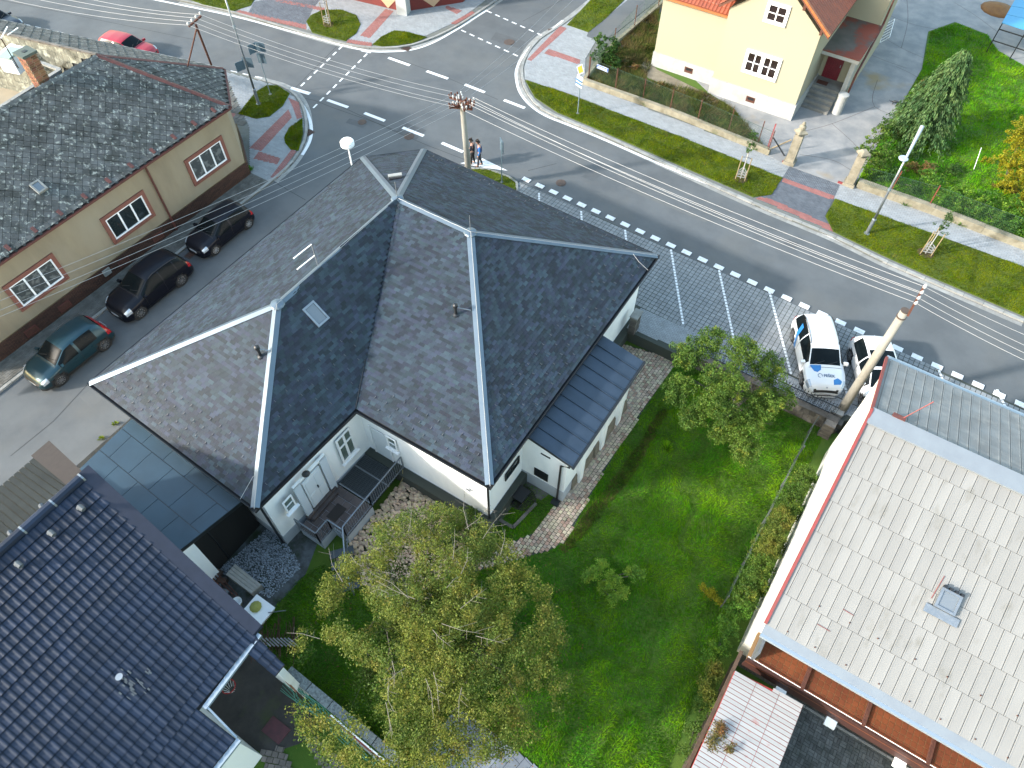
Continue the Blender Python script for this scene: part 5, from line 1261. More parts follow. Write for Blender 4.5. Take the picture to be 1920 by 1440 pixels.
make_car('parked_car', 'teal compact crossover with red band of tail lights, nearest car on the left street', loc, -math.pi/2-.0, paint('paint_teal', lin(.022, .07, .09), metal=.5, rough=.3),
         dict(L=4.13, W=1.77, H=1.57, wb=2.53, fo=.87, wr=.33, tail=(.02, .075), pil=[(.43, .455)], sg=(.2, .7)), red_band=True, clad=True, group='cars parked along the left kerb')
loc, hd = car_at((268, 595), (345, 535), 2.69, .88, True, .82, 4.5)
make_car('parked_car', 'black estate style off-roader with pale alloy wheels, middle car of the left street', loc, -math.pi/2, paint('paint_black', lin(.005, .006, .012)),
         dict(L=4.5, W=1.86, H=1.66, wb=2.69, fo=.82, wr=.35, sg=(.09, .7), pil=[(.4, .42), (.2, .215)]), rails=True, group='cars parked along the left kerb')
loc, hd = car_at((408, 477), (470, 427), 2.49, .81, True, .8, 3.92)
make_car('parked_car', 'small black hatchback with silver wheel trims, farthest car along the left kerb', loc, -math.pi/2, paint('paint_black_blue', lin(.008, .009, .016)),
         dict(L=3.92, W=1.68, H=1.47, wb=2.49, fo=.8, wr=.3, sg=(.14, .7), pil=[(.42, .44)]), wheel_mat=K['cap'], spokes=8, group='cars parked along the left kerb')
pw_ = paint('paint_white', lin(.78, .78, .78), rough=.3)
loc, hd = car_at((1498, 718), (1482, 637), 2.68, .9, False, .9, 4.5)
kod, surf, PK = make_car('parked_car', 'white company car with blue graphics and lettering on its bonnet in the marked bay', loc, hd, pw_,
               dict(L=4.5, W=1.86, H=1.66, wb=2.68, fo=.9, wr=.35, sg=(.1, .7), pil=[(.4, .42)], ws=(.59, .735)), rails=True, spokes=5, group='white cars in the parking bays')
blue = mat('decal_blue', lin(.02, .16, .42), .35, coat=.5)
def decal(poly, m, par=kod, name='blue_graphic', n=6):
    mb = MB(); c = Vector((sum(p[0] for p in poly)/len(poly), sum(p[1] for p in poly)/len(poly)))
    for i in range(len(poly)):
        a, b = Vector(poly[i]), Vector(poly[(i+1) % len(poly)])
        for r in range(n):
            for s_ in range(n):
                qs = []
                for (rr_, ss_) in ((r, s_), (r+1, s_), (r+1, s_+1), (r, s_+1)):
                    p = c+(a.lerp(b, ss_/n)-c)*(rr_/n); qs.append((p.x, p.y, surf(p.x, p.y)+.012))
                mb.face(qs[::-1])
    return mb.build(name, m, par, origin=(0, 0, 0))
hx0 = (PK['ws'][1]-.5)*4.5+.02
decal([(hx0, -.72), (hx0, -.2), (hx0+.22, -.22), (hx0+.36, -.4), (hx0+.3, -.55)], blue)
decal([(hx0+.62, .5), (hx0+.72, .3), (hx0+.94, .3), (hx0+.9, .62), (hx0+.75, .7)], blue)
side = MB()     # diagonal band over the side and rear pillar
def sidept(x, k):   # k: 0 sill .. 1 roof edge
    z = .35+k*1.08; y = -(.93-max(0, z-1.0)*.42)-.02; return (x, y, z)
for k in range(10):
    k0, k1 = k/10, (k+1)/10; side.face([sidept(-.62-k0*.45+.13, k0), sidept(-.62-k0*.45-.13, k0), sidept(-.62-k1*.45-.13, k1), sidept(-.62-k1*.45+.13, k1)])
side.build('blue_band', blue, kod, origin=(0, 0, 0))
def text_mesh(body, size, fn, m, par, name='lettering', bold=0.):
    cu = bpy.data.curves.new('t', 'FONT'); cu.body = body; cu.size = size; cu.align_x = 'CENTER'; cu.offset = bold
    ob = bpy.data.objects.new('t', cu); C.objects.link(ob); bpy.context.view_layer.update()
    me = bpy.data.meshes.new_from_object(ob.evaluated_get(bpy.context.evaluated_depsgraph_get())); bpy.data.objects.remove(ob); bpy.data.curves.remove(cu)
    for v in me.vertices: v.co = fn(v.co.x, v.co.y)
    me.materials.clear(); me.materials.append(m); o = bpy.data.objects.new(name, me); link(o, par); return o
tx = hx0+.6
def hood(x, y):
    X_, Y_ = tx-y, .12+x; return Vector((X_, Y_, surf(X_, Y_)+.014))
dkblue = mat('decal_dark_blue', lin(.015, .07, .16), .4)
text_mesh('PEŠEK', .2, hood, dkblue, kod, bold=.004)
hx = MB()
for k in range(6):
    if k == 4: continue
    a, b = math.radians(60*k+30), math.radians(60*k+90)
    o_ = (-.42, .07); qs = [hood(o_[0]+r*math.cos(t), o_[1]+r*math.sin(t)) for r, t in ((.12, a), (.12, b), (.09, b), (.09, a))]; hx.face(qs)
hx.build('hexagon_logo', dkblue, kod, origin=(0, 0, 0))
MB().lathe((2.12, 0, surf(2.12, 0)+.005), [(.05, 0), (.05, .01)], 14).build('badge', K['rim'], kod, origin=(0, 0, 0))
loc, hd2 = car_at((1612, 757), (1587, 682), 2.68, .9, False, .86, 4.45)
make_car('parked_car', 'plain white car with dark panoramic roof glass, half hidden by the concrete pole', loc, hd, pw_,
         dict(L=4.45, W=1.84, H=1.56, wb=2.68, fo=.86, wr=.34, sg=(.14, .7), pil=[(.4, .42)]), sunroof=(.33, .54), spokes=5, group='white cars in the parking bays')
c = G(240, 86, .75)
make_car('parked_car', 'bright red car beyond the lichen roof, only its roof and bonnet showing', (c.x, c.y-.1, 0), .2, paint('paint_red', lin(.5, .012, .03)), dict(L=4.2, W=1.75, H=1.45, wb=2.5, fo=.85, wr=.31), group=None)
c = G(-14, 38, .75)
make_car('parked_car', 'dark blue grey car cut off by the top left corner', (c.x, c.y, 0), .2, paint('paint_darkblue', lin(.02, .025, .045)), dict(L=4.4, W=1.78, H=1.5, wb=2.6, fo=.85, wr=.32))
# ================================================================== STREET FURNITURE, WIRES, PEOPLE
K['polecon'] = mat('pole_concrete', lin(.4, .38, .33), .85, lin(.3, .28, .24), 3, 5, bump=.15, stretch=(1, 1, .3))
K['porcelain'] = mat('porcelain', lin(.7), .3); K['signblue'] = mat('sign_back', lin(.16, .24, .3), .5, metal=.3)
K['signpole'] = mat('sign_pole', lin(.35, .45, .5), .45, metal=.4)
# concrete pole at the crossing
mp0 = G(881, 352); mp1 = G(866, 190, 6.1)
cpole = thing('concrete_pole', 'round concrete power pole with rusty crossarms beside the two people', 'power pole', mp0)
MB().tube([mp0, mp0.lerp(mp1, .5), mp1], [.2, .165, .13], 16).build('shaft', K['polecon'], cpole, smooth=True)
for k in range(1, 6):
    p = mp0.lerp(mp1, k/6); MB().tube([p, p+Vector((0, 0, .03))], .2-.012*k, 14).build('band', K['kerb'], cpole)
tp0 = mp1+Vector((0, 0, -.1)); ins_m = []
for z, a, Lh in ((.1, .05, .75), (-.12, .9, .7), (.0, -.75, .7), (-.3, .4, .55)):
    d = Vector((math.cos(a), math.sin(a), 0)); arm = MB(); c_ = tp0+Vector((0, 0, z)); arm.bar(c_-d*Lh, c_+d*Lh, .1, .1)
    ao = arm.build('crossarm', K['rust'], cpole)
    for k in (-1, -.66, -.33, .33, .66, 1):
        for sd in (-.1, .1):
            q_ = c_+d*Lh*k*.95+Vector((-d.y, d.x, 0))*sd+Vector((0, 0, .05)); MB().lathe(q_, [(.02, 0), (.02, .08), (.045, .09), (.045, .16), (.02, .2)], 8).build('insulator', K['rust'] if random.random() < .6 else K['porcelain'], ao)
# concrete pole at the right
rp0 = G(1578, 770); rp1 = G(1697, 583, 7.1)
rpole = thing('concrete_pole', 'tall leaning looking concrete pole standing at the end of the ornamental iron fence', 'power pole', rp0)
MB().tube([rp0+Vector((0, 0, GZ)), rp0.lerp(rp1, .5), rp1], [.22, .19, .16], 16).build('shaft', K['polecon'], rpole, smooth=True)
MB().tube([rp1, rp1+Vector((0, 0, .04))], .17, 14).build('cap_ring', K['rustdull'], rpole)
MB().tube([rp1-Vector((0, 0, .35)), rp1-Vector((0, 0, .3))], .19, 14).build('band', K['rustdull'], rpole)
ra = G(1702, 592, 7.0); rb_ = G(1733, 536, 8.5); MB().bar(ra, rb_, .08).build('bracket', K['rust'], rpole)
rins = []
for t in (.45, .62, .8, .98):
    p = ra.lerp(rb_, t); rins.append(p); MB().lathe(p+Vector((.03, 0, 0)), [(.03, -.05), (.07, -.03), (.07, .04), (.05, .06), (.05, .1), (.02, .13)], 10).build('insulator', K['porcelain'], rpole)
# A-frame pole on the ochre house roof
af = thing('roof_pole', 'rusty two legged power mast rising from the lichen covered roof edge', 'power pole', G(352, 122, 5.6))
ft1, ft2 = G(352, 124, 5.6), G(396, 121, 5.2); atop = G(369, 52, 8.3)
MB().tube([ft1, atop], .04, 8).build('leg', K['rust'], af); MB().tube([ft2, atop+Vector((.0, 0, .15))], .06, 8).build('leg', K['rust'], af)
a0, a1 = G(354, 50, 8.5), G(377, 30, 8.7); arm = MB().bar(a0, a1, .08).build('crossarm', K['rust'], af); ains = []
for t in (0, .33, .66, 1):
    p = a0.lerp(a1, t)+Vector((0, 0, .08)); ains.append(p); MB().lathe(p, [(.03, 0), (.06, .02), (.06, .1), (.03, .14)], 8).build('insulator', K['porcelain'], arm)
def wire(a, b, sag, label, grp, r=.0095):
    a = Vector(a); b = Vector(b); n = 24
    o = MB().tube([a.lerp(b, i/n)-Vector((0, 0, sag*4*(i/n)*(1-i/n))) for i in range(n+1)], r, 4, caps=False).build('power_line', K['wire'])
    tag(o, label, 'power line', grp)
mt = [tp0+Vector((math.cos(.9)*k, math.sin(.9)*k, .15)) for k in (-.6, -.25, .25, .6)]
mt = [G(x_, y_, 6.3) for x_, y_ in ((848, 176), (850, 186), (852, 196), (862, 204))]
NTH = ['uppermost', 'second', 'third', 'lowest']
for n_, (p, q_) in enumerate(zip(ains, [G(848, 172, 6.3), G(848, 181, 6.3), G(850, 193, 6.3), G(852, 200, 6.3)][::-1])): wire(p, q_, .35, NTH[3-n_]+' of the pale wires between the rusty roof mast and the concrete pole', 'wires between roof mast and concrete pole')
offs_ = [(100, -12), (85, -3), (70, 10), (55, 22)]
for n_, (p, e_) in enumerate(zip(ains, [(-40, -14), (-40, -28), (-40, -40), (60, -30)])): wire(p, G(e_[0], e_[1], 8.8), .3, NTH[3-n_]+' of the pale wires leaving the rusty roof mast to the top left', 'wires left of the roof mast')
for n_, ((x0_, y0_), p) in enumerate(zip(((872, 208), (880, 196), (884, 192), (886, 182)), rins)): wire(G(x0_, y0_, 6.3), p, .3, NTH[3-n_]+' of the pale wires between the two concrete poles above the road', 'wires between the concrete poles')
wire(G(884, 187, 6.3), rins[2]+Vector((.03, .05, -.1)), .42, 'slack extra wire sagging among those between the two concrete poles', 'wires between the concrete poles')
for n_, (p, (u, v)) in enumerate(zip(rins, ((2100, 757), (2100, 742), (2100, 726), (2100, 700)))): wire(p, G(u, v, 7.6), .15, NTH[3-n_]+' of the pale wires leaving the right pole towards the right edge', 'wires right of the right pole')
for n_, ((u0, v0), (u1, v1_)) in enumerate(zip(((846, 180), (846, 190), (850, 198), (858, 206)), ((-30, 560), (-30, 576), (-30, 594), (-30, 606)))): wire(G(u0, v0, 6.2), G(u1, v1_, 6.8), .25, NTH[n_]+' of the wires crossing the left street above the black cars', 'wires over the left street')
for n_, ((u0, v0), (u1, v1_)) in enumerate(zip(((862, 170), (872, 172), (884, 178)), ((1085, -40), (1115, -40), (1150, -40)))): wire(G(u0, v0, 6.3), G(u1, v1_, 7.2), .25, ['leftmost', 'middle', 'rightmost'][n_]+' of the thin wires over the side road at the top', 'wires over the side road', r=.007)
# lamp posts
def lamp_post(label, base, top, head_dir, par_r=.07, z=0, lum=True):
    base = Vector(base); t = thing('street_lamp', label, 'street lamp', base, 0, None)
    h_ = top.z
    MB().lathe(base, [(.17, 0), (.17, .04), (.1, .06), (.1, 1.0), (.115, 1.01), (.115, 1.06), (.075, 1.1)], 12).build('base', K['steel'], t)
    MB().tube([base+Vector((0, 0, 1.05)), base.lerp(top, .5), top], [.07, .06, .045], 12).build('pole', K['steel'], t, smooth=True)
    MB().tube([base.lerp(top, .62), base.lerp(top, .64)], .085, 10).build('collar', K['signpole'], t)
    if lum:
        d = Vector(head_dir).normalized(); s = Vector((-d.y, d.x, 0)); a = top-d*.15
        MB().hexa([a-s*.07-Vector((0, 0, .05)), a+d*.8-s*.13-Vector((0, 0, .03)), a+d*.8+s*.13-Vector((0, 0, .03)), a+s*.07-Vector((0, 0, .05)), a-s*.06+Vector((0, 0, .06)), a+d*.78-s*.1+Vector((0, 0, .06)), a+d*.78+s*.1+Vector((0, 0, .06)), a+s*.06+Vector((0, 0, .06))]).build('luminaire', K['signpole'], t)
    return t
b_ = G(1625, 438, .1); tl = lamp_post('tall grey street lamp on the grass strip left of the staked tree', b_, G(1697, 300, 5.6), (1, 1, 0), lum=False)
t0_ = G(1697, 300, 5.6); t1_ = G(1730, 236, 6.9)
MB().tube([t0_, t1_], [.06, .1], 10).build('luminaire', mat('lamp_head_pale', lin(.4, .48, .58), .4, metal=.3), tl)
MB().lathe(t0_+Vector((-.1, 0, .0)), [(.05, -.05), (.2, 0), (.24, .06), (.2, .1)], 14).build('lamp_bowl', mat('lamp_bowl', lin(.5, .6, .75), .2), tl)
b_ = G(485, 195, .1); tl2 = lamp_post('tall grey street lamp with sign plates on the left corner grass island', b_, b_+Vector((0, 0, 8.2)), (0, 1, 0))
def plate(par, c, n, w, h, m=None, rim=None, name='sign_plate', roll=0.):
    c = Vector(c); n = Vector(n).normalized(); e = Vector((0, 0, 1)).cross(n).normalized(); u = n.cross(e)
    e2 = e*math.cos(roll)+u*math.sin(roll); u2 = -e*math.sin(roll)+u*math.cos(roll)
    o = MB().obox(c-e2*w/2-u2*h/2-n*.012, e2*w, u2*h, n*.02).build(name, rim or K['signblue'], par)
    if m: MB().obox(c-e2*(w/2-.05)-u2*(h/2-.05)+n*.009, e2*(w-.1), u2*(h-.1), n*.006).build('sign_face', m, o)
    return o
p = G(457, 122, 2.75)
plate(tl2, p+Vector((.0, .35, 0)), (-.5, 1, 0), .65, .65); plate(tl2, p+Vector((-.25, -.1, -.1)), (-1, .3, 0), .6, .6)
def sign_post(label, base, h, lean=None):
    t = thing('road_sign', label, 'road sign', base); MB().tube([base, base+Vector((0, 0, h))], .032, 8).build('post', K['signpole'], t)
    MB().lathe(base, [(.12, 0), (.12, .03), (.05, .05)], 8).build('foot', K['kerb'], t); return t
b_ = G(507, 177, .1); sp1 = sign_post('grey sign post with two sign plates on the left corner grass island', b_, 3.5)
plate(sp1, b_+Vector((.0, .3, 3.15)), (-.5, 1, 0), .6, .6, name='sign_plate'); plate(sp1, b_+Vector((-.2, -.15, 3.2)), (-1, .2, 0), .6, .6); plate(sp1, b_+Vector((.05, .1, 2.5)), (-.4, 1, 0), .55, .65)
b_ = G(1083, 213, .1); sp2 = sign_post('road sign with yellow and white priority plate above a blue and white plate', b_, 3.4)
yel = mat('sign_amber', lin(.65, .28, .015), .5); wht = mat('sign_white', lin(.72), .5); blu = mat('sign_blue', lin(.1, .25, .45), .5)
plate(sp2, b_+Vector((-.03, -.07, 3.1)), (-.35, -1, .25), .5, .5, yel, wht, roll=.75)
o_ = plate(sp2, b_+Vector((-.03, -.07, 2.3)), (-.35, -1, .1), .55, .7, mat('sign_pale_blue', lin(.55, .68, .8), .5), wht)
MB().bar(b_+Vector((-.3, -.1, 2.42)), b_+Vector((.22, -.28, 2.42)), .05, .05).build('stripe', blu, o_); MB().bar(b_+Vector((-.3, -.1, 2.2)), b_+Vector((.22, -.28, 2.2)), .05, .05).build('stripe', blu, o_)
b_ = G(941, 342, .05); sp3 = sign_post('grey backed road sign on the small green corner by the parking bays', b_, 2.85)
plate(sp3, b_+Vector((0, .03, 2.55)), (.75, 1, 0), .55, .8, None, K['signblue']); MB().bar(b_+Vector((-.15, .1, 2.7)), b_+Vector((.15, -.05, 2.7)), .03).build('bracket', K['steel'], sp3)
# white drum lamp behind the roof corner
lt = G(651, 268, 5.0); dl = thing('drum_lamp', 'white flattened round lamp on a thin pole behind the light roof slope', 'street lamp', (lt.x, lt.y, 0))
MB().tube([(lt.x, lt.y, 0), (lt.x, lt.y, lt.z-.1)], .04, 8).build('pole', K['upvc'], dl)
MB().lathe((lt.x, lt.y, lt.z-.12), [(.1, -.08), (.33, -.04), (.36, 0), (.36, .1), (.33, .13), (.34, .15), (.36, .2), (.3, .27), (.1, .31), (.02, .31)], 24).build('shade', K['upvc'], dl, smooth=False)
# staked young trees' frames are built with the trees
# ---------------------------------------------------------------- garden walls and fences of the yellow house
K['oldwall'] = mat('old_garden_wall', lin(.42, .38, .28), .9, lin(.25, .22, .15), 2, 6, bump=.5, col3=lin(.16, .17, .08), scale3=1.2, fac3=(.6, .72))
def lowwall(label, pts, h, w, name='garden_wall', m=None, z=.05, seg=2.5):
    t = thing(name, label, 'wall', (pts[0][0], pts[0][1], z))
    for a, b in zip(pts, pts[1:]):
        a = Vector((a[0], a[1], 0)); b = Vector((b[0], b[1], 0)); L = (b-a).length; n = max(1, round(L/seg)); d = (b-a).normalized(); s = Vector((-d.y, d.x, 0))*w
        for i in range(n):
            p = a+d*(L*i/n+.005); q_ = a+d*(L*(i+1)/n-.005); hh_ = h+random.uniform(-.02, .02)
            MB().hexa([v+Vector((0, 0, z)) for v in (p, q_, q_+s, p+s)]+[v+Vector((0, 0, z+hh_)) for v in (p, q_, q_+s*.94, p+s*.94)]).build('wall_block', m or K['oldwall'], t)
    return t
wy0 = [tuple(G(1092, 158, .1)[:2]), tuple(G(1250, 214, .1)[:2]), tuple(G(1440, 292, .1)[:2])]
lowwall('old low concrete garden wall with rusty posts in front of the yellow house', wy0, .42, .3)
lowwall('low wall with tall green mesh running back along the asphalt path', [tuple(G(1100, 152, .1)[:2]), tuple(G(1150, 90, .1)[:2]), tuple(G(1250, 5, .1)[:2]), tuple(G(1330, -60, .1)[:2])], .35, .25)
wy1 = [tuple(G(1604, 352, .1)[:2]), tuple(G(1745, 402, .1)[:2]), tuple(G(1935, 475, .1)[:2]), tuple(G(2150, 560, .1)[:2])]
lowwall('cream weathered low wall below the hedge right of the gate', wy1, .5, .4)
K['wiredark'] = mat('fence_wire_grey', lin(.12, .14, .14), .6)
K['netgreen'] = mat('green_mesh_wire', lin(.05, .11, .07), .6)
def wirefence(label, pts, posts, h, z0, m, postm, step=.13, name='wire_fence', sag=.0):
    t = thing(name, label, 'fence', (pts[0][0], pts[0][1], z0))
    for a, b in zip(pts, pts[1:]):
        a = Vector((a[0], a[1], z0)); b = Vector((b[0], b[1], z0)); L = (b-a).length; d = (b-a).normalized(); nw = MB(); n = int(L/step)
        for i in range(n+1):
            p = a+d*(i*L/n)
            for sg_ in (1, -1):
                q_ = p+d*sg_*h*.9+Vector((0, 0, h)); 
                tt = (q_-a).dot(d)/L
                if tt < 0 or tt > 1:
                    k = (0-(p-a).dot(d)) if tt < 0 else (L-(p-a).dot(d)); f = k/(sg_*h*.9); q_ = p.lerp(q_, f)
                if (q_-p).length > .02: nw.bar(p, q_, .006)
        nw.bar(a+Vector((0, 0, h)), b+Vector((0, 0, h)), .012)
        nw.build('wire_mesh', m, t)
    for (x, y) in posts: MB().bar((x, y, z0-.1), (x+random.uniform(-.04, .04), y, z0+h+.12), .05).build('post', postm, t)
fp_ = [tuple(G(u, v, .5)[:2]) for u, v in ((1104, 142), (1154, 163), (1206, 182), (1257, 202), (1309, 222), (1367, 240), (1423, 262), (1441, 280))]
wirefence('green wire mesh fence on rusty posts along the yellow house garden', [fp_[0], fp_[4], fp_[7]], fp_, 1.25, .45, K['netgreen'], K['rust'])
fq_ = [tuple(G(u, v, .5)[:2]) for u, v in ((1104, 142), (1150, 88), (1190, 45), (1235, 8), (1290, -40))]
wirefence('green wire mesh fence beside the asphalt path at the top', fq_, fq_, 1.4, .35, K['netgreen'], K['rust'])
fr_ = [tuple(G(u, v, .6)[:2]) for u, v in ((1618, 345), (1673, 353), (1745, 380), (1900, 440))]
wirefence('dark wire fence with thin red posts below the right hedge', [fr_[0], fr_[2], fr_[3]], fr_[1:3], 1.2, .5, K['netgreen'], K['redtrim'])
# street name plate
p = G(1130, 128, 1.6); np_ = thing('street_name_plate', 'blue street name plate with white lettering hanging on the green mesh fence', 'sign', p)
d = (Vector(fp_[1])-Vector(fp_[0])).normalized(); d = Vector((d.x, d.y, 0)); nn_ = Vector((d.y, -d.x, 0))
MB().obox(p-d*.45-Vector((0, 0, .13)), d*.9, nn_*.02, (0, 0, .28)).build('plate', mat('plate_blue', lin(.12, .2, .5), .4), np_)
br = MB()
for o_, a_, b_ in ((-.43, .86, .012), ): br.obox(p-d*.43-Vector((0, 0, .115))+nn_*.021, d*.86, nn_*.003, (0, 0, .016)); br.obox(p-d*.43+Vector((0, 0, .12))+nn_*.021, d*.86, nn_*.003, (0, 0, .016))
for k in range(9): br.obox(p-d*(.36-k*.08)-Vector((0, 0, .04))+nn_*.021, d*.05, nn_*.003, (0, 0, .07))
br.build('white_marks', K['upvc'], np_)
# gate pillars
K['sandstone'] = mat('pillar_stone', lin(.42, .37, .28), .9, lin(.26, .23, .16), 2.5, 6, bump=.5)
def pillar(label, base, top, orn):
    t = thing('gate_pillar', label, 'gate pillar', base); h = top.z
    MB().box(base.x, base.y, 0, .68, .68, .3).build('base', K['sandstone'], t); MB().box(base.x, base.y, .3, .5, .5, h-.75).build('shaft', K['sandstone'], t)
    MB().box(base.x, base.y-.251, .6, .3, .02, h-1.3).build('panel', K['sandstone'], t)
    MB().lathe((base.x, base.y, h-.45), [(.3, 0), (.42, .08), (.42, .16), (.3, .24), (.16, .34)], 4).build('cap', K['sandstone'], t)
    if orn: MB().lathe((base.x, base.y, h-.14), [(.1, 0), (.2, .08), (.2, .2), (.08, .3), (.12, .36), (.03, .5)], 10).build('finial', K['sandstone'], t)
    return t
pb = G(1480, 305, .1); pillar('stone gate pillar with worn ornament on top, left of the driveway', pb, Vector((0, 0, 2.6)), True)
pb = G(1592, 345, .1); pillar('plain stone gate pillar overgrown by the hedge, right of the driveway', pb, Vector((0, 0, 2.6)), False)
gt = thing('leaning_boards', 'crossed dark and pale boards leaning between wall end and gate pillar', 'boards', G(1460, 285, .1))
MB().bar(G(1450, 258, 1.0), G(1471, 292, .15), .06).build('board', K['black'], gt); MB().bar(G(1436, 283, .2), G(1484, 262, 1.0), .06).build('board', mat('pale_wood', lin(.5, .38, .22), .8), gt); MB().bar(G(1437, 283, .1), G(1455, 232, 1.5), .08).build('red_post', K['redtrim'], gt)
for u, v in ((1471, 305), (1575, 344)):
    p = G(u, v, .1); o = MB().box(p.x, p.y, .09, .3, .12, .12).build('red_marker_block', K['redtrim']); tag(o, 'small red painted block at the foot of the %s gate pillar' % ('left' if u < 1500 else 'right'), 'marker')
# driveway slabs and yard of the yellow house
K['drive'] = mat('driveway_concrete', lin(.42, .41, .4), .85, lin(.28, .29, .3), .9, 7, (.35, .62), bump=.3, bscale=8, col3=lin(.4, .3, .17), scale3=.18, fac3=(.58, .68))
dv = MB(); dv.prism(G2([(1437, 290), (1480, 312), (1590, 352), (1606, 345), (1628, 300), (1660, 262), (1690, 205), (1735, 130), (1745, 70), (1790, 50), (1850, 75), (1870, 105), (1930, 140), (2000, 100), (2100, -120), (1300, -200), (1240, 90), (1330, 175), (1378, 205)], .1), .05, .12)
struct('driveway', dv, K['drive'])
for k_, px in enumerate([[(1645, 150), (1640, 200), (1722, 228)], [(1680, 125), (1712, 140), (1740, 160)], [(1600, 88), (1650, 110), (1700, 128)], [(1560, 232), (1600, 268), (1625, 300)], [(1650, 22), (1720, 48), (1790, 58)], [(1700, -5), (1702, 40), (1690, 90)], [(1500, 248), (1560, 232), (1640, 200)], [(1640, 60), (1690, 90), (1735, 110)], [(1500, 290), (1560, 300), (1600, 322)], [(1790, 5), (1830, 30), (1870, 60)]]):
    m_ = MB(); strip([tuple(G(u, v, .12)[:2]) for u, v in px], .028, .1245, m_); m_.build('slab_joint', K['rustdull'], bpy.data.objects['driveway'])
gg = MB(); gg.prism([tuple(p[:2]) for p in (G(1094, 156, .1), G(1250, 214, .1), G(1440, 292, .1), G(1440, 250, .1), G(1330, -60, .1))], .05, .1); struct('garden_bed', gg, K['grass'])
gg = MB(); gg.prism([tuple(p[:2]) for p in (G(1604, 348, .1), G(1745, 400, .1), G(1935, 472, .1), G(2300, 620, .1), G(2500, 0, .1), G(1990, 100, .1), G(1930, 130, .1), G(1870, 95, .1), G(1850, 65, .1), G(1790, 42, .1), G(1740, 60, .1), G(1728, 130, .1), G(1685, 205, .1), G(1650, 262, .1))], .05, .14); struct('side_lawn', gg, K['grass'])
am = MB(); am.prism([tuple(p[:2]) for p in (G(1104, 58, .1), G(1100, 68, .1), G(1125, 78, .1), G(1155, 62, .1), G(1245, -10, .1), G(1190, -10, .1))], .05, .112); struct('asphalt_path', am, K['asphalt'])
MB().prism(G2([(1213, 108), (1232, 130), (1335, 180), (1385, 210), (1352, 210), (1290, 176), (1215, 146), (1200, 124)], .12), .05, .118).build('soil_apron', mat('soil_apron', lin(.34, .29, .21), .95, lin(.2, .17, .12), 2, 5, bump=.3), None)['kind'] = 'structure'
# carport frame with blue sheet roof
bp_ = thing('blue_shelter', 'shelter with bright blue sheet roof on dark steel frame in the top right corner', 'shelter', G(1870, 70, .1))
q0, q1, q2, q3 = G(1879, 42, 2.3), G(1962, 68, 2.3), G(1990, 5, 2.5), G(1905, -4, 2.5)
K['bluesheet2'] = mat('bright_blue_sheet', lin(.08, .42, .75), .5)
for i in range(3):
    a, b = q0.lerp(q3, i/3), q1.lerp(q2, i/3); c_, d_ = q1.lerp(q2, (i+.96)/3), q0.lerp(q3, (i+.96)/3)
    MB().hexa([a-Vector((0, 0, .05)), b-Vector((0, 0, .05)), c_-Vector((0, 0, .05)), d_-Vector((0, 0, .05)), a, b, c_, d_]).build('roof_sheet', K['bluesheet2'], bp_)
for p in (q0, q0.lerp(q1, .55), q1): MB().bar((p.x+.05, p.y+.1, .1), (p.x+.05, p.y+.1, p.z-.06), .07).build('post', K['black'], bp_)
MB().bar(q0+Vector((.05, .1, -.5)), q1+Vector((.05, .1, -.5)), .06).build('beam', K['black'], bp_); MB().bar(q0+Vector((.05, .1, -1.3)), q1+Vector((.05, .1, -1.3)), .06).build('beam', K['black'], bp_)
sd_ = MB(); p = G(1872, 18, .12); sd_.lathe((p.x, p.y, .12), [(1.3, 0), (.9, .12), (.4, .28), (.05, .34)], 14); o = sd_.build('sand_heap', mat('orange_sand', lin(.42, .2, .06), .95, lin(.3, .14, .05), 3), None, smooth=True); tag(o, 'orange sand heap beside the blue shelter', 'sand heap')
# black cat on the driveway
p = G(1677, 196, .12); cat = MB()
cat.tube([p+Vector((-.22, -.02, .13)), p+Vector((-.1, 0, .2)), p+Vector((.08, .03, .2)), p+Vector((.2, .05, .22)), p+Vector((.27, .06, .26)), p+Vector((.33, .07, .26))], [.03, .075, .08, .06, .065, .03], 10)
cat.tube([p+Vector((-.2, 0, .17)), p+Vector((-.33, -.03, .14)), p+Vector((-.42, .02, .2))], [.02, .018, .012], 6)
for dx, dy in ((-.13, -.05), (-.13, .05), (.16, -.02), (.16, .08)): cat.tube([p+Vector((dx, dy, .16)), p+Vector((dx+.01, dy, .08)), p+Vector((dx, dy, 0))], [.035, .022, .02], 6)
for dy in (.03, .1): cat.tube([p+Vector((.27, dy, .3)), p+Vector((.27, dy, .36))], [.022, .004], 5)
tag(cat.build('cat', K['black'], None, smooth=True), 'small black cat walking on the pale concrete driveway', 'cat')
# white rack against the side wall
p = G(1655, 60, .12); rk = thing('white_rack', 'white wire rack leaning at the side wall of the yellow house', 'rack', p)
a, b = G(1650, 80, .3), G(1660, 46, .3)
for k in range(7): MB().bar(a.lerp(b, k/6), a.lerp(b, k/6)+Vector((.45, .1, .5)), .03).build('rung', K['upvc'], rk)
MB().bar(a, b, .03).build('rail', K['upvc'], rk); MB().bar(a+Vector((.45, .1, .5)), b+Vector((.45, .1, .5)), .03).build('rail', K['upvc'], rk)
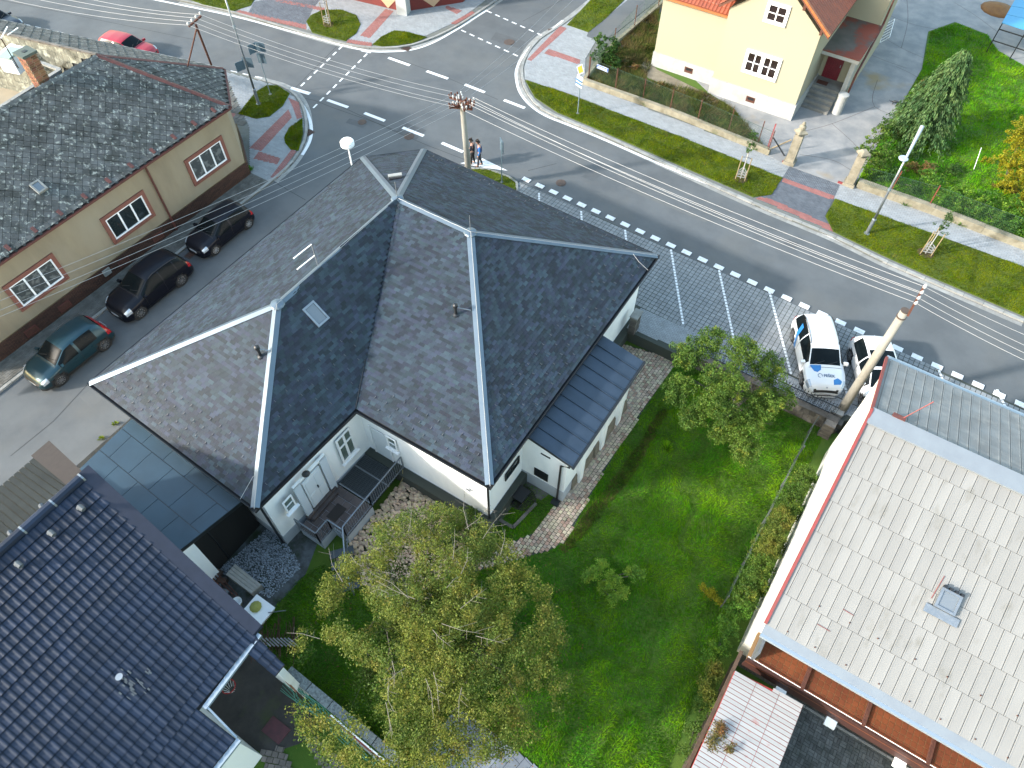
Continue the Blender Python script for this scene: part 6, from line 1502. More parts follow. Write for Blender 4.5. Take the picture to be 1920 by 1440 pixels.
# ---------------------------------------------------------------- ornamental iron fence on the stone wall
K['rubble'] = mat('rubble_stone', lin(.2, .175, .15), .9, lin(.1, .09, .08), 3, 6, var=.35, bump=.5)
yw_ = 23.05
rwall = thing('stone_retaining_wall', 'rough grey brown stone retaining wall between lawn and parking bays', 'wall', (0, yw_, GZ))
for r in range(3):
    x = -4.7+(r % 2)*.15
    while x < 2.9:
        w_ = random.uniform(.25, .5); MB().hexa([(x, yw_-.05-random.uniform(0, .05), GZ+r*.25), (x+w_-.015, yw_-.05-random.uniform(0, .05), GZ+r*.25), (x+w_-.015, yw_+.3, GZ+r*.25), (x, yw_+.3, GZ+r*.25), (x, yw_-.04, GZ+.235+r*.25), (x+w_-.015, yw_-.04, GZ+.235+r*.25), (x+w_-.015, yw_+.3, GZ+.235+r*.25), (x, yw_+.3, GZ+.235+r*.25)]).build('stone', K['rubble'], rwall); x += w_
MB().obox((-4.7, yw_-.03, .05), (7.6, 0, 0), (0, .36, 0), (0, 0, .05)).build('coping', K['dirtcon'], rwall)
K['iron'] = mat('wrought_iron', lin(.018, .02, .028), .5)
yf_ = 23.3; ifn = thing('ornamental_iron_fence', 'low black wrought iron fence with spikes and ring ornaments behind the white company car', 'fence', (0, yf_, .1))
for zz in (.2, .75): MB().bar((-4.4, yf_, zz), (2.85, yf_, zz), .035).build('rail', K['iron'], ifn)
for i in range(49):
    x = -4.35+i*.15
    pk = MB(); pk.bar((x, yf_, .1), (x, yf_, .88), .016); pk.tube([(x, yf_, .86), (x, yf_, .9), (x, yf_, 1.0)], [.012, .03, .003], 5); pk.build('picket', K['iron'], ifn)
orn = MB()
for i in range(24):
    for zz, rr_ in ((.35, .07), (.57, .07)):
        cx_ = -4.2+i*.3; orn.tube([(cx_+rr_*math.cos(t), yf_+.01, zz+rr_*math.sin(t)) for t in np.linspace(0, 2*math.pi, 11)], .014, 4, caps=False)
orn.build('ring_ornament', K['iron'], ifn)['kind'] = 'stuff'
pil = thing('stone_corner_pillar', 'stacked slate stone pillar between iron fence and cream gable wall', 'pillar', (3.1, 23.3, GZ))
for r in range(12):
    for k in range(2):
        MB().box(2.85+.16*0, 22.65+k*.36, GZ+r*.085, .5+random.uniform(-.04, .04), .34, .08, rot=random.uniform(-.03, .03)).build('stone', K['rubble'], pil)
MB().box(2.9, 23.55, .03, .55, .4, .25).build('white_block', K['kerb'], pil)
# wire fence along the hedge
wirefence('thin grey wire fence with steel rails along the lawn edge beside the cream gable', [(2.2, 22.4), (2.15, 19), (2.05, 12.5)], [(2.2, 22.4), (2.18, 20.6), (2.15, 19), (2.1, 16.8), (2.08, 14.6), (2.05, 12.5)], 1.25, GZ, K['wiredark'], K['wiredark'], step=.4)
# dark block pillar by the house
p = G(1182, 627, 0); bk = thing('dark_block_pillar', 'short pillar of dark split blocks at the white wall by the parking', 'pillar', (p.x, p.y, 0))
for r in range(6):
    for k in range(2): MB().box(p.x+.0, p.y+.12+k*.3, .03+r*.2, .34+random.uniform(-.03, .03), .27, .19).build('block', K['rubble'], bk)
MB().box(p.x, p.y+.27, 1.24, .42, .66, .08).build('cap', K['kerb'], bk)
# ---------------------------------------------------------------- people
def skin_obj(name, pts, edges, radii, m, par, sub=2):
    me = bpy.data.meshes.new(name); me.from_pydata([tuple(p) for p in pts], edges, []); me.materials.append(m)
    o = bpy.data.objects.new(name, me); link(o, par)
    md = o.modifiers.new('skin', 'SKIN'); md.use_smooth_shade = True
    for i, v in enumerate(me.skin_vertices[0].data):
        r = radii[i]; v.radius = r if isinstance(r, tuple) else (r, r); v.use_root = (i == 0)
    s_ = o.modifiers.new('sub', 'SUBSURF'); s_.levels = sub; s_.render_levels = sub
    return o
K['skin'] = mat('skin', lin(.45, .25, .18), .6); K['hair'] = mat('hair_dark', lin(.03, .02, .015), .8)
def person(label, loc, rz, top_m, leg_m, sleeve_m=None, h=1.76, stride=.12, arms='down', panel=None):
    t = thing('person', label, 'person', loc, rz); k = h/1.76
    # x forward, y left
    def V(x, y, z): return (x*k, y*k, z*k)
    hipz = .92
    ik = {'l': V(.02+stride*.5, .1, .5), 'r': V(.04-stride*.4, -.1, .5)}; fk = {'l': V(stride, .11, .08), 'r': V(-stride, -.11, .08)}
    if arms == 'front': el = {'l': V(.02, .27, 1.13), 'r': V(.02, -.27, 1.13)}; ha = {'l': V(.22, .12, 1.03), 'r': V(.22, -.12, 1.03)}
    else: el = {'l': V(-.02, .27, 1.12), 'r': V(-.02, -.27, 1.12)}; ha = {'l': V(.08, .25, .88), 'r': V(.1, -.23, .88)}
    hd_ = V(.1, 0, 1.66)
    P_ = [V(0, 0, hipz), V(0, 0, 1.12), V(0, 0, 1.36), V(.015, 0, 1.47), V(.05, 0, 1.56), hd_, V(.13, 0, 1.72)]
    E_ = [(0, 1), (1, 2), (2, 3), (3, 4), (4, 5), (5, 6)]; R_ = [(.14, .1), (.13, .095), (.16, .1), (.06, .06), (.055, .06), (.085, .1), (.06, .07)]
    for sd, s_ in (('l', 1), ('r', -1)):
        n = len(P_); P_ += [V(0, s_*.19, 1.4), el[sd], ha[sd], tuple(Vector(ha[sd])+Vector((.04, -s_*.01, -.08)))]
        E_ += [(2, n), (n, n+1), (n+1, n+2), (n+2, n+3)]; R_ += [.055, .042, .033, .035]
        n = len(P_); P_ += [V(0, s_*.1, .86), ik[sd], fk[sd], tuple(Vector(fk[sd])+Vector((.15, 0, -.03)))]; E_ += [(0, n), (n, n+1), (n+1, n+2), (n+2, n+3)]; R_ += [.085, .055, .045, .04]
    skin_obj('body', P_, E_, [(r if isinstance(r, tuple) else (r, r)) for r in R_], K['skin'], t)
    # jacket
    JP = [V(0, 0, .9), V(0, 0, 1.12), V(0, 0, 1.34), V(.01, 0, 1.46)]; JE = [(0, 1), (1, 2), (2, 3)]; JR = [(.175, .13), (.165, .125), (.19, .13), (.09, .08)]
    skin_obj('jacket', JP, JE, JR, top_m, t)
    for sd, s_ in (('l', 1), ('r', -1)):
        skin_obj('sleeve', [V(0, s_*.15, 1.39), V(0, s_*.21, 1.38), el[sd], ha[sd]], [(0, 1), (1, 2), (2, 3)], [.075, .075, .06, .05], sleeve_m or top_m, t)
        skin_obj('trouser_leg', [V(0, s_*.06, .95), V(0, s_*.1, .84), ik[sd], fk[sd]], [(0, 1), (1, 2), (2, 3)], [.12, .11, .075, .065], leg_m, t)
        f = Vector(fk[sd]); skin_obj('shoe', [tuple(f+Vector((-.06, 0, -.03))), tuple(f+Vector((.05, 0, -.035))), tuple(f+Vector((.18, 0, -.045)))], [(0, 1), (1, 2)], [.045, .045, .035], mat('shoe', lin(.05, .03, .025), .7), t)
        hv = Vector(ha[sd]); hnd = MB()
        for q in range(4): hnd.tube([hv+Vector((.03, -.03*s_+q*.018*s_, -.05)), hv+Vector((.045, -.03*s_+q*.018*s_, -.1)), hv+Vector((.035, -.03*s_+q*.018*s_, -.13+.008*abs(q-1)))], [.009, .008, .006], 5)
        hnd.tube([hv+Vector((.05, -.02*s_, -.02)), hv+Vector((.075, -.03*s_, -.06))], [.01, .007], 5); hnd.build('fingers', K['skin'], t, origin=(0, 0, 0))
    skin_obj('hair', [V(.07, 0, 1.7), V(.1, 0, 1.745), V(.045, 0, 1.66)], [(0, 1), (0, 2)], [(.1, .1), (.075, .08), (.08, .075)], K['hair'], t)
    fc_ = MB(); F_ = Vector(hd_)+Vector((.085*k, 0, .01))
    fc_.tube([F_+Vector((0, 0, .02)), F_+Vector((.025, 0, -.02))], [.012, .016], 6); fc_.build('nose', K['skin'], t, origin=(0, 0, 0))
    ey = MB()
    for s_ in (1, -1): ey.tube([F_+Vector((-.005, s_*.032, .03)), F_+Vector((.006, s_*.032, .028))], .01, 6)
    ey.bar(F_+Vector((.002, -.025, -.05)), F_+Vector((.002, .025, -.05)), .008); ey.build('eyes', K['hair'], t, origin=(0, 0, 0))
    for s_ in (1, -1): MB().tube([Vector(hd_)+Vector((0, s_*.088, .02)), Vector(hd_)+Vector((0, s_*.1, -.03))], [.015, .012], 6).build('ear', K['skin'], t, origin=(0, 0, 0))
    if panel:
        for s_ in (1,): skin_obj('jacket_panel', [V(.0, s_*.14, 1.0), V(0, s_*.14, 1.3)], [(0, 1)], [(.07, .1), (.07, .1)], panel, t, 1)
    return t
g1 = G(900, 311, .0); person('person in a blue jacket and dark trousers standing right of the concrete pole', (g1.x, g1.y, .01), math.radians(215), mat('jacket_navy', lin(.025, .06, .2), .7), mat('trousers_dark', lin(.04, .04, .05), .8), mat('sleeve_blue', lin(.03, .2, .55), .6), h=1.8, panel=mat('panel_blue', lin(.03, .2, .52), .7))
g1 = G(887, 307, .0); person('slim person in black clothes half hidden behind the concrete pole', (g1.x, g1.y, .01), math.radians(190), mat('hoodie_black', lin(.02, .022, .035), .8), mat('trousers_black', lin(.02), .8), h=1.72, stride=.06, arms='front')
# ---------------------------------------------------------------- things lying in the garden and yards
K['rock'] = mat('rounded_rock', lin(.36, .26, .17), .85, lin(.24, .18, .13), 5, 5, var=.35, huevar=.02)
def rocks(name, poly, z, n, r0, r1, m, label):
    xs = [p[0] for p in poly]; ys = [p[1] for p in poly]; mb = MB(); tries = 0; cnt = 0
    def inside(x, y):
        c_ = False
        for i in range(len(poly)):
            (x0, y0), (x1, y1) = poly[i], poly[i-1]
            if (y0 > y) != (y1 > y) and x < (x1-x0)*(y-y0)/(y1-y0)+x0: c_ = not c_
        return c_
    while cnt < n and tries < n*10:
        tries += 1; x = random.uniform(min(xs), max(xs)); y = random.uniform(min(ys), max(ys))
        if not inside(x, y): continue
        r = random.uniform(r0, r1); a = random.uniform(0, 6.28); zz = z+random.uniform(0, .1); i0 = len(mb.v)
        for (dz_, rr_) in ((-.4, .7), (.1, 1), (.55, .75)):
            for k in range(6):
                t = a+k*math.pi/3; q = r*rr_*random.uniform(.85, 1.15); mb.v.append((x+q*math.cos(t)*1.25, y+q*math.sin(t)*.9, zz+r*dz_))
        for l in range(2):
            for k in range(6): mb.f.append((i0+l*6+k, i0+l*6+(k+1) % 6, i0+(l+1)*6+(k+1) % 6, i0+(l+1)*6+k)); mb.m.append(0)
        mb.f.append(tuple(i0+12+k for k in range(6))); mb.m.append(0); cnt += 1
    o = mb.build(name, m); tag(o, label, 'stones', kind='stuff'); return o
rk_poly = [(xg+.1, 5.6), (-8.0, 5.2), (wQ.x-.1, 8.5), (wQ.x-.1, yB-.1), (xg+.05, yB-.1)]
MB().prism(rk_poly, -.8, GZ+.03).build('stone_bed', K['ground'])['kind'] = 'structure'
rocks('river_stone', rk_poly, GZ+.05, 2600, .05, .1, K['rock'], 'bed of rounded brown river stones below the terrace')
gp_ = [(-16.0, 2.6), (-13.4, 2.9), (-13.2, 4.6), (-14.2, 5.0), (-15.6, 5.1)]
rocks('gravel_stone', gp_, GZ+.01, 2600, .015, .035, mat('grey_stone', lin(.3, .34, .38), .85, var=.4), 'loose grey gravel in the small yard beside the garage')
p = G(975, 935, GZ); bn_ = thing('black_bin', 'black plastic bin with wheels tipped in a muddy pit by the white wall', 'bin', p)
MB().prism([(p.x+math.cos(a)*.75, p.y+.05+math.sin(a)*.6) for a in np.linspace(0, 6.28, 14)[:-1]], GZ-.05, GZ+.035).build('pit', K['ground'], bn_)
MB().hexa([p+Vector(v) for v in ((-.25, -.2, .05), (.22, -.25, .05), (.25, .2, .05), (-.22, .25, .05), (-.32, -.28, .5), (.3, -.34, .55), (.34, .26, .55), (-.28, .32, .5))]).build('body', K['black'], bn_)
MB().obox(p+Vector((-.36, -.34, .52)), (.7, -.05, .05), (.04, .68, 0), (0, 0, .05)).build('lid', K['black'], bn_)
for s_ in (-.15, .2): MB().tube([p+Vector((s_, -.36, .12)), p+Vector((s_+.04, -.36, .12))], .09, 10).build('wheel', K['tyre'], bn_)
for px in (((935, 975), (962, 990)), ((962, 990), (1005, 945))):
    a, b = G(*px[0], GZ), G(*px[1], GZ); o = MB().bar(a+Vector((0, 0, .04)), b+Vector((0, 0, .04)), .14, .1).build('edging_stone', K['dirtcon']); tag(o, 'old concrete edging beside the muddy pit, %s piece' % ('front' if px[0][0] < 950 else 'right'), 'edging')
hs = MB(); hs.tube([(xg+.1, yB-.2, .2), (xg+.2, yB-.4, -.2), (xg+.15, yB-.8, GZ+.12), (xg+.5, yB-1.1, GZ+.14), (xg+.2, yB-1.5, GZ+.14), (xg+.7, yB-1.8, GZ+.14)], .02, 6); tag(hs.build('garden_hose', mat('hose_yellow', lin(.35, .27, .1), .6), None, smooth=True), 'pale yellow hose hanging from the steel landing over the stones', 'hose')
# board stack and scrap behind the blue roof
p = G(457, 1086, GZ); bs_ = thing('board_stack', 'stack of pale boards on the gravel behind the dark tiled house', 'board stack', p)
a, b, c_, d_ = G(441, 1057, GZ+.45), G(490, 1096, GZ+.45), G(471, 1113, GZ+.45), G(423, 1077, GZ+.45)
for r in range(4):
    for k in range(4):
        t0, t1 = k/4+.01, (k+1)/4-.01; zz = Vector((0, 0, -.12*(3-r))); q = [a.lerp(d_, t0)+zz, b.lerp(c_, t0)+zz, b.lerp(c_, t1)+zz, a.lerp(d_, t1)+zz]
        MB().hexa([v-Vector((0, 0, .1)) for v in q]+q).build('board', mat('pale_board', lin(.6, .57, .52), .8, lin(.5, .46, .4), 4) if r == 3 and k == 0 else bpy.data.materials.get('pale_board') or K['kerb'], bs_)
sc_ = thing('scrap_pile', 'pile of scrap with a white hoop, blocks and rusty bars beside the board stack', 'scrap pile', G(400, 1100, GZ))
cc = G(381, 1088, GZ+.3); MB().tube([cc+Vector((.36*math.cos(t), .36*math.sin(t), .04*math.sin(2*t))) for t in np.linspace(0, 5.6, 20)], .028, 6).build('hoop', K['upvc'], sc_)
for u, v, w_, h_, m_, r_ in ((376, 1090, .35, .3, 'kerb', .4), (412, 1075, .3, .25, 'oldwood', .2), (420, 1092, .35, .25, 'oldwood', .5), (408, 1105, .4, .2, 'steel', .9), (425, 1112, .3, .2, 'steel', .3), (398, 1120, .3, .18, 'dirtcon', .7), (390, 1075, .3, .15, 'oldwood', .1)):
    p = G(u, v, GZ); MB().box(p.x, p.y, GZ, w_, w_*.6, h_, rot=r_).build('block', K[m_], sc_)
for u0, v0, u1, v1_ in ((392, 1068, 442, 1120), (396, 1064, 446, 1116), (388, 1072, 430, 1118)): MB().bar(G(u0, v0, GZ+.3), G(u1, v1_, GZ+.2), .05).build('bar', K['rust'], sc_)
p = G(448, 1133, GZ); o = MB().lathe(p, [(.14, 0), (.2, .3), (.21, .31), (.18, .3), (.13, .03)], 14).build('bucket', K['upvc'], None, smooth=True); tag(o, 'white bucket on the ground beside the dark tiled roof', 'bucket')
cart = thing('garden_cart', 'white garden cart with a yellow sack on the grass near the big tree', 'cart', G(492, 1148, GZ)); p = G(492, 1150, GZ)
MB().hexa([p+Vector(v) for v in ((-.4, -.3, .15), (.4, -.3, .15), (.4, .3, .15), (-.4, .3, .15), (-.5, -.4, .5), (.5, -.4, .5), (.5, .4, .5), (-.5, .4, .5))]).build('tray', K['upvc'], cart)
MB().lathe(p+Vector((-.15, 0, .45)), [(.2, 0), (.24, .12), (.15, .25), (.04, .3)], 10).build('sack', mat('sack_yellow', lin(.5, .5, .12), .8), cart); MB().tube([p+Vector((.1, -.4, .1)), p+Vector((.1, -.3, .1))], .16, 12).build('wheel', K['tyre'], cart); MB().bar(p+Vector((.4, .1, .5)), p+Vector((1.1, .5, .9)), .03).build('handle', K['steel'], cart)
br_ = thing('branch_pile', 'heap of reddish dry sticks beside the dark tiled verge', 'stick pile', G(500, 1180, GZ)); bm = MB()
for i in range(60):
    p = G(random.uniform(450, 560), random.uniform(1155, 1200), GZ); a = .3+random.uniform(-.25, .25); d = Vector((math.cos(a-1.2), math.sin(a-1.2), random.uniform(-.05, .1)))*random.uniform(.5, 1.2); bm.bar(p+Vector((0, 0, random.uniform(.02, .3))), p+d+Vector((0, 0, random.uniform(.02, .3))), .018)
bm.build('sticks', mat('stick', lin(.14, .06, .04), .9), br_)['kind'] = 'stuff'
pl = thing('slatted_pallet', 'pale slatted rack lying at the roof corner under the tree', 'pallet', G(510, 1205, GZ))
for k in range(9): a, b = G(484+k*7, 1196, GZ+.3), G(500+k*7.5, 1212, GZ+.25); MB().bar(a, b, .05, .02).build('slat', K['kerb'], pl)
# neighbour's courtyard
nc = MB(); nc.prism(G2([(380, 1320), (470, 1225), (520, 1265), (560, 1300), (600, 1370), (560, 1395), (500, 1415), (445, 1390)], GZ)+[], -.8, GZ+.02)
K['mossy'] = mat('mossy_concrete', lin(.1, .085, .075), .9, lin(.05, .045, .04), 1.1, 7, (.35, .65), bump=.3, col3=lin(.09, .1, .04), scale3=.9, fac3=(.5, .68)); struct('neighbour_yard', nc, K['mossy'])
q = G2([(490, 1370), (512, 1342), (545, 1368), (522, 1396)], GZ+.05); o = MB().prism(q, GZ+.02, GZ+.07).build('pit_cover', mat('red_cover', lin(.17, .05, .06), .7, lin(.12, .045, .05), 5)); tag(o, 'dull red square pit cover in the mossy courtyard', 'pit cover')
c_ = G(428, 1287, 2.7); hp_ = thing('basketball_hoop', 'red basketball hoop fixed below the pale gutter of the dark tiled roof', 'basketball hoop', c_)
MB().tube([c_+Vector((.225*math.cos(t), .225*math.sin(t), 0)) for t in np.linspace(0, 2*math.pi, 25)], .018, 6, caps=False).build('ring', mat('hoop_red', lin(.65, .03, .03), .5), hp_)
MB().box(c_.x-.28, c_.y+.06, c_.z-.05, .12, .14, .08).build('bracket', mat('hoop_red2', lin(.6, .03, .04), .5), hp_)
nt_ = MB()
for k in range(12):
    t = k*math.pi/6; nt_.bar(c_+Vector((.22*math.cos(t), .22*math.sin(t), 0)), c_+Vector((.1*math.cos(t+.5), .1*math.sin(t+.5), -.42)), .008)
nt_.build('net', K['upvc'], hp_)
st_ = stroot('stepping_stones', (-8, -1.5, GZ))
for poly, ang in ((G2([(566, 1380), (585, 1370), (640, 1425), (660, 1470), (620, 1470)], GZ), .6), (G2([(486, 1410), (530, 1400), (560, 1460), (510, 1470)], GZ), .4)):
    lay('stepping_stone', tiles([Vector((p_[0], p_[1], GZ)) for p_ in poly], .24, .2, .02, stag=.5, th=.05, tilt=0, along=(math.cos(ang), math.sin(ang), 0), jit=.01), mat('stepping', lin(.3, .24, .21), .9, lin(.2, .17, .15), 3, var=.2), st_, 300)
MB().box(G(610, 1430, GZ).x, G(610, 1430, GZ).y, GZ-.02, .01, .01, .01)
# boundary wall between the neighbours
bw_ = thing('boundary_wall', 'long low wall with pale gritty coping and green netting at the bottom edge', 'wall', G(600, 1300, GZ))
wa, wb_ = G(540, 1256, .9), G(745, 1425, .9); dd = (wb_-wa); s_ = Vector((-dd.y, dd.x, 0)).normalized()
K['grit'] = mat('gritty_coping', lin(.36, .4, .4), .9, lin(.18, .2, .2), 14, 5, (.4, .6), bump=.8, bscale=60)
for i in range(5):
    a = wa+dd*(i/5+.003); b = wa+dd*((i+1)/5-.003); MB().hexa([v+Vector((0, 0, zz)) for zz in (-.1, 0) for v in (a-s_*.17, b-s_*.17, b+s_*.17, a+s_*.17)]).build('coping', K['grit'], bw_)
MB().hexa([Vector((v.x, v.y, zz)) for zz in (GZ-.1, .79) for v in (wa-s_*.12, wb_-s_*.12, wb_+s_*.12, wa+s_*.12)]).build('wall', K['dirtcon'], bw_)
gn_ = thing('green_netting', 'torn green netting and poles sagging along the boundary wall', 'netting', G(640, 1340, GZ)); nm = MB(); gm = mat('netting_green', lin(.12, .38, .28), .7)
for i in range(26):
    t = i/25; a = wa+dd*t-s_*.2+Vector((0, 0, -.1)); b = wa+dd*min(1, t+.1)-s_*(.5+.15*math.sin(i))+Vector((0, 0, -1.0)); nm.bar(a, b, .02)
for k in range(9): nm.tube([wa+dd*(j/10)-s_*(.2+.05*k+.05*math.sin(j+k))+Vector((0, 0, -.1-.08*k)) for j in range(11)], .012, 4)
nm.build('net', gm, gn_)
for k, mm in enumerate((K['upvc'], K['redtrim'], K['kerb'])): MB().bar(wa+dd*.45-s_*(.24+.05*k)+Vector((0, 0, .02)), wa+dd*.98-s_*(.26+.06*k)+Vector((0, 0, .02)), .05).build('pole', mm, gn_)
a, b = G(500, 1240, 1.6), G(556, 1297, 1.6); rl = thing('orange_rail', 'rusty orange pipe rail along the courtyard edge', 'rail', G(530, 1270, GZ)); MB().tube([a, b], .03, 6).build('pipe', mat('orange_brown', lin(.4, .16, .07), .7), rl)
for p in (a, b): MB().bar((p.x, p.y, GZ), p, .04).build('post', K['rust'], rl)
o = MB().box(G(418, 1440, .3).x, G(418, 1440, .3).y, .0, .7, .6, .5, rot=.5).build('yellow_crate', mat('bright_yellow', lin(.75, .65, .02), .5)); tag(o, 'bright yellow crate at the very bottom below the dark tiled roof', 'crate')
p = G(450, 1418, .2); o = MB().box(p.x, p.y, -.2, .3, .25, .5, rot=.6).build('black_box', K['black']); tag(o, 'small black box beside the white wall at the bottom edge', 'box')
# ================================================================== VEGETATION
def inpoly(X, Y, poly):
    c = np.zeros(len(X), bool); n = len(poly)
    for i in range(n):
        x0, y0 = poly[i]; x1, y1 = poly[i-1]
        if y0 == y1: continue
        m = ((y0 > Y) != (y1 > Y)) & (X < (x1-x0)*(Y-y0)/(y1-y0)+x0); c ^= m
    return c
rg = np.random.default_rng(11)
def vnoise(X, Y, s, seed=0):
    r = np.random.default_rng(seed); T = r.random((64, 64)); x = X*s; y = Y*s; xi = np.floor(x).astype(int); yi = np.floor(y).astype(int); fx = x-xi; fy = y-yi
    fx = fx*fx*(3-2*fx); fy = fy*fy*(3-2*fy); g = lambda a, b: T[a % 64, b % 64]
    return (g(xi, yi)*(1-fx)+g(xi+1, yi)*fx)*(1-fy)+(g(xi, yi+1)*(1-fx)+g(xi+1, yi+1)*fx)*fy
def grass(name, label, poly, z, n, h0, h1, wd, m, holes=(), cat='grass', parent=None):
    poly = [tuple(p[:2]) for p in poly]; xs = [p[0] for p in poly]; ys = [p[1] for p in poly]
    X = rg.uniform(min(xs), max(xs), n*2); Y = rg.uniform(min(ys), max(ys), n*2); k = inpoly(X, Y, poly)
    for hpoly in holes: k &= ~inpoly(X, Y, [tuple(p[:2]) for p in hpoly])
    X = X[k][:n]; Y = Y[k][:n]; N = len(X)
    cl = vnoise(X, Y, 1.3, 3)*.6+vnoise(X, Y, 4, 5)*.4
    h = (h0+(h1-h0)*cl)*rg.uniform(.6, 1.2, N)
    a = rg.uniform(0, 2*np.pi, N); la = vnoise(X, Y, .9, 9)*2*np.pi*1.6+rg.normal(0, .7, N); L = h*rg.uniform(.3, 1.1, N)
    B = np.stack([X, Y, np.full(N, z)], 1); dx = np.stack([np.cos(a), np.sin(a), np.zeros(N)], 1)*wd/2*rg.uniform(.7, 1.4, N)[:, None]
    tip = B+np.stack([np.cos(la)*L, np.sin(la)*L, h], 1)
    V = np.stack([B-dx, B+dx, tip], 1).reshape(-1, 3)
    o = np_mesh(name, V, 3, m, parent)
    if parent is None: tag(o, label, cat, kind='stuff')
    else: o['kind'] = 'stuff'
    return o
K['blade'] = mat('grass_blade', lin(.05, .15, .002), .7, lin(.09, .18, .003), .55, 4, (.42, .6), var=.35, huevar=.02, trans=.25, col3=lin(.035, .13, .008), scale3=.35, fac3=(.45, .7), spec=.08)
K['blade_verge'] = mat('verge_blade', lin(.16, .2, .001), .7, lin(.1, .16, .001), 1.1, 5, (.42, .6), var=.35, huevar=.025, trans=.25, col3=lin(.19, .18, .03), scale3=1.6, fac3=(.56, .7), spec=.08)
K['blade_dry'] = mat('weed_blade', lin(.1, .12, .025), .8, lin(.16, .12, .05), 1.2, 5, (.42, .6), var=.4, trans=.2, spec=.08)
lawn_vis = [(-8.3, 10.3), (-7.7, 13), (-4.9, 22.9), (2.9, 22.9), (2.6, 9.5), (3.0, 3), (-1, 2.6), (-4.4, 3.2), (-4.9, .8), (-9, .9), (-13.6, 1.0), (-14, 1.8), (-13, 2.4), (-13, 4.2), (-12.6, 5.2), (-8.2, 5)]
grass('lawn_grass', 'lush green uneven lawn grass behind the white house', lawn_vis, GZ, 190000, .05, .17, .022, K['blade'], holes=[cbp, rk_poly, pp_, [(-7.8, 13), (-5.5, 13), (-5.5, 19.2), (-7.8, 19.2)]])
grass('worn_track', 'brownish worn track in the lawn beside the cobbled path', G2([(1242, 765), (1256, 770), (1180, 900), (1100, 1000), (1060, 1040), (1048, 1030), (1088, 975), (1165, 880)], GZ), GZ, 3800, .1, .2, .024, K['blade_dry'])
vg = [('grass_strip', 'mown yellow green grass strip between road and pavement left of the driveway', [(985, 150), (1057, 173), (1280, 258), (1467, 333), (1447, 364), (1413, 369), (1280, 312), (1107, 236), (1045, 210), (1003, 182)], 42000),
      ('grass_strip', 'mown yellow green grass strip between road and pavement right of the driveway', [(1566, 372), (1920, 500), (2060, 555), (2060, 650), (1920, 592), (1710, 503), (1655, 478), (1562, 433), (1548, 405)], 42000),
      ('grass_island', 'rounded grass island carrying the lamp and sign post at the left corner', [(447, 213), (462, 193), (480, 172), (500, 160), (520, 160), (543, 175), (530, 198), (505, 218), (480, 222)], 9000),
      ('grass_island', 'small half round grass island above the corner drain', [(533, 257), (541, 240), (567, 222), (568, 250), (560, 282), (545, 280), (535, 268)], 5000),
      ('grass_island', 'oval grass island with a staked tree in front of the red house', [(574, 40), (583, 28), (605, 18), (640, 18), (668, 28), (676, 45), (668, 62), (648, 76), (620, 70), (585, 60)], 9000),
      ('grass_island', 'pointed grass patch at the far curved kerb', [(699, 83), (715, 68), (740, 57), (765, 60), (800, 69), (775, 80), (740, 85), (715, 86)], 6000),
      ('grass_strip', 'grass strip at the top edge left of the slate driveway', [(345, -6), (480, -6), (470, 10), (437, 20), (380, 8)], 5000),
      ('grass_strip', 'grass patch beside the asphalt path at the top', [(1063, 46), (1107, 0), (1130, -20), (1190, -20), (1135, 35), (1103, 60)], 9000)]
K['vbase'] = K['verge']
for nm, lb, px, n in vg:
    q = G2(px, .13); b_ = MB(); b_.prism(q, .05, .125); o = struct('verge_ground', b_, K['verge'])
    grass(nm, lb, q, .12, n, .05, .12, .024, K['blade_verge'])
q = G2([(880, 318), (915, 316), (940, 325), (966, 337), (971, 356), (950, 370), (880, 340)], .08); b_ = MB(); b_.prism(q, .0, .085); struct('verge_ground', b_, K['verge']); grass('grass_island', 'small green corner with a road sign beside the roof eave', q, .08, 5000, .04, .09, .02, K['blade_verge'])
kerb('kerb', G2([(868, 312), (885, 314), (915, 315), (942, 325), (968, 337), (972, 357)], .1), inner=-1, w=.13, seg=.8)
grass('yard_grass', 'long green grass on the lawn beside the driveway of the yellow house', [tuple(p[:2]) for p in (G(1604, 345, .1), G(1745, 397, .1), G(1935, 470, .1), G(2050, 520, .1), G(2050, 130, .1), G(1930, 132, .1), G(1870, 97, .1), G(1850, 67, .1), G(1790, 44, .1), G(1742, 62, .1), G(1730, 130, .1), G(1687, 205, .1), G(1652, 262, .1))], .13, 90000, .06, .2, .04, K['blade'])
grass('garden_weeds', 'tangled weeds and tall grass in the narrow garden before the yellow house', [tuple(p[:2]) for p in (G(1098, 150, .1), G(1250, 208, .1), G(1440, 284, .1), G(1425, 262, .1), G(1375, 207, .1), G(1330, 178, .1), G(1210, 150, .1), G(1222, 120, .1), G(1240, 0, .1), G(1260, -20, .1), G(1150, 92, .1))], .1, 45000, .1, .5, .03, K['blade_dry'])
# joints of weeds at wall feet and kerb
def tuft(u, v, z, n, r, h, m='blade', label=None, cat='weeds', name='weed_tuft'):
    c = G(u, v, z); a = rg.uniform(0, 6.28, n); rr = r*np.sqrt(rg.random(n)); B = np.stack([c.x+rr*np.cos(a)*.4, c.y+rr*np.sin(a)*.4, np.full(n, z)], 1); hh_ = h*rg.uniform(.5, 1.1, n)
    tip = B+np.stack([np.cos(a)*rr*.5, np.sin(a)*rr*.5, hh_*.7], 1); d = np.stack([-np.sin(a), np.cos(a), 0*a], 1)*.018
    V = np.stack([B-d, B+d, tip+d*.6, tip-d*.6], 1).reshape(-1, 3); o = np_mesh(name, V, 4, K[m]); tag(o, label, cat); return o
tuft(1698, 383, .12, 90, .45, .3, label='bright green weed growing at the foot of the cream wall'); tuft(1800, 420, .12, 120, .6, .35, label='leafy weed clump on the pavement near the right staked tree')
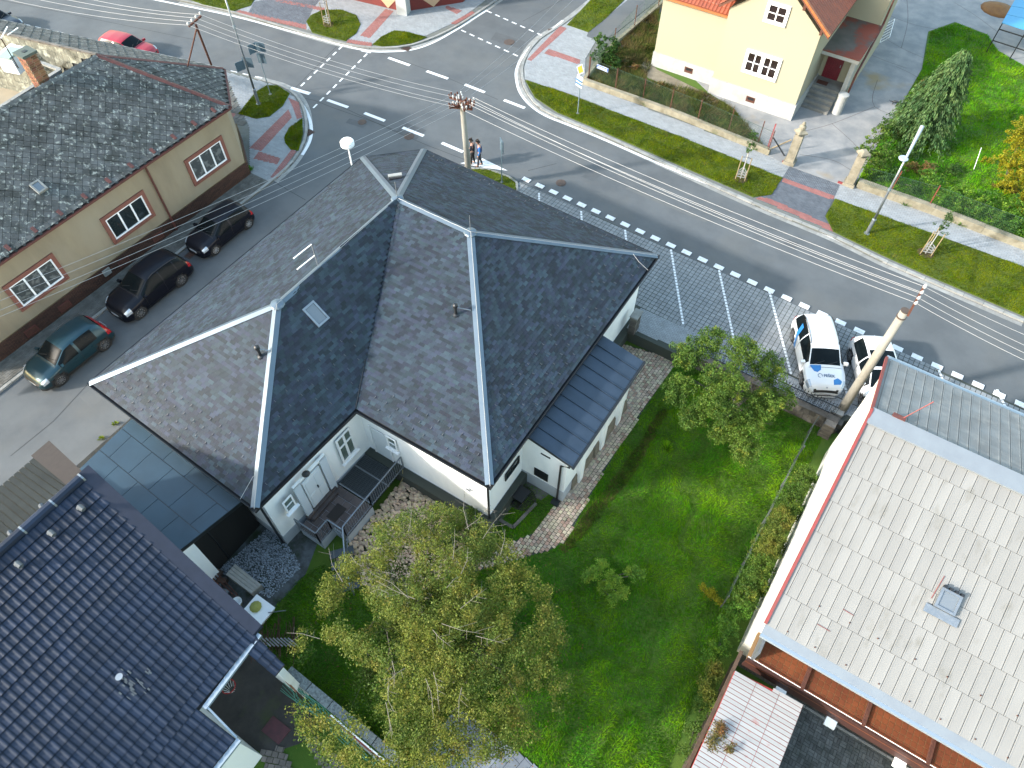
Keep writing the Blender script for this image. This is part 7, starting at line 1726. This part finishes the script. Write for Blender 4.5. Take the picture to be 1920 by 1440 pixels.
tuft(217, 795, .02, 40, .2, .15, 'blade_verge', 'yellow green weed at the garage kerb, upper one'); tuft(190, 823, .02, 40, .2, .15, 'blade_verge', 'yellow green weed at the garage kerb, lower one'); tuft(470, 318, .1, 50, .3, .25, 'blade', 'green weed at the brick plinth corner of the ochre house')
tuft(1345, 247, .12, 70, .3, .3, 'blade', 'small green weed on the pavement below the rusty posts, left one'); tuft(1366, 255, .12, 60, .25, .3, 'blade', 'small green weed on the pavement below the rusty posts, right one'); tuft(1320, 233, .1, 40, .25, .2, 'blade', 'small green weed at the foot of the old garden wall')
tuft(1250, 840, GZ, 80, .4, .35, label='leafy weed standing alone in the lawn near the cobbles')
# ---------------------------------------------------------------- leaves
def leaves(name, C_, R_, n_per, size, m, parent, flat=.35, down=0., origin=None):
    """clumps: centres C_ (k,3), radii R_ (k,), n_per leaves each"""
    C_ = np.asarray(C_); k = len(C_); n = k*n_per; ctr = np.repeat(C_, n_per, 0); r = np.repeat(np.asarray(R_), n_per)
    d = rg.normal(0, 1, (n, 3)); d /= np.linalg.norm(d, axis=1)[:, None]; p = ctr+d*(r*rg.random(n)**.45)[:, None]*np.array([1, 1, .8]); p[:, 2] -= down*rg.random(n)
    nn = rg.normal(0, 1, (n, 3)); nn[:, 2] = np.abs(nn[:, 2])+flat; nn /= np.linalg.norm(nn, axis=1)[:, None]
    t = np.cross(nn, rg.normal(0, 1, (n, 3))); t /= np.linalg.norm(t, axis=1)[:, None]; b = np.cross(nn, t)
    s = size*rg.uniform(.6, 1.25, n)[:, None]
    V = np.stack([p-t*s*.5, p-b*s*.27, p+t*s*.5, p+b*s*.27], 1).reshape(-1, 3)
    o = np_mesh(name, V, 4, m, parent); return o
def leafmat(name, c1, c2, c3, s=.5, var=.35, tr=.35, s3=1.3, f3=(.5, .65)):
    return mat(name, c1, .6, c2, s, 4, (.42, .58), var=var, huevar=.02, trans=tr, col3=c3, scale3=s3, fac3=f3, spec=.25)
K['bark'] = mat('bark', lin(.2, .17, .14), .9, lin(.12, .1, .08), 6); K['bark_pale'] = mat('bark_pale_twig', lin(.26, .23, .19), .85)
def grow(base, spread_fn, levels, seed, trunk_h, r0, mb, tips, up=.35, L0=1.8, nb=(5, 4, 3), decay=.62, wob=.25, droop=.0):
    r_ = random.Random(seed)
    def branch(p, d, L, r, lv):
        n = 4; pts = [p]; rs = [r]; dd = Vector(d)
        for i in range(n):
            dd = (dd+Vector((r_.uniform(-1, 1), r_.uniform(-1, 1), r_.uniform(-1, 1)))*wob+Vector((0, 0, -droop*lv))).normalized(); pts.append(pts[-1]+dd*L/n); rs.append(r*(1-.6*(i+1)/n))
        mb.tube(pts, rs, 5 if lv < 2 else 3, m=0 if lv < 1 else 1, caps=False)
        if lv >= levels: tips.append(pts[-1]); tips.append(pts[2]); return
        k = nb[min(lv, len(nb)-1)]
        for i in range(k):
            t = pts[1+int(r_.random()*(n-.01))] if i else pts[-1]
            a = r_.uniform(0, 6.28); nd = (dd*.7+Vector((math.cos(a), math.sin(a), r_.uniform(-.35, .55)))*.85).normalized(); branch(t, nd, L*decay*r_.uniform(.8, 1.2), r*.42, lv+1)
        if lv >= levels-1: tips.append(pts[3])
    top = base+Vector((0, 0, trunk_h)); mb.tube([base, base.lerp(top, .5)+Vector((.05, -.04, 0)), top], [r0*1.25, r0, r0*.8], 10, m=0)
    k = nb[0]+2
    for i in range(k):
        a = 6.28*i/k+r_.uniform(-.3, .3); branch(top-Vector((0, 0, r_.uniform(0, trunk_h*.3))), Vector((math.cos(a), math.sin(a), up+r_.uniform(-.15, .5))).normalized(), L0*r_.uniform(.85, 1.15), r0*.45, 1)
# big yellow green tree
bc = G(805, 1192, 3.4); tb = Vector((bc.x, bc.y, GZ))
bt_ = thing('large_tree', 'large airy tree with yellowing green leaves and pale twigs filling the bottom centre', 'tree', tb)
mbt = MB(); tips = []
grow(tb, None, 4, 5, 2.2, .22, mbt, tips, up=.42, L0=1.75, nb=(6, 5, 4, 3), decay=.64, wob=.28, droop=.03)
mbt.build('trunk', [K['bark'], K['bark']], bt_)
T_ = np.array([tuple(t) for t in tips]); print('tips', len(T_), T_.min(0), T_.max(0))
# keep the crown inside the silhouette seen in the photograph: an uneven round crown
cx0, cy0 = bc.x, bc.y
ang = np.arctan2(T_[:, 1]-cy0, T_[:, 0]-cx0); rr_ = np.hypot(T_[:, 0]-cx0, T_[:, 1]-cy0)
lim = 4.65+.5*np.sin(3*ang+1)+.4*np.sin(7*ang)
T_ = T_[rr_ < lim]
extra = []
for i in range(2900):
    a = rg.uniform(0, 6.28); r = 4.45*math.sqrt(rg.random())*(1+.1*math.sin(3*a+1)); z = 2.4+2.9*math.sqrt(max(0, 1-(r/5.2)**2))*rg.uniform(.25, 1.0)
    extra.append((cx0+r*math.cos(a), cy0+r*math.sin(a), z))
E_ = np.array(extra); gap = vnoise(E_[:, 0]+40, E_[:, 1]+40, 1.1, 21); E_ = E_[gap > .36]
if len(T_) > 1900: T_ = T_[rg.permutation(len(T_))[:1900]]
CC = np.concatenate([T_, E_]); print('clumps', len(CC))
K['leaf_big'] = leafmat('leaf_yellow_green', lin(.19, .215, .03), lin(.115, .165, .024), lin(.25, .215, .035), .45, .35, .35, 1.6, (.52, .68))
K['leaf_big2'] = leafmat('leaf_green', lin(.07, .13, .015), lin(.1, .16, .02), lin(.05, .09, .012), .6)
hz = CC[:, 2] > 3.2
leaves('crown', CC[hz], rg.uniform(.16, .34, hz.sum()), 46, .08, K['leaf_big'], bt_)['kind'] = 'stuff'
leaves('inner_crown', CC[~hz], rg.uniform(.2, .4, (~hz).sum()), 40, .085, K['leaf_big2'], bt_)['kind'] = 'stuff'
# pale bare twigs above the leaves
tw_ = MB(); r_ = random.Random(4)
for i in range(26):
    a = r_.uniform(0, 6.28); r = 3.5*math.sqrt(r_.random()); z = 2.7+2.9*math.sqrt(max(0, 1-(r/5.3)**2)); p = Vector((cx0+r*math.cos(a), cy0+r*math.sin(a), z)); b = a+r_.uniform(-.8, .8); d = Vector((math.cos(b), math.sin(b), r_.uniform(-.1, .25)))
    L = r_.uniform(.5, 1.5); q_ = p+d*L; mid_ = p.lerp(q_, .5)+Vector((r_.uniform(-.1, .1), r_.uniform(-.1, .1), .08)); tw_.tube([p, mid_, q_], [.01, .007, .004], 4, caps=False)
    for k in range(4):
        s_ = p.lerp(q_, .2+.2*k); e_ = s_+Vector((math.cos(b+r_.choice((-1, 1))*.9), math.sin(b+r_.choice((-1, 1))*.9), .1))*L*.35; tw_.tube([s_, e_], [.005, .003], 3, caps=False)
tw_.build('twigs', K['bark_pale'], bt_)['kind'] = 'stuff'
# mid green tree by the parking
t2 = G(1352, 800, GZ+.0); t2b = Vector((t2.x+.1, t2.y+.2, GZ))
tr2 = thing('garden_tree', 'dense green round crowned tree between the lawn and the parking bays', 'tree', t2b); mb2 = MB(); tips = []
grow(t2b, None, 3, 9, 1.3, .16, mb2, tips, up=.5, L0=1.25, nb=(5, 4, 3), decay=.66, wob=.25)
mb2.build('trunk', [K['bark'], K['bark']], tr2)
cl = []
for (u, v, z, r, n) in ((1290, 665, 2.6, .85, 70), (1330, 640, 3.0, .9, 70), (1395, 660, 3.0, .9, 80), (1440, 690, 2.6, .9, 80), (1360, 720, 3.1, 1.1, 120), (1275, 730, 2.2, .8, 70), (1300, 780, 1.9, .7, 60), (1430, 760, 2.3, .9, 90), (1460, 745, 1.8, .7, 50), (1390, 800, 1.9, .95, 90), (1400, 845, 1.4, .65, 50), (1345, 760, 2.6, .9, 80), (1350, 810, 1.6, .5, 30)):
    c = G(u, v, z)
    for i in range(n):
        d = rg.normal(0, 1, 3); d /= np.linalg.norm(d); q_ = np.array(tuple(c))+d*r*rg.uniform(.35, 1)*np.array([1, 1, .75]); cl.append(q_)
cl = np.array(cl)
K['leaf_mid'] = leafmat('leaf_mid_green', lin(.1, .17, .02), lin(.06, .12, .015), lin(.24, .26, .03), .8, .35, .35, 1.5, (.58, .7))
leaves('crown', cl, rg.uniform(.14, .27, len(cl)), 62, .085, K['leaf_mid'], tr2)['kind'] = 'stuff'
def bush(name, label, cat, blobs, m, n_leaf=36, size=.07, z0=GZ, dens=60, stems=True, group=None):
    c0 = G(blobs[0][0], blobs[0][1], z0); t = thing(name, label, cat, (c0.x, c0.y, z0), 0, group); cl = []; sm = MB()
    for (u, v, z, r) in blobs:
        c = G(u, v, z); n = max(4, int(dens*r*r*2))
        for i in range(n):
            d = rg.normal(0, 1, 3); d /= np.linalg.norm(d); cl.append(np.array(tuple(c))+d*r*rg.uniform(.4, 1)*np.array([1, 1, .8]))
        sm.tube([(c0.x*.5+c.x*.5, c0.y*.5+c.y*.5, z0), c], [.03, .015], 5, caps=False)
    if stems: sm.build('stems', K['bark'], t)['kind'] = 'stuff'
    cl = np.array(cl); cl = cl[cl[:, 2] > z0+.03]
    leaves('foliage', cl, rg.uniform(.1, .2, len(cl)), n_leaf, size, m, t)['kind'] = 'stuff'; return t
K['leaf_bright'] = leafmat('leaf_bright', lin(.1, .22, .02), lin(.05, .13, .015), lin(.16, .27, .02), .9)
K['leaf_dark'] = leafmat('leaf_dark', lin(.04, .1, .015), lin(.03, .075, .012), lin(.07, .14, .02), .9)
K['leaf_gold'] = leafmat('leaf_gold', lin(.3, .26, .008), lin(.24, .22, .008), lin(.16, .19, .01), .9)
K['leaf_rust'] = leafmat('leaf_rust', lin(.22, .1, .04), lin(.14, .12, .03), lin(.09, .1, .03), 1.2)
K['leaf_lone'] = leafmat('leaf_lone', lin(.2, .33, .03), lin(.13, .25, .03), lin(.26, .34, .03), 1.5)
bush('shrub', 'small lone green shrub with spreading branches in the middle of the lawn', 'shrub', [(1115, 1075, .25, .3), (1098, 1080, .2, .2), (1128, 1058, .3, .25), (1150, 1085, .3, .35), (1185, 1072, .25, .3), (1202, 1078, .2, .2), (1165, 1112, .2, .3), (1150, 1124, .1, .22), (1135, 1100, .0, .3)], K['leaf_lone'], dens=150)
bush('shrub', 'green shrub rising at the white wall corner behind the big tree', 'shrub', [(860, 975, .2, .55), (885, 965, .3, .4), (845, 1000, .1, .6), (890, 1005, 0, .5)], K['leaf_mid'], dens=70)
for k, (lb, bl, mm) in enumerate((('loose green hedge bush, uppermost along the cream gable wall', [(1512, 890, .6, .5), (1495, 915, .7, .6), (1478, 945, .7, .6), (1490, 960, .3, .5)], 'leaf_mid'), ('yellow green hedge bush with reddish tips along the cream gable wall', [(1465, 975, .8, .6), (1450, 1000, .9, .65), (1435, 1030, .8, .6), (1455, 1025, .4, .5)], 'leaf_big'),
                                  ('mixed green hedge bush midway down the cream gable wall', [(1428, 1058, .7, .6), (1412, 1085, .7, .6), (1395, 1115, .6, .6), (1420, 1100, .3, .5)], 'leaf_mid'), ('low tangled bush at the lower end of the cream gable wall', [(1385, 1140, .4, .55), (1365, 1175, .3, .5), (1350, 1210, .2, .45), (1335, 1235, .1, .4)], 'leaf_bright'),
                                  ('spindly bush hanging over the brown plank fence', [(1340, 1255, .4, .4), (1325, 1285, .5, .4), (1335, 1310, .6, .35)], 'leaf_big'), ('sparse brownish bush over the red white shed roof corner', [(1350, 1370, 2.3, .3), (1335, 1395, 2.2, .3), (1365, 1400, 2.4, .18), (1330, 1420, 2.0, .3)], 'leaf_rust'))):
    bush('hedge_bush', lb, 'bush', bl, K[mm], dens=105, group=None, n_leaf=42)
bush('goldenrod', 'yellow flowering plant at the hedge foot in the lawn', 'plant', [(1330, 1112, -.2, .22), (1345, 1125, -.2, .18), (1318, 1100, -.1, .12)], K['leaf_gold'], dens=150)
bush('shrub', 'green bushes on the lawn edge near the bottom of the plank fence', 'shrub', [(1315, 1330, 0, .4), (1300, 1370, -.1, .4), (1290, 1410, -.2, .35)], K['leaf_mid'], dens=70)
# hedge right of the gate
hb = ['sprawling green bush against the right gate pillar', 'green bush left of the tall street lamp behind the wall', 'dark low bush behind the dark wire fence', 'bright green hedge bush right of the lamp', 'bright green hedge bush above the staked tree', 'lush green hedge bush at the wall, third from the right edge', 'lush green hedge bush at the wall, second from the right edge', 'lush green hedge bush at the right edge of the picture']
hbl = [[(1630, 275, 1.2, .8), (1650, 250, 1.3, .6), (1660, 290, 1.0, .8), (1640, 310, .9, .7)], [(1690, 240, 1.2, .8), (1700, 280, .8, .7), (1660, 235, 1.0, .6)], [(1680, 330, .6, .6), (1715, 350, .5, .6), (1650, 330, .6, .5)], [(1755, 345, .9, .7), (1765, 370, .7, .6), (1740, 330, .6, .6)], [(1800, 365, .9, .8), (1820, 390, .6, .7), (1790, 390, .5, .5)], [(1850, 375, .9, .8), (1860, 410, .5, .7)], [(1895, 385, .9, .8), (1905, 420, .5, .7), (1890, 420, .4, .5)], [(1945, 400, .9, .8), (1950, 440, .5, .7), (1925, 430, .5, .5)]]
for lb, bl, mm in zip(hb, hbl, ('leaf_mid', 'leaf_dark', 'leaf_dark', 'leaf_bright', 'leaf_bright', 'leaf_bright', 'leaf_bright', 'leaf_bright')): bush('hedge_bush', lb, 'bush', bl, K[mm], z0=.1, n_leaf=22, size=.12, dens=38)
bush('golden_conifer', 'golden yellow conifer cut off by the right edge', 'conifer', [(1905, 340, 1.0, 1.0), (1895, 300, 1.8, .9), (1915, 260, 2.6, .9), (1930, 310, 2.2, 1.0), (1920, 240, 3.2, .7), (1935, 380, .8, 1.0)], K['leaf_gold'], z0=.1, n_leaf=40, size=.1, dens=45)
bush('corner_shrub', 'dark leafy lilac bush inside the wire fence corner', 'shrub', [(1135, 95, 1.0, .8), (1125, 75, 1.6, .5), (1150, 85, 1.3, .6), (1150, 115, .6, .7), (1120, 105, .7, .5)], K['leaf_dark'], z0=.1, n_leaf=26, size=.13, dens=40)
bush('dry_shrub', 'brownish dry shrub behind the street name plate', 'shrub', [(1148, 115, .4, .4), (1175, 110, .6, .35), (1190, 125, .4, .35), (1235, 160, .3, .4)], K['leaf_rust'], z0=.1, n_leaf=22, size=.09, dens=60)
for lb, bl, mm in (('bluish low shrub on the garden bed right of the conifer', [(1790, 320, .3, .5)], 'leaf_dark'), ('rusty brown low plant beside the golden conifer', [(1895, 355, .2, .5), (1870, 350, .2, .35)], 'leaf_rust'), ('yellow tipped plant in the garden bed', [(1850, 300, .3, .3)], 'leaf_gold'), ('low dark plants under the conifer', [(1740, 320, .3, .6), (1710, 315, .3, .5)], 'leaf_rust')):
    bush('garden_plant', lb, 'plant', bl, K[mm], z0=.1, n_leaf=24, size=.1, dens=60)
o = MB().bar(G(1825, 320, .1), G(1840, 277, 1.6), .03).build('garden_pole', K['upvc']); tag(o, 'thin white pole leaning in the garden bed', 'pole')
# weeping conifer
wc = G(1793, 112, 5.5); wc.z = .1; wt = thing('weeping_conifer', 'tall weeping conifer with drooping grey green fronds beside the driveway', 'conifer', wc); H_ = 5.6
tw2 = MB().tube([wc, wc+Vector((.1, 0, H_*.6)), wc+Vector((.3, .1, H_))], [.16, .1, .03], 8); tw2.build('trunk', K['bark'], wt)
Vs = []; NF = 800
for i in range(NF):
    t = (i/NF)**.8; z = .6+t*(H_-.6); rad = 2.1*(1-t)**.7+.28; a = i*2.399+rg.uniform(-.3, .3); r1 = rad*rg.uniform(.45, 1.1)
    c0 = np.array([wc.x+.3*t, wc.y+.1*t, z+.25]); tip = c0+np.array([math.cos(a)*r1, math.sin(a)*r1, -.1-.35*r1]); m_ = 46
    for k in range(m_):
        s = rg.random(); p = c0+(tip-c0)*(s**.6)+np.array([0, 0, .25*math.sin(s*math.pi)])+rg.normal(0, .06, 3)
        L = rg.uniform(.1, .2); dr = np.array([math.cos(a)*.5+rg.normal(0, .2), math.sin(a)*.5+rg.normal(0, .2), -1.0]); dr /= np.linalg.norm(dr); sd = np.cross(dr, rg.normal(0, 1, 3)); sd /= np.linalg.norm(sd); sd *= .036
        Vs += [p-sd, p+sd, p+dr*L+sd*.4, p+dr*L-sd*.4]
K['frond'] = leafmat('frond_grey_green', lin(.1, .19, .06), lin(.06, .13, .045), lin(.14, .22, .07), 1.0)
np_mesh('fronds', np.array(Vs), 4, K['frond'], wt)['kind'] = 'stuff'
bush('side_conifer', 'lower spreading part of juniper left of the weeping conifer', 'conifer', [(1700, 215, 1.2, .7), (1720, 190, 1.4, .7), (1735, 160, 1.8, .6), (1690, 245, .9, .6), (1725, 235, .9, .8)], leafmat('juniper', lin(.13, .18, .04), lin(.08, .13, .03), lin(.2, .15, .05), 1.), z0=.1, n_leaf=40, size=.09, dens=45)
# three staked young trees
def young(px, top, label, lean=0.):
    b = G(px[0], px[1], .12); t = thing('young_tree', label, 'tree', b); h = top
    K.setdefault('stake', mat('stake_wood', lin(.42, .31, .17), .85)); K.setdefault('white_wrap', mat('trunk_wrap', lin(.6, .58, .54), .8))
    MB().prism([(b.x+.45*math.cos(a), b.y+.4*math.sin(a)) for a in np.linspace(0, 6.28, 13)[:-1]], .1, .145).build('soil_disc', mat('soil_brown', lin(.14, .09, .05), .95, lin(.08, .055, .03), 5), t)
    MB().tube([b, b+Vector((0, 0, h*.55))], [.035, .03], 8).build('trunk', K['white_wrap'], t); MB().tube([b+Vector((0, 0, h*.55)), b+Vector((.02, .03, h*.95))], [.02, .008], 6).build('leader', K['bark'], t)
    P = [b+Vector((.32*math.cos(a), .32*math.sin(a), 0)) for a in (-.3, 1.8, 3.9)]
    for p in P: MB().tube([p, p+Vector((0, 0, 1.65))], .03, 6).build('stake', K['stake'], t)
    for z in (.25, .42, .6): 
        for k in range(3): MB().bar(P[k]+Vector((0, 0, z)), P[(k+1) % 3]+Vector((0, 0, z)), .05, .03).build('slat', K['kerb'], t)
    for k in range(3): MB().bar(P[k]+Vector((0, 0, 1.6)), b+Vector((0, 0, 1.55)), .02).build('tie', K['black'], t)
    cl = [np.array([b.x, b.y, .12])+np.array([rg.normal(0, .16), rg.normal(0, .16), h*rg.uniform(.58, 1.0)]) for _ in range(34)]
    leaves('crown', np.array(cl), rg.uniform(.08, .16, len(cl)), 22, .085, K['leaf_dark'], t)['kind'] = 'stuff'
young((1388, 335), 3.3, 'staked young tree on the grass strip left of the slate driveway'); young((1735, 475), 2.9, 'staked young tree on the grass strip right of the street lamp'); young((616, 46), 3.2, 'staked young tree on the oval grass island at the top')
# fallen leaves on lawn edge and pavements
Vl = []
for i in range(900):
    a = rg.uniform(0, 6.28); r = 2+4*rg.random(); x = cx0+r*math.cos(a); y = cy0+r*math.sin(a)
    if not (-13 < x < 3 and 2 < y < 14): continue
    b = rg.uniform(0, 6.28); s = .04; d1 = np.array([math.cos(b)*s, math.sin(b)*s, .01]); d2 = np.array([-math.sin(b)*s*.6, math.cos(b)*s*.6, .0]); p = np.array([x, y, GZ+.12]); Vl += [p-d1, p-d2, p+d1, p+d2]
o = np_mesh('fallen_leaf', np.array(Vl), 4, K['leaf_rust']); tag(o, 'scattered fallen leaves around the big tree', 'leaves', kind='stuff')
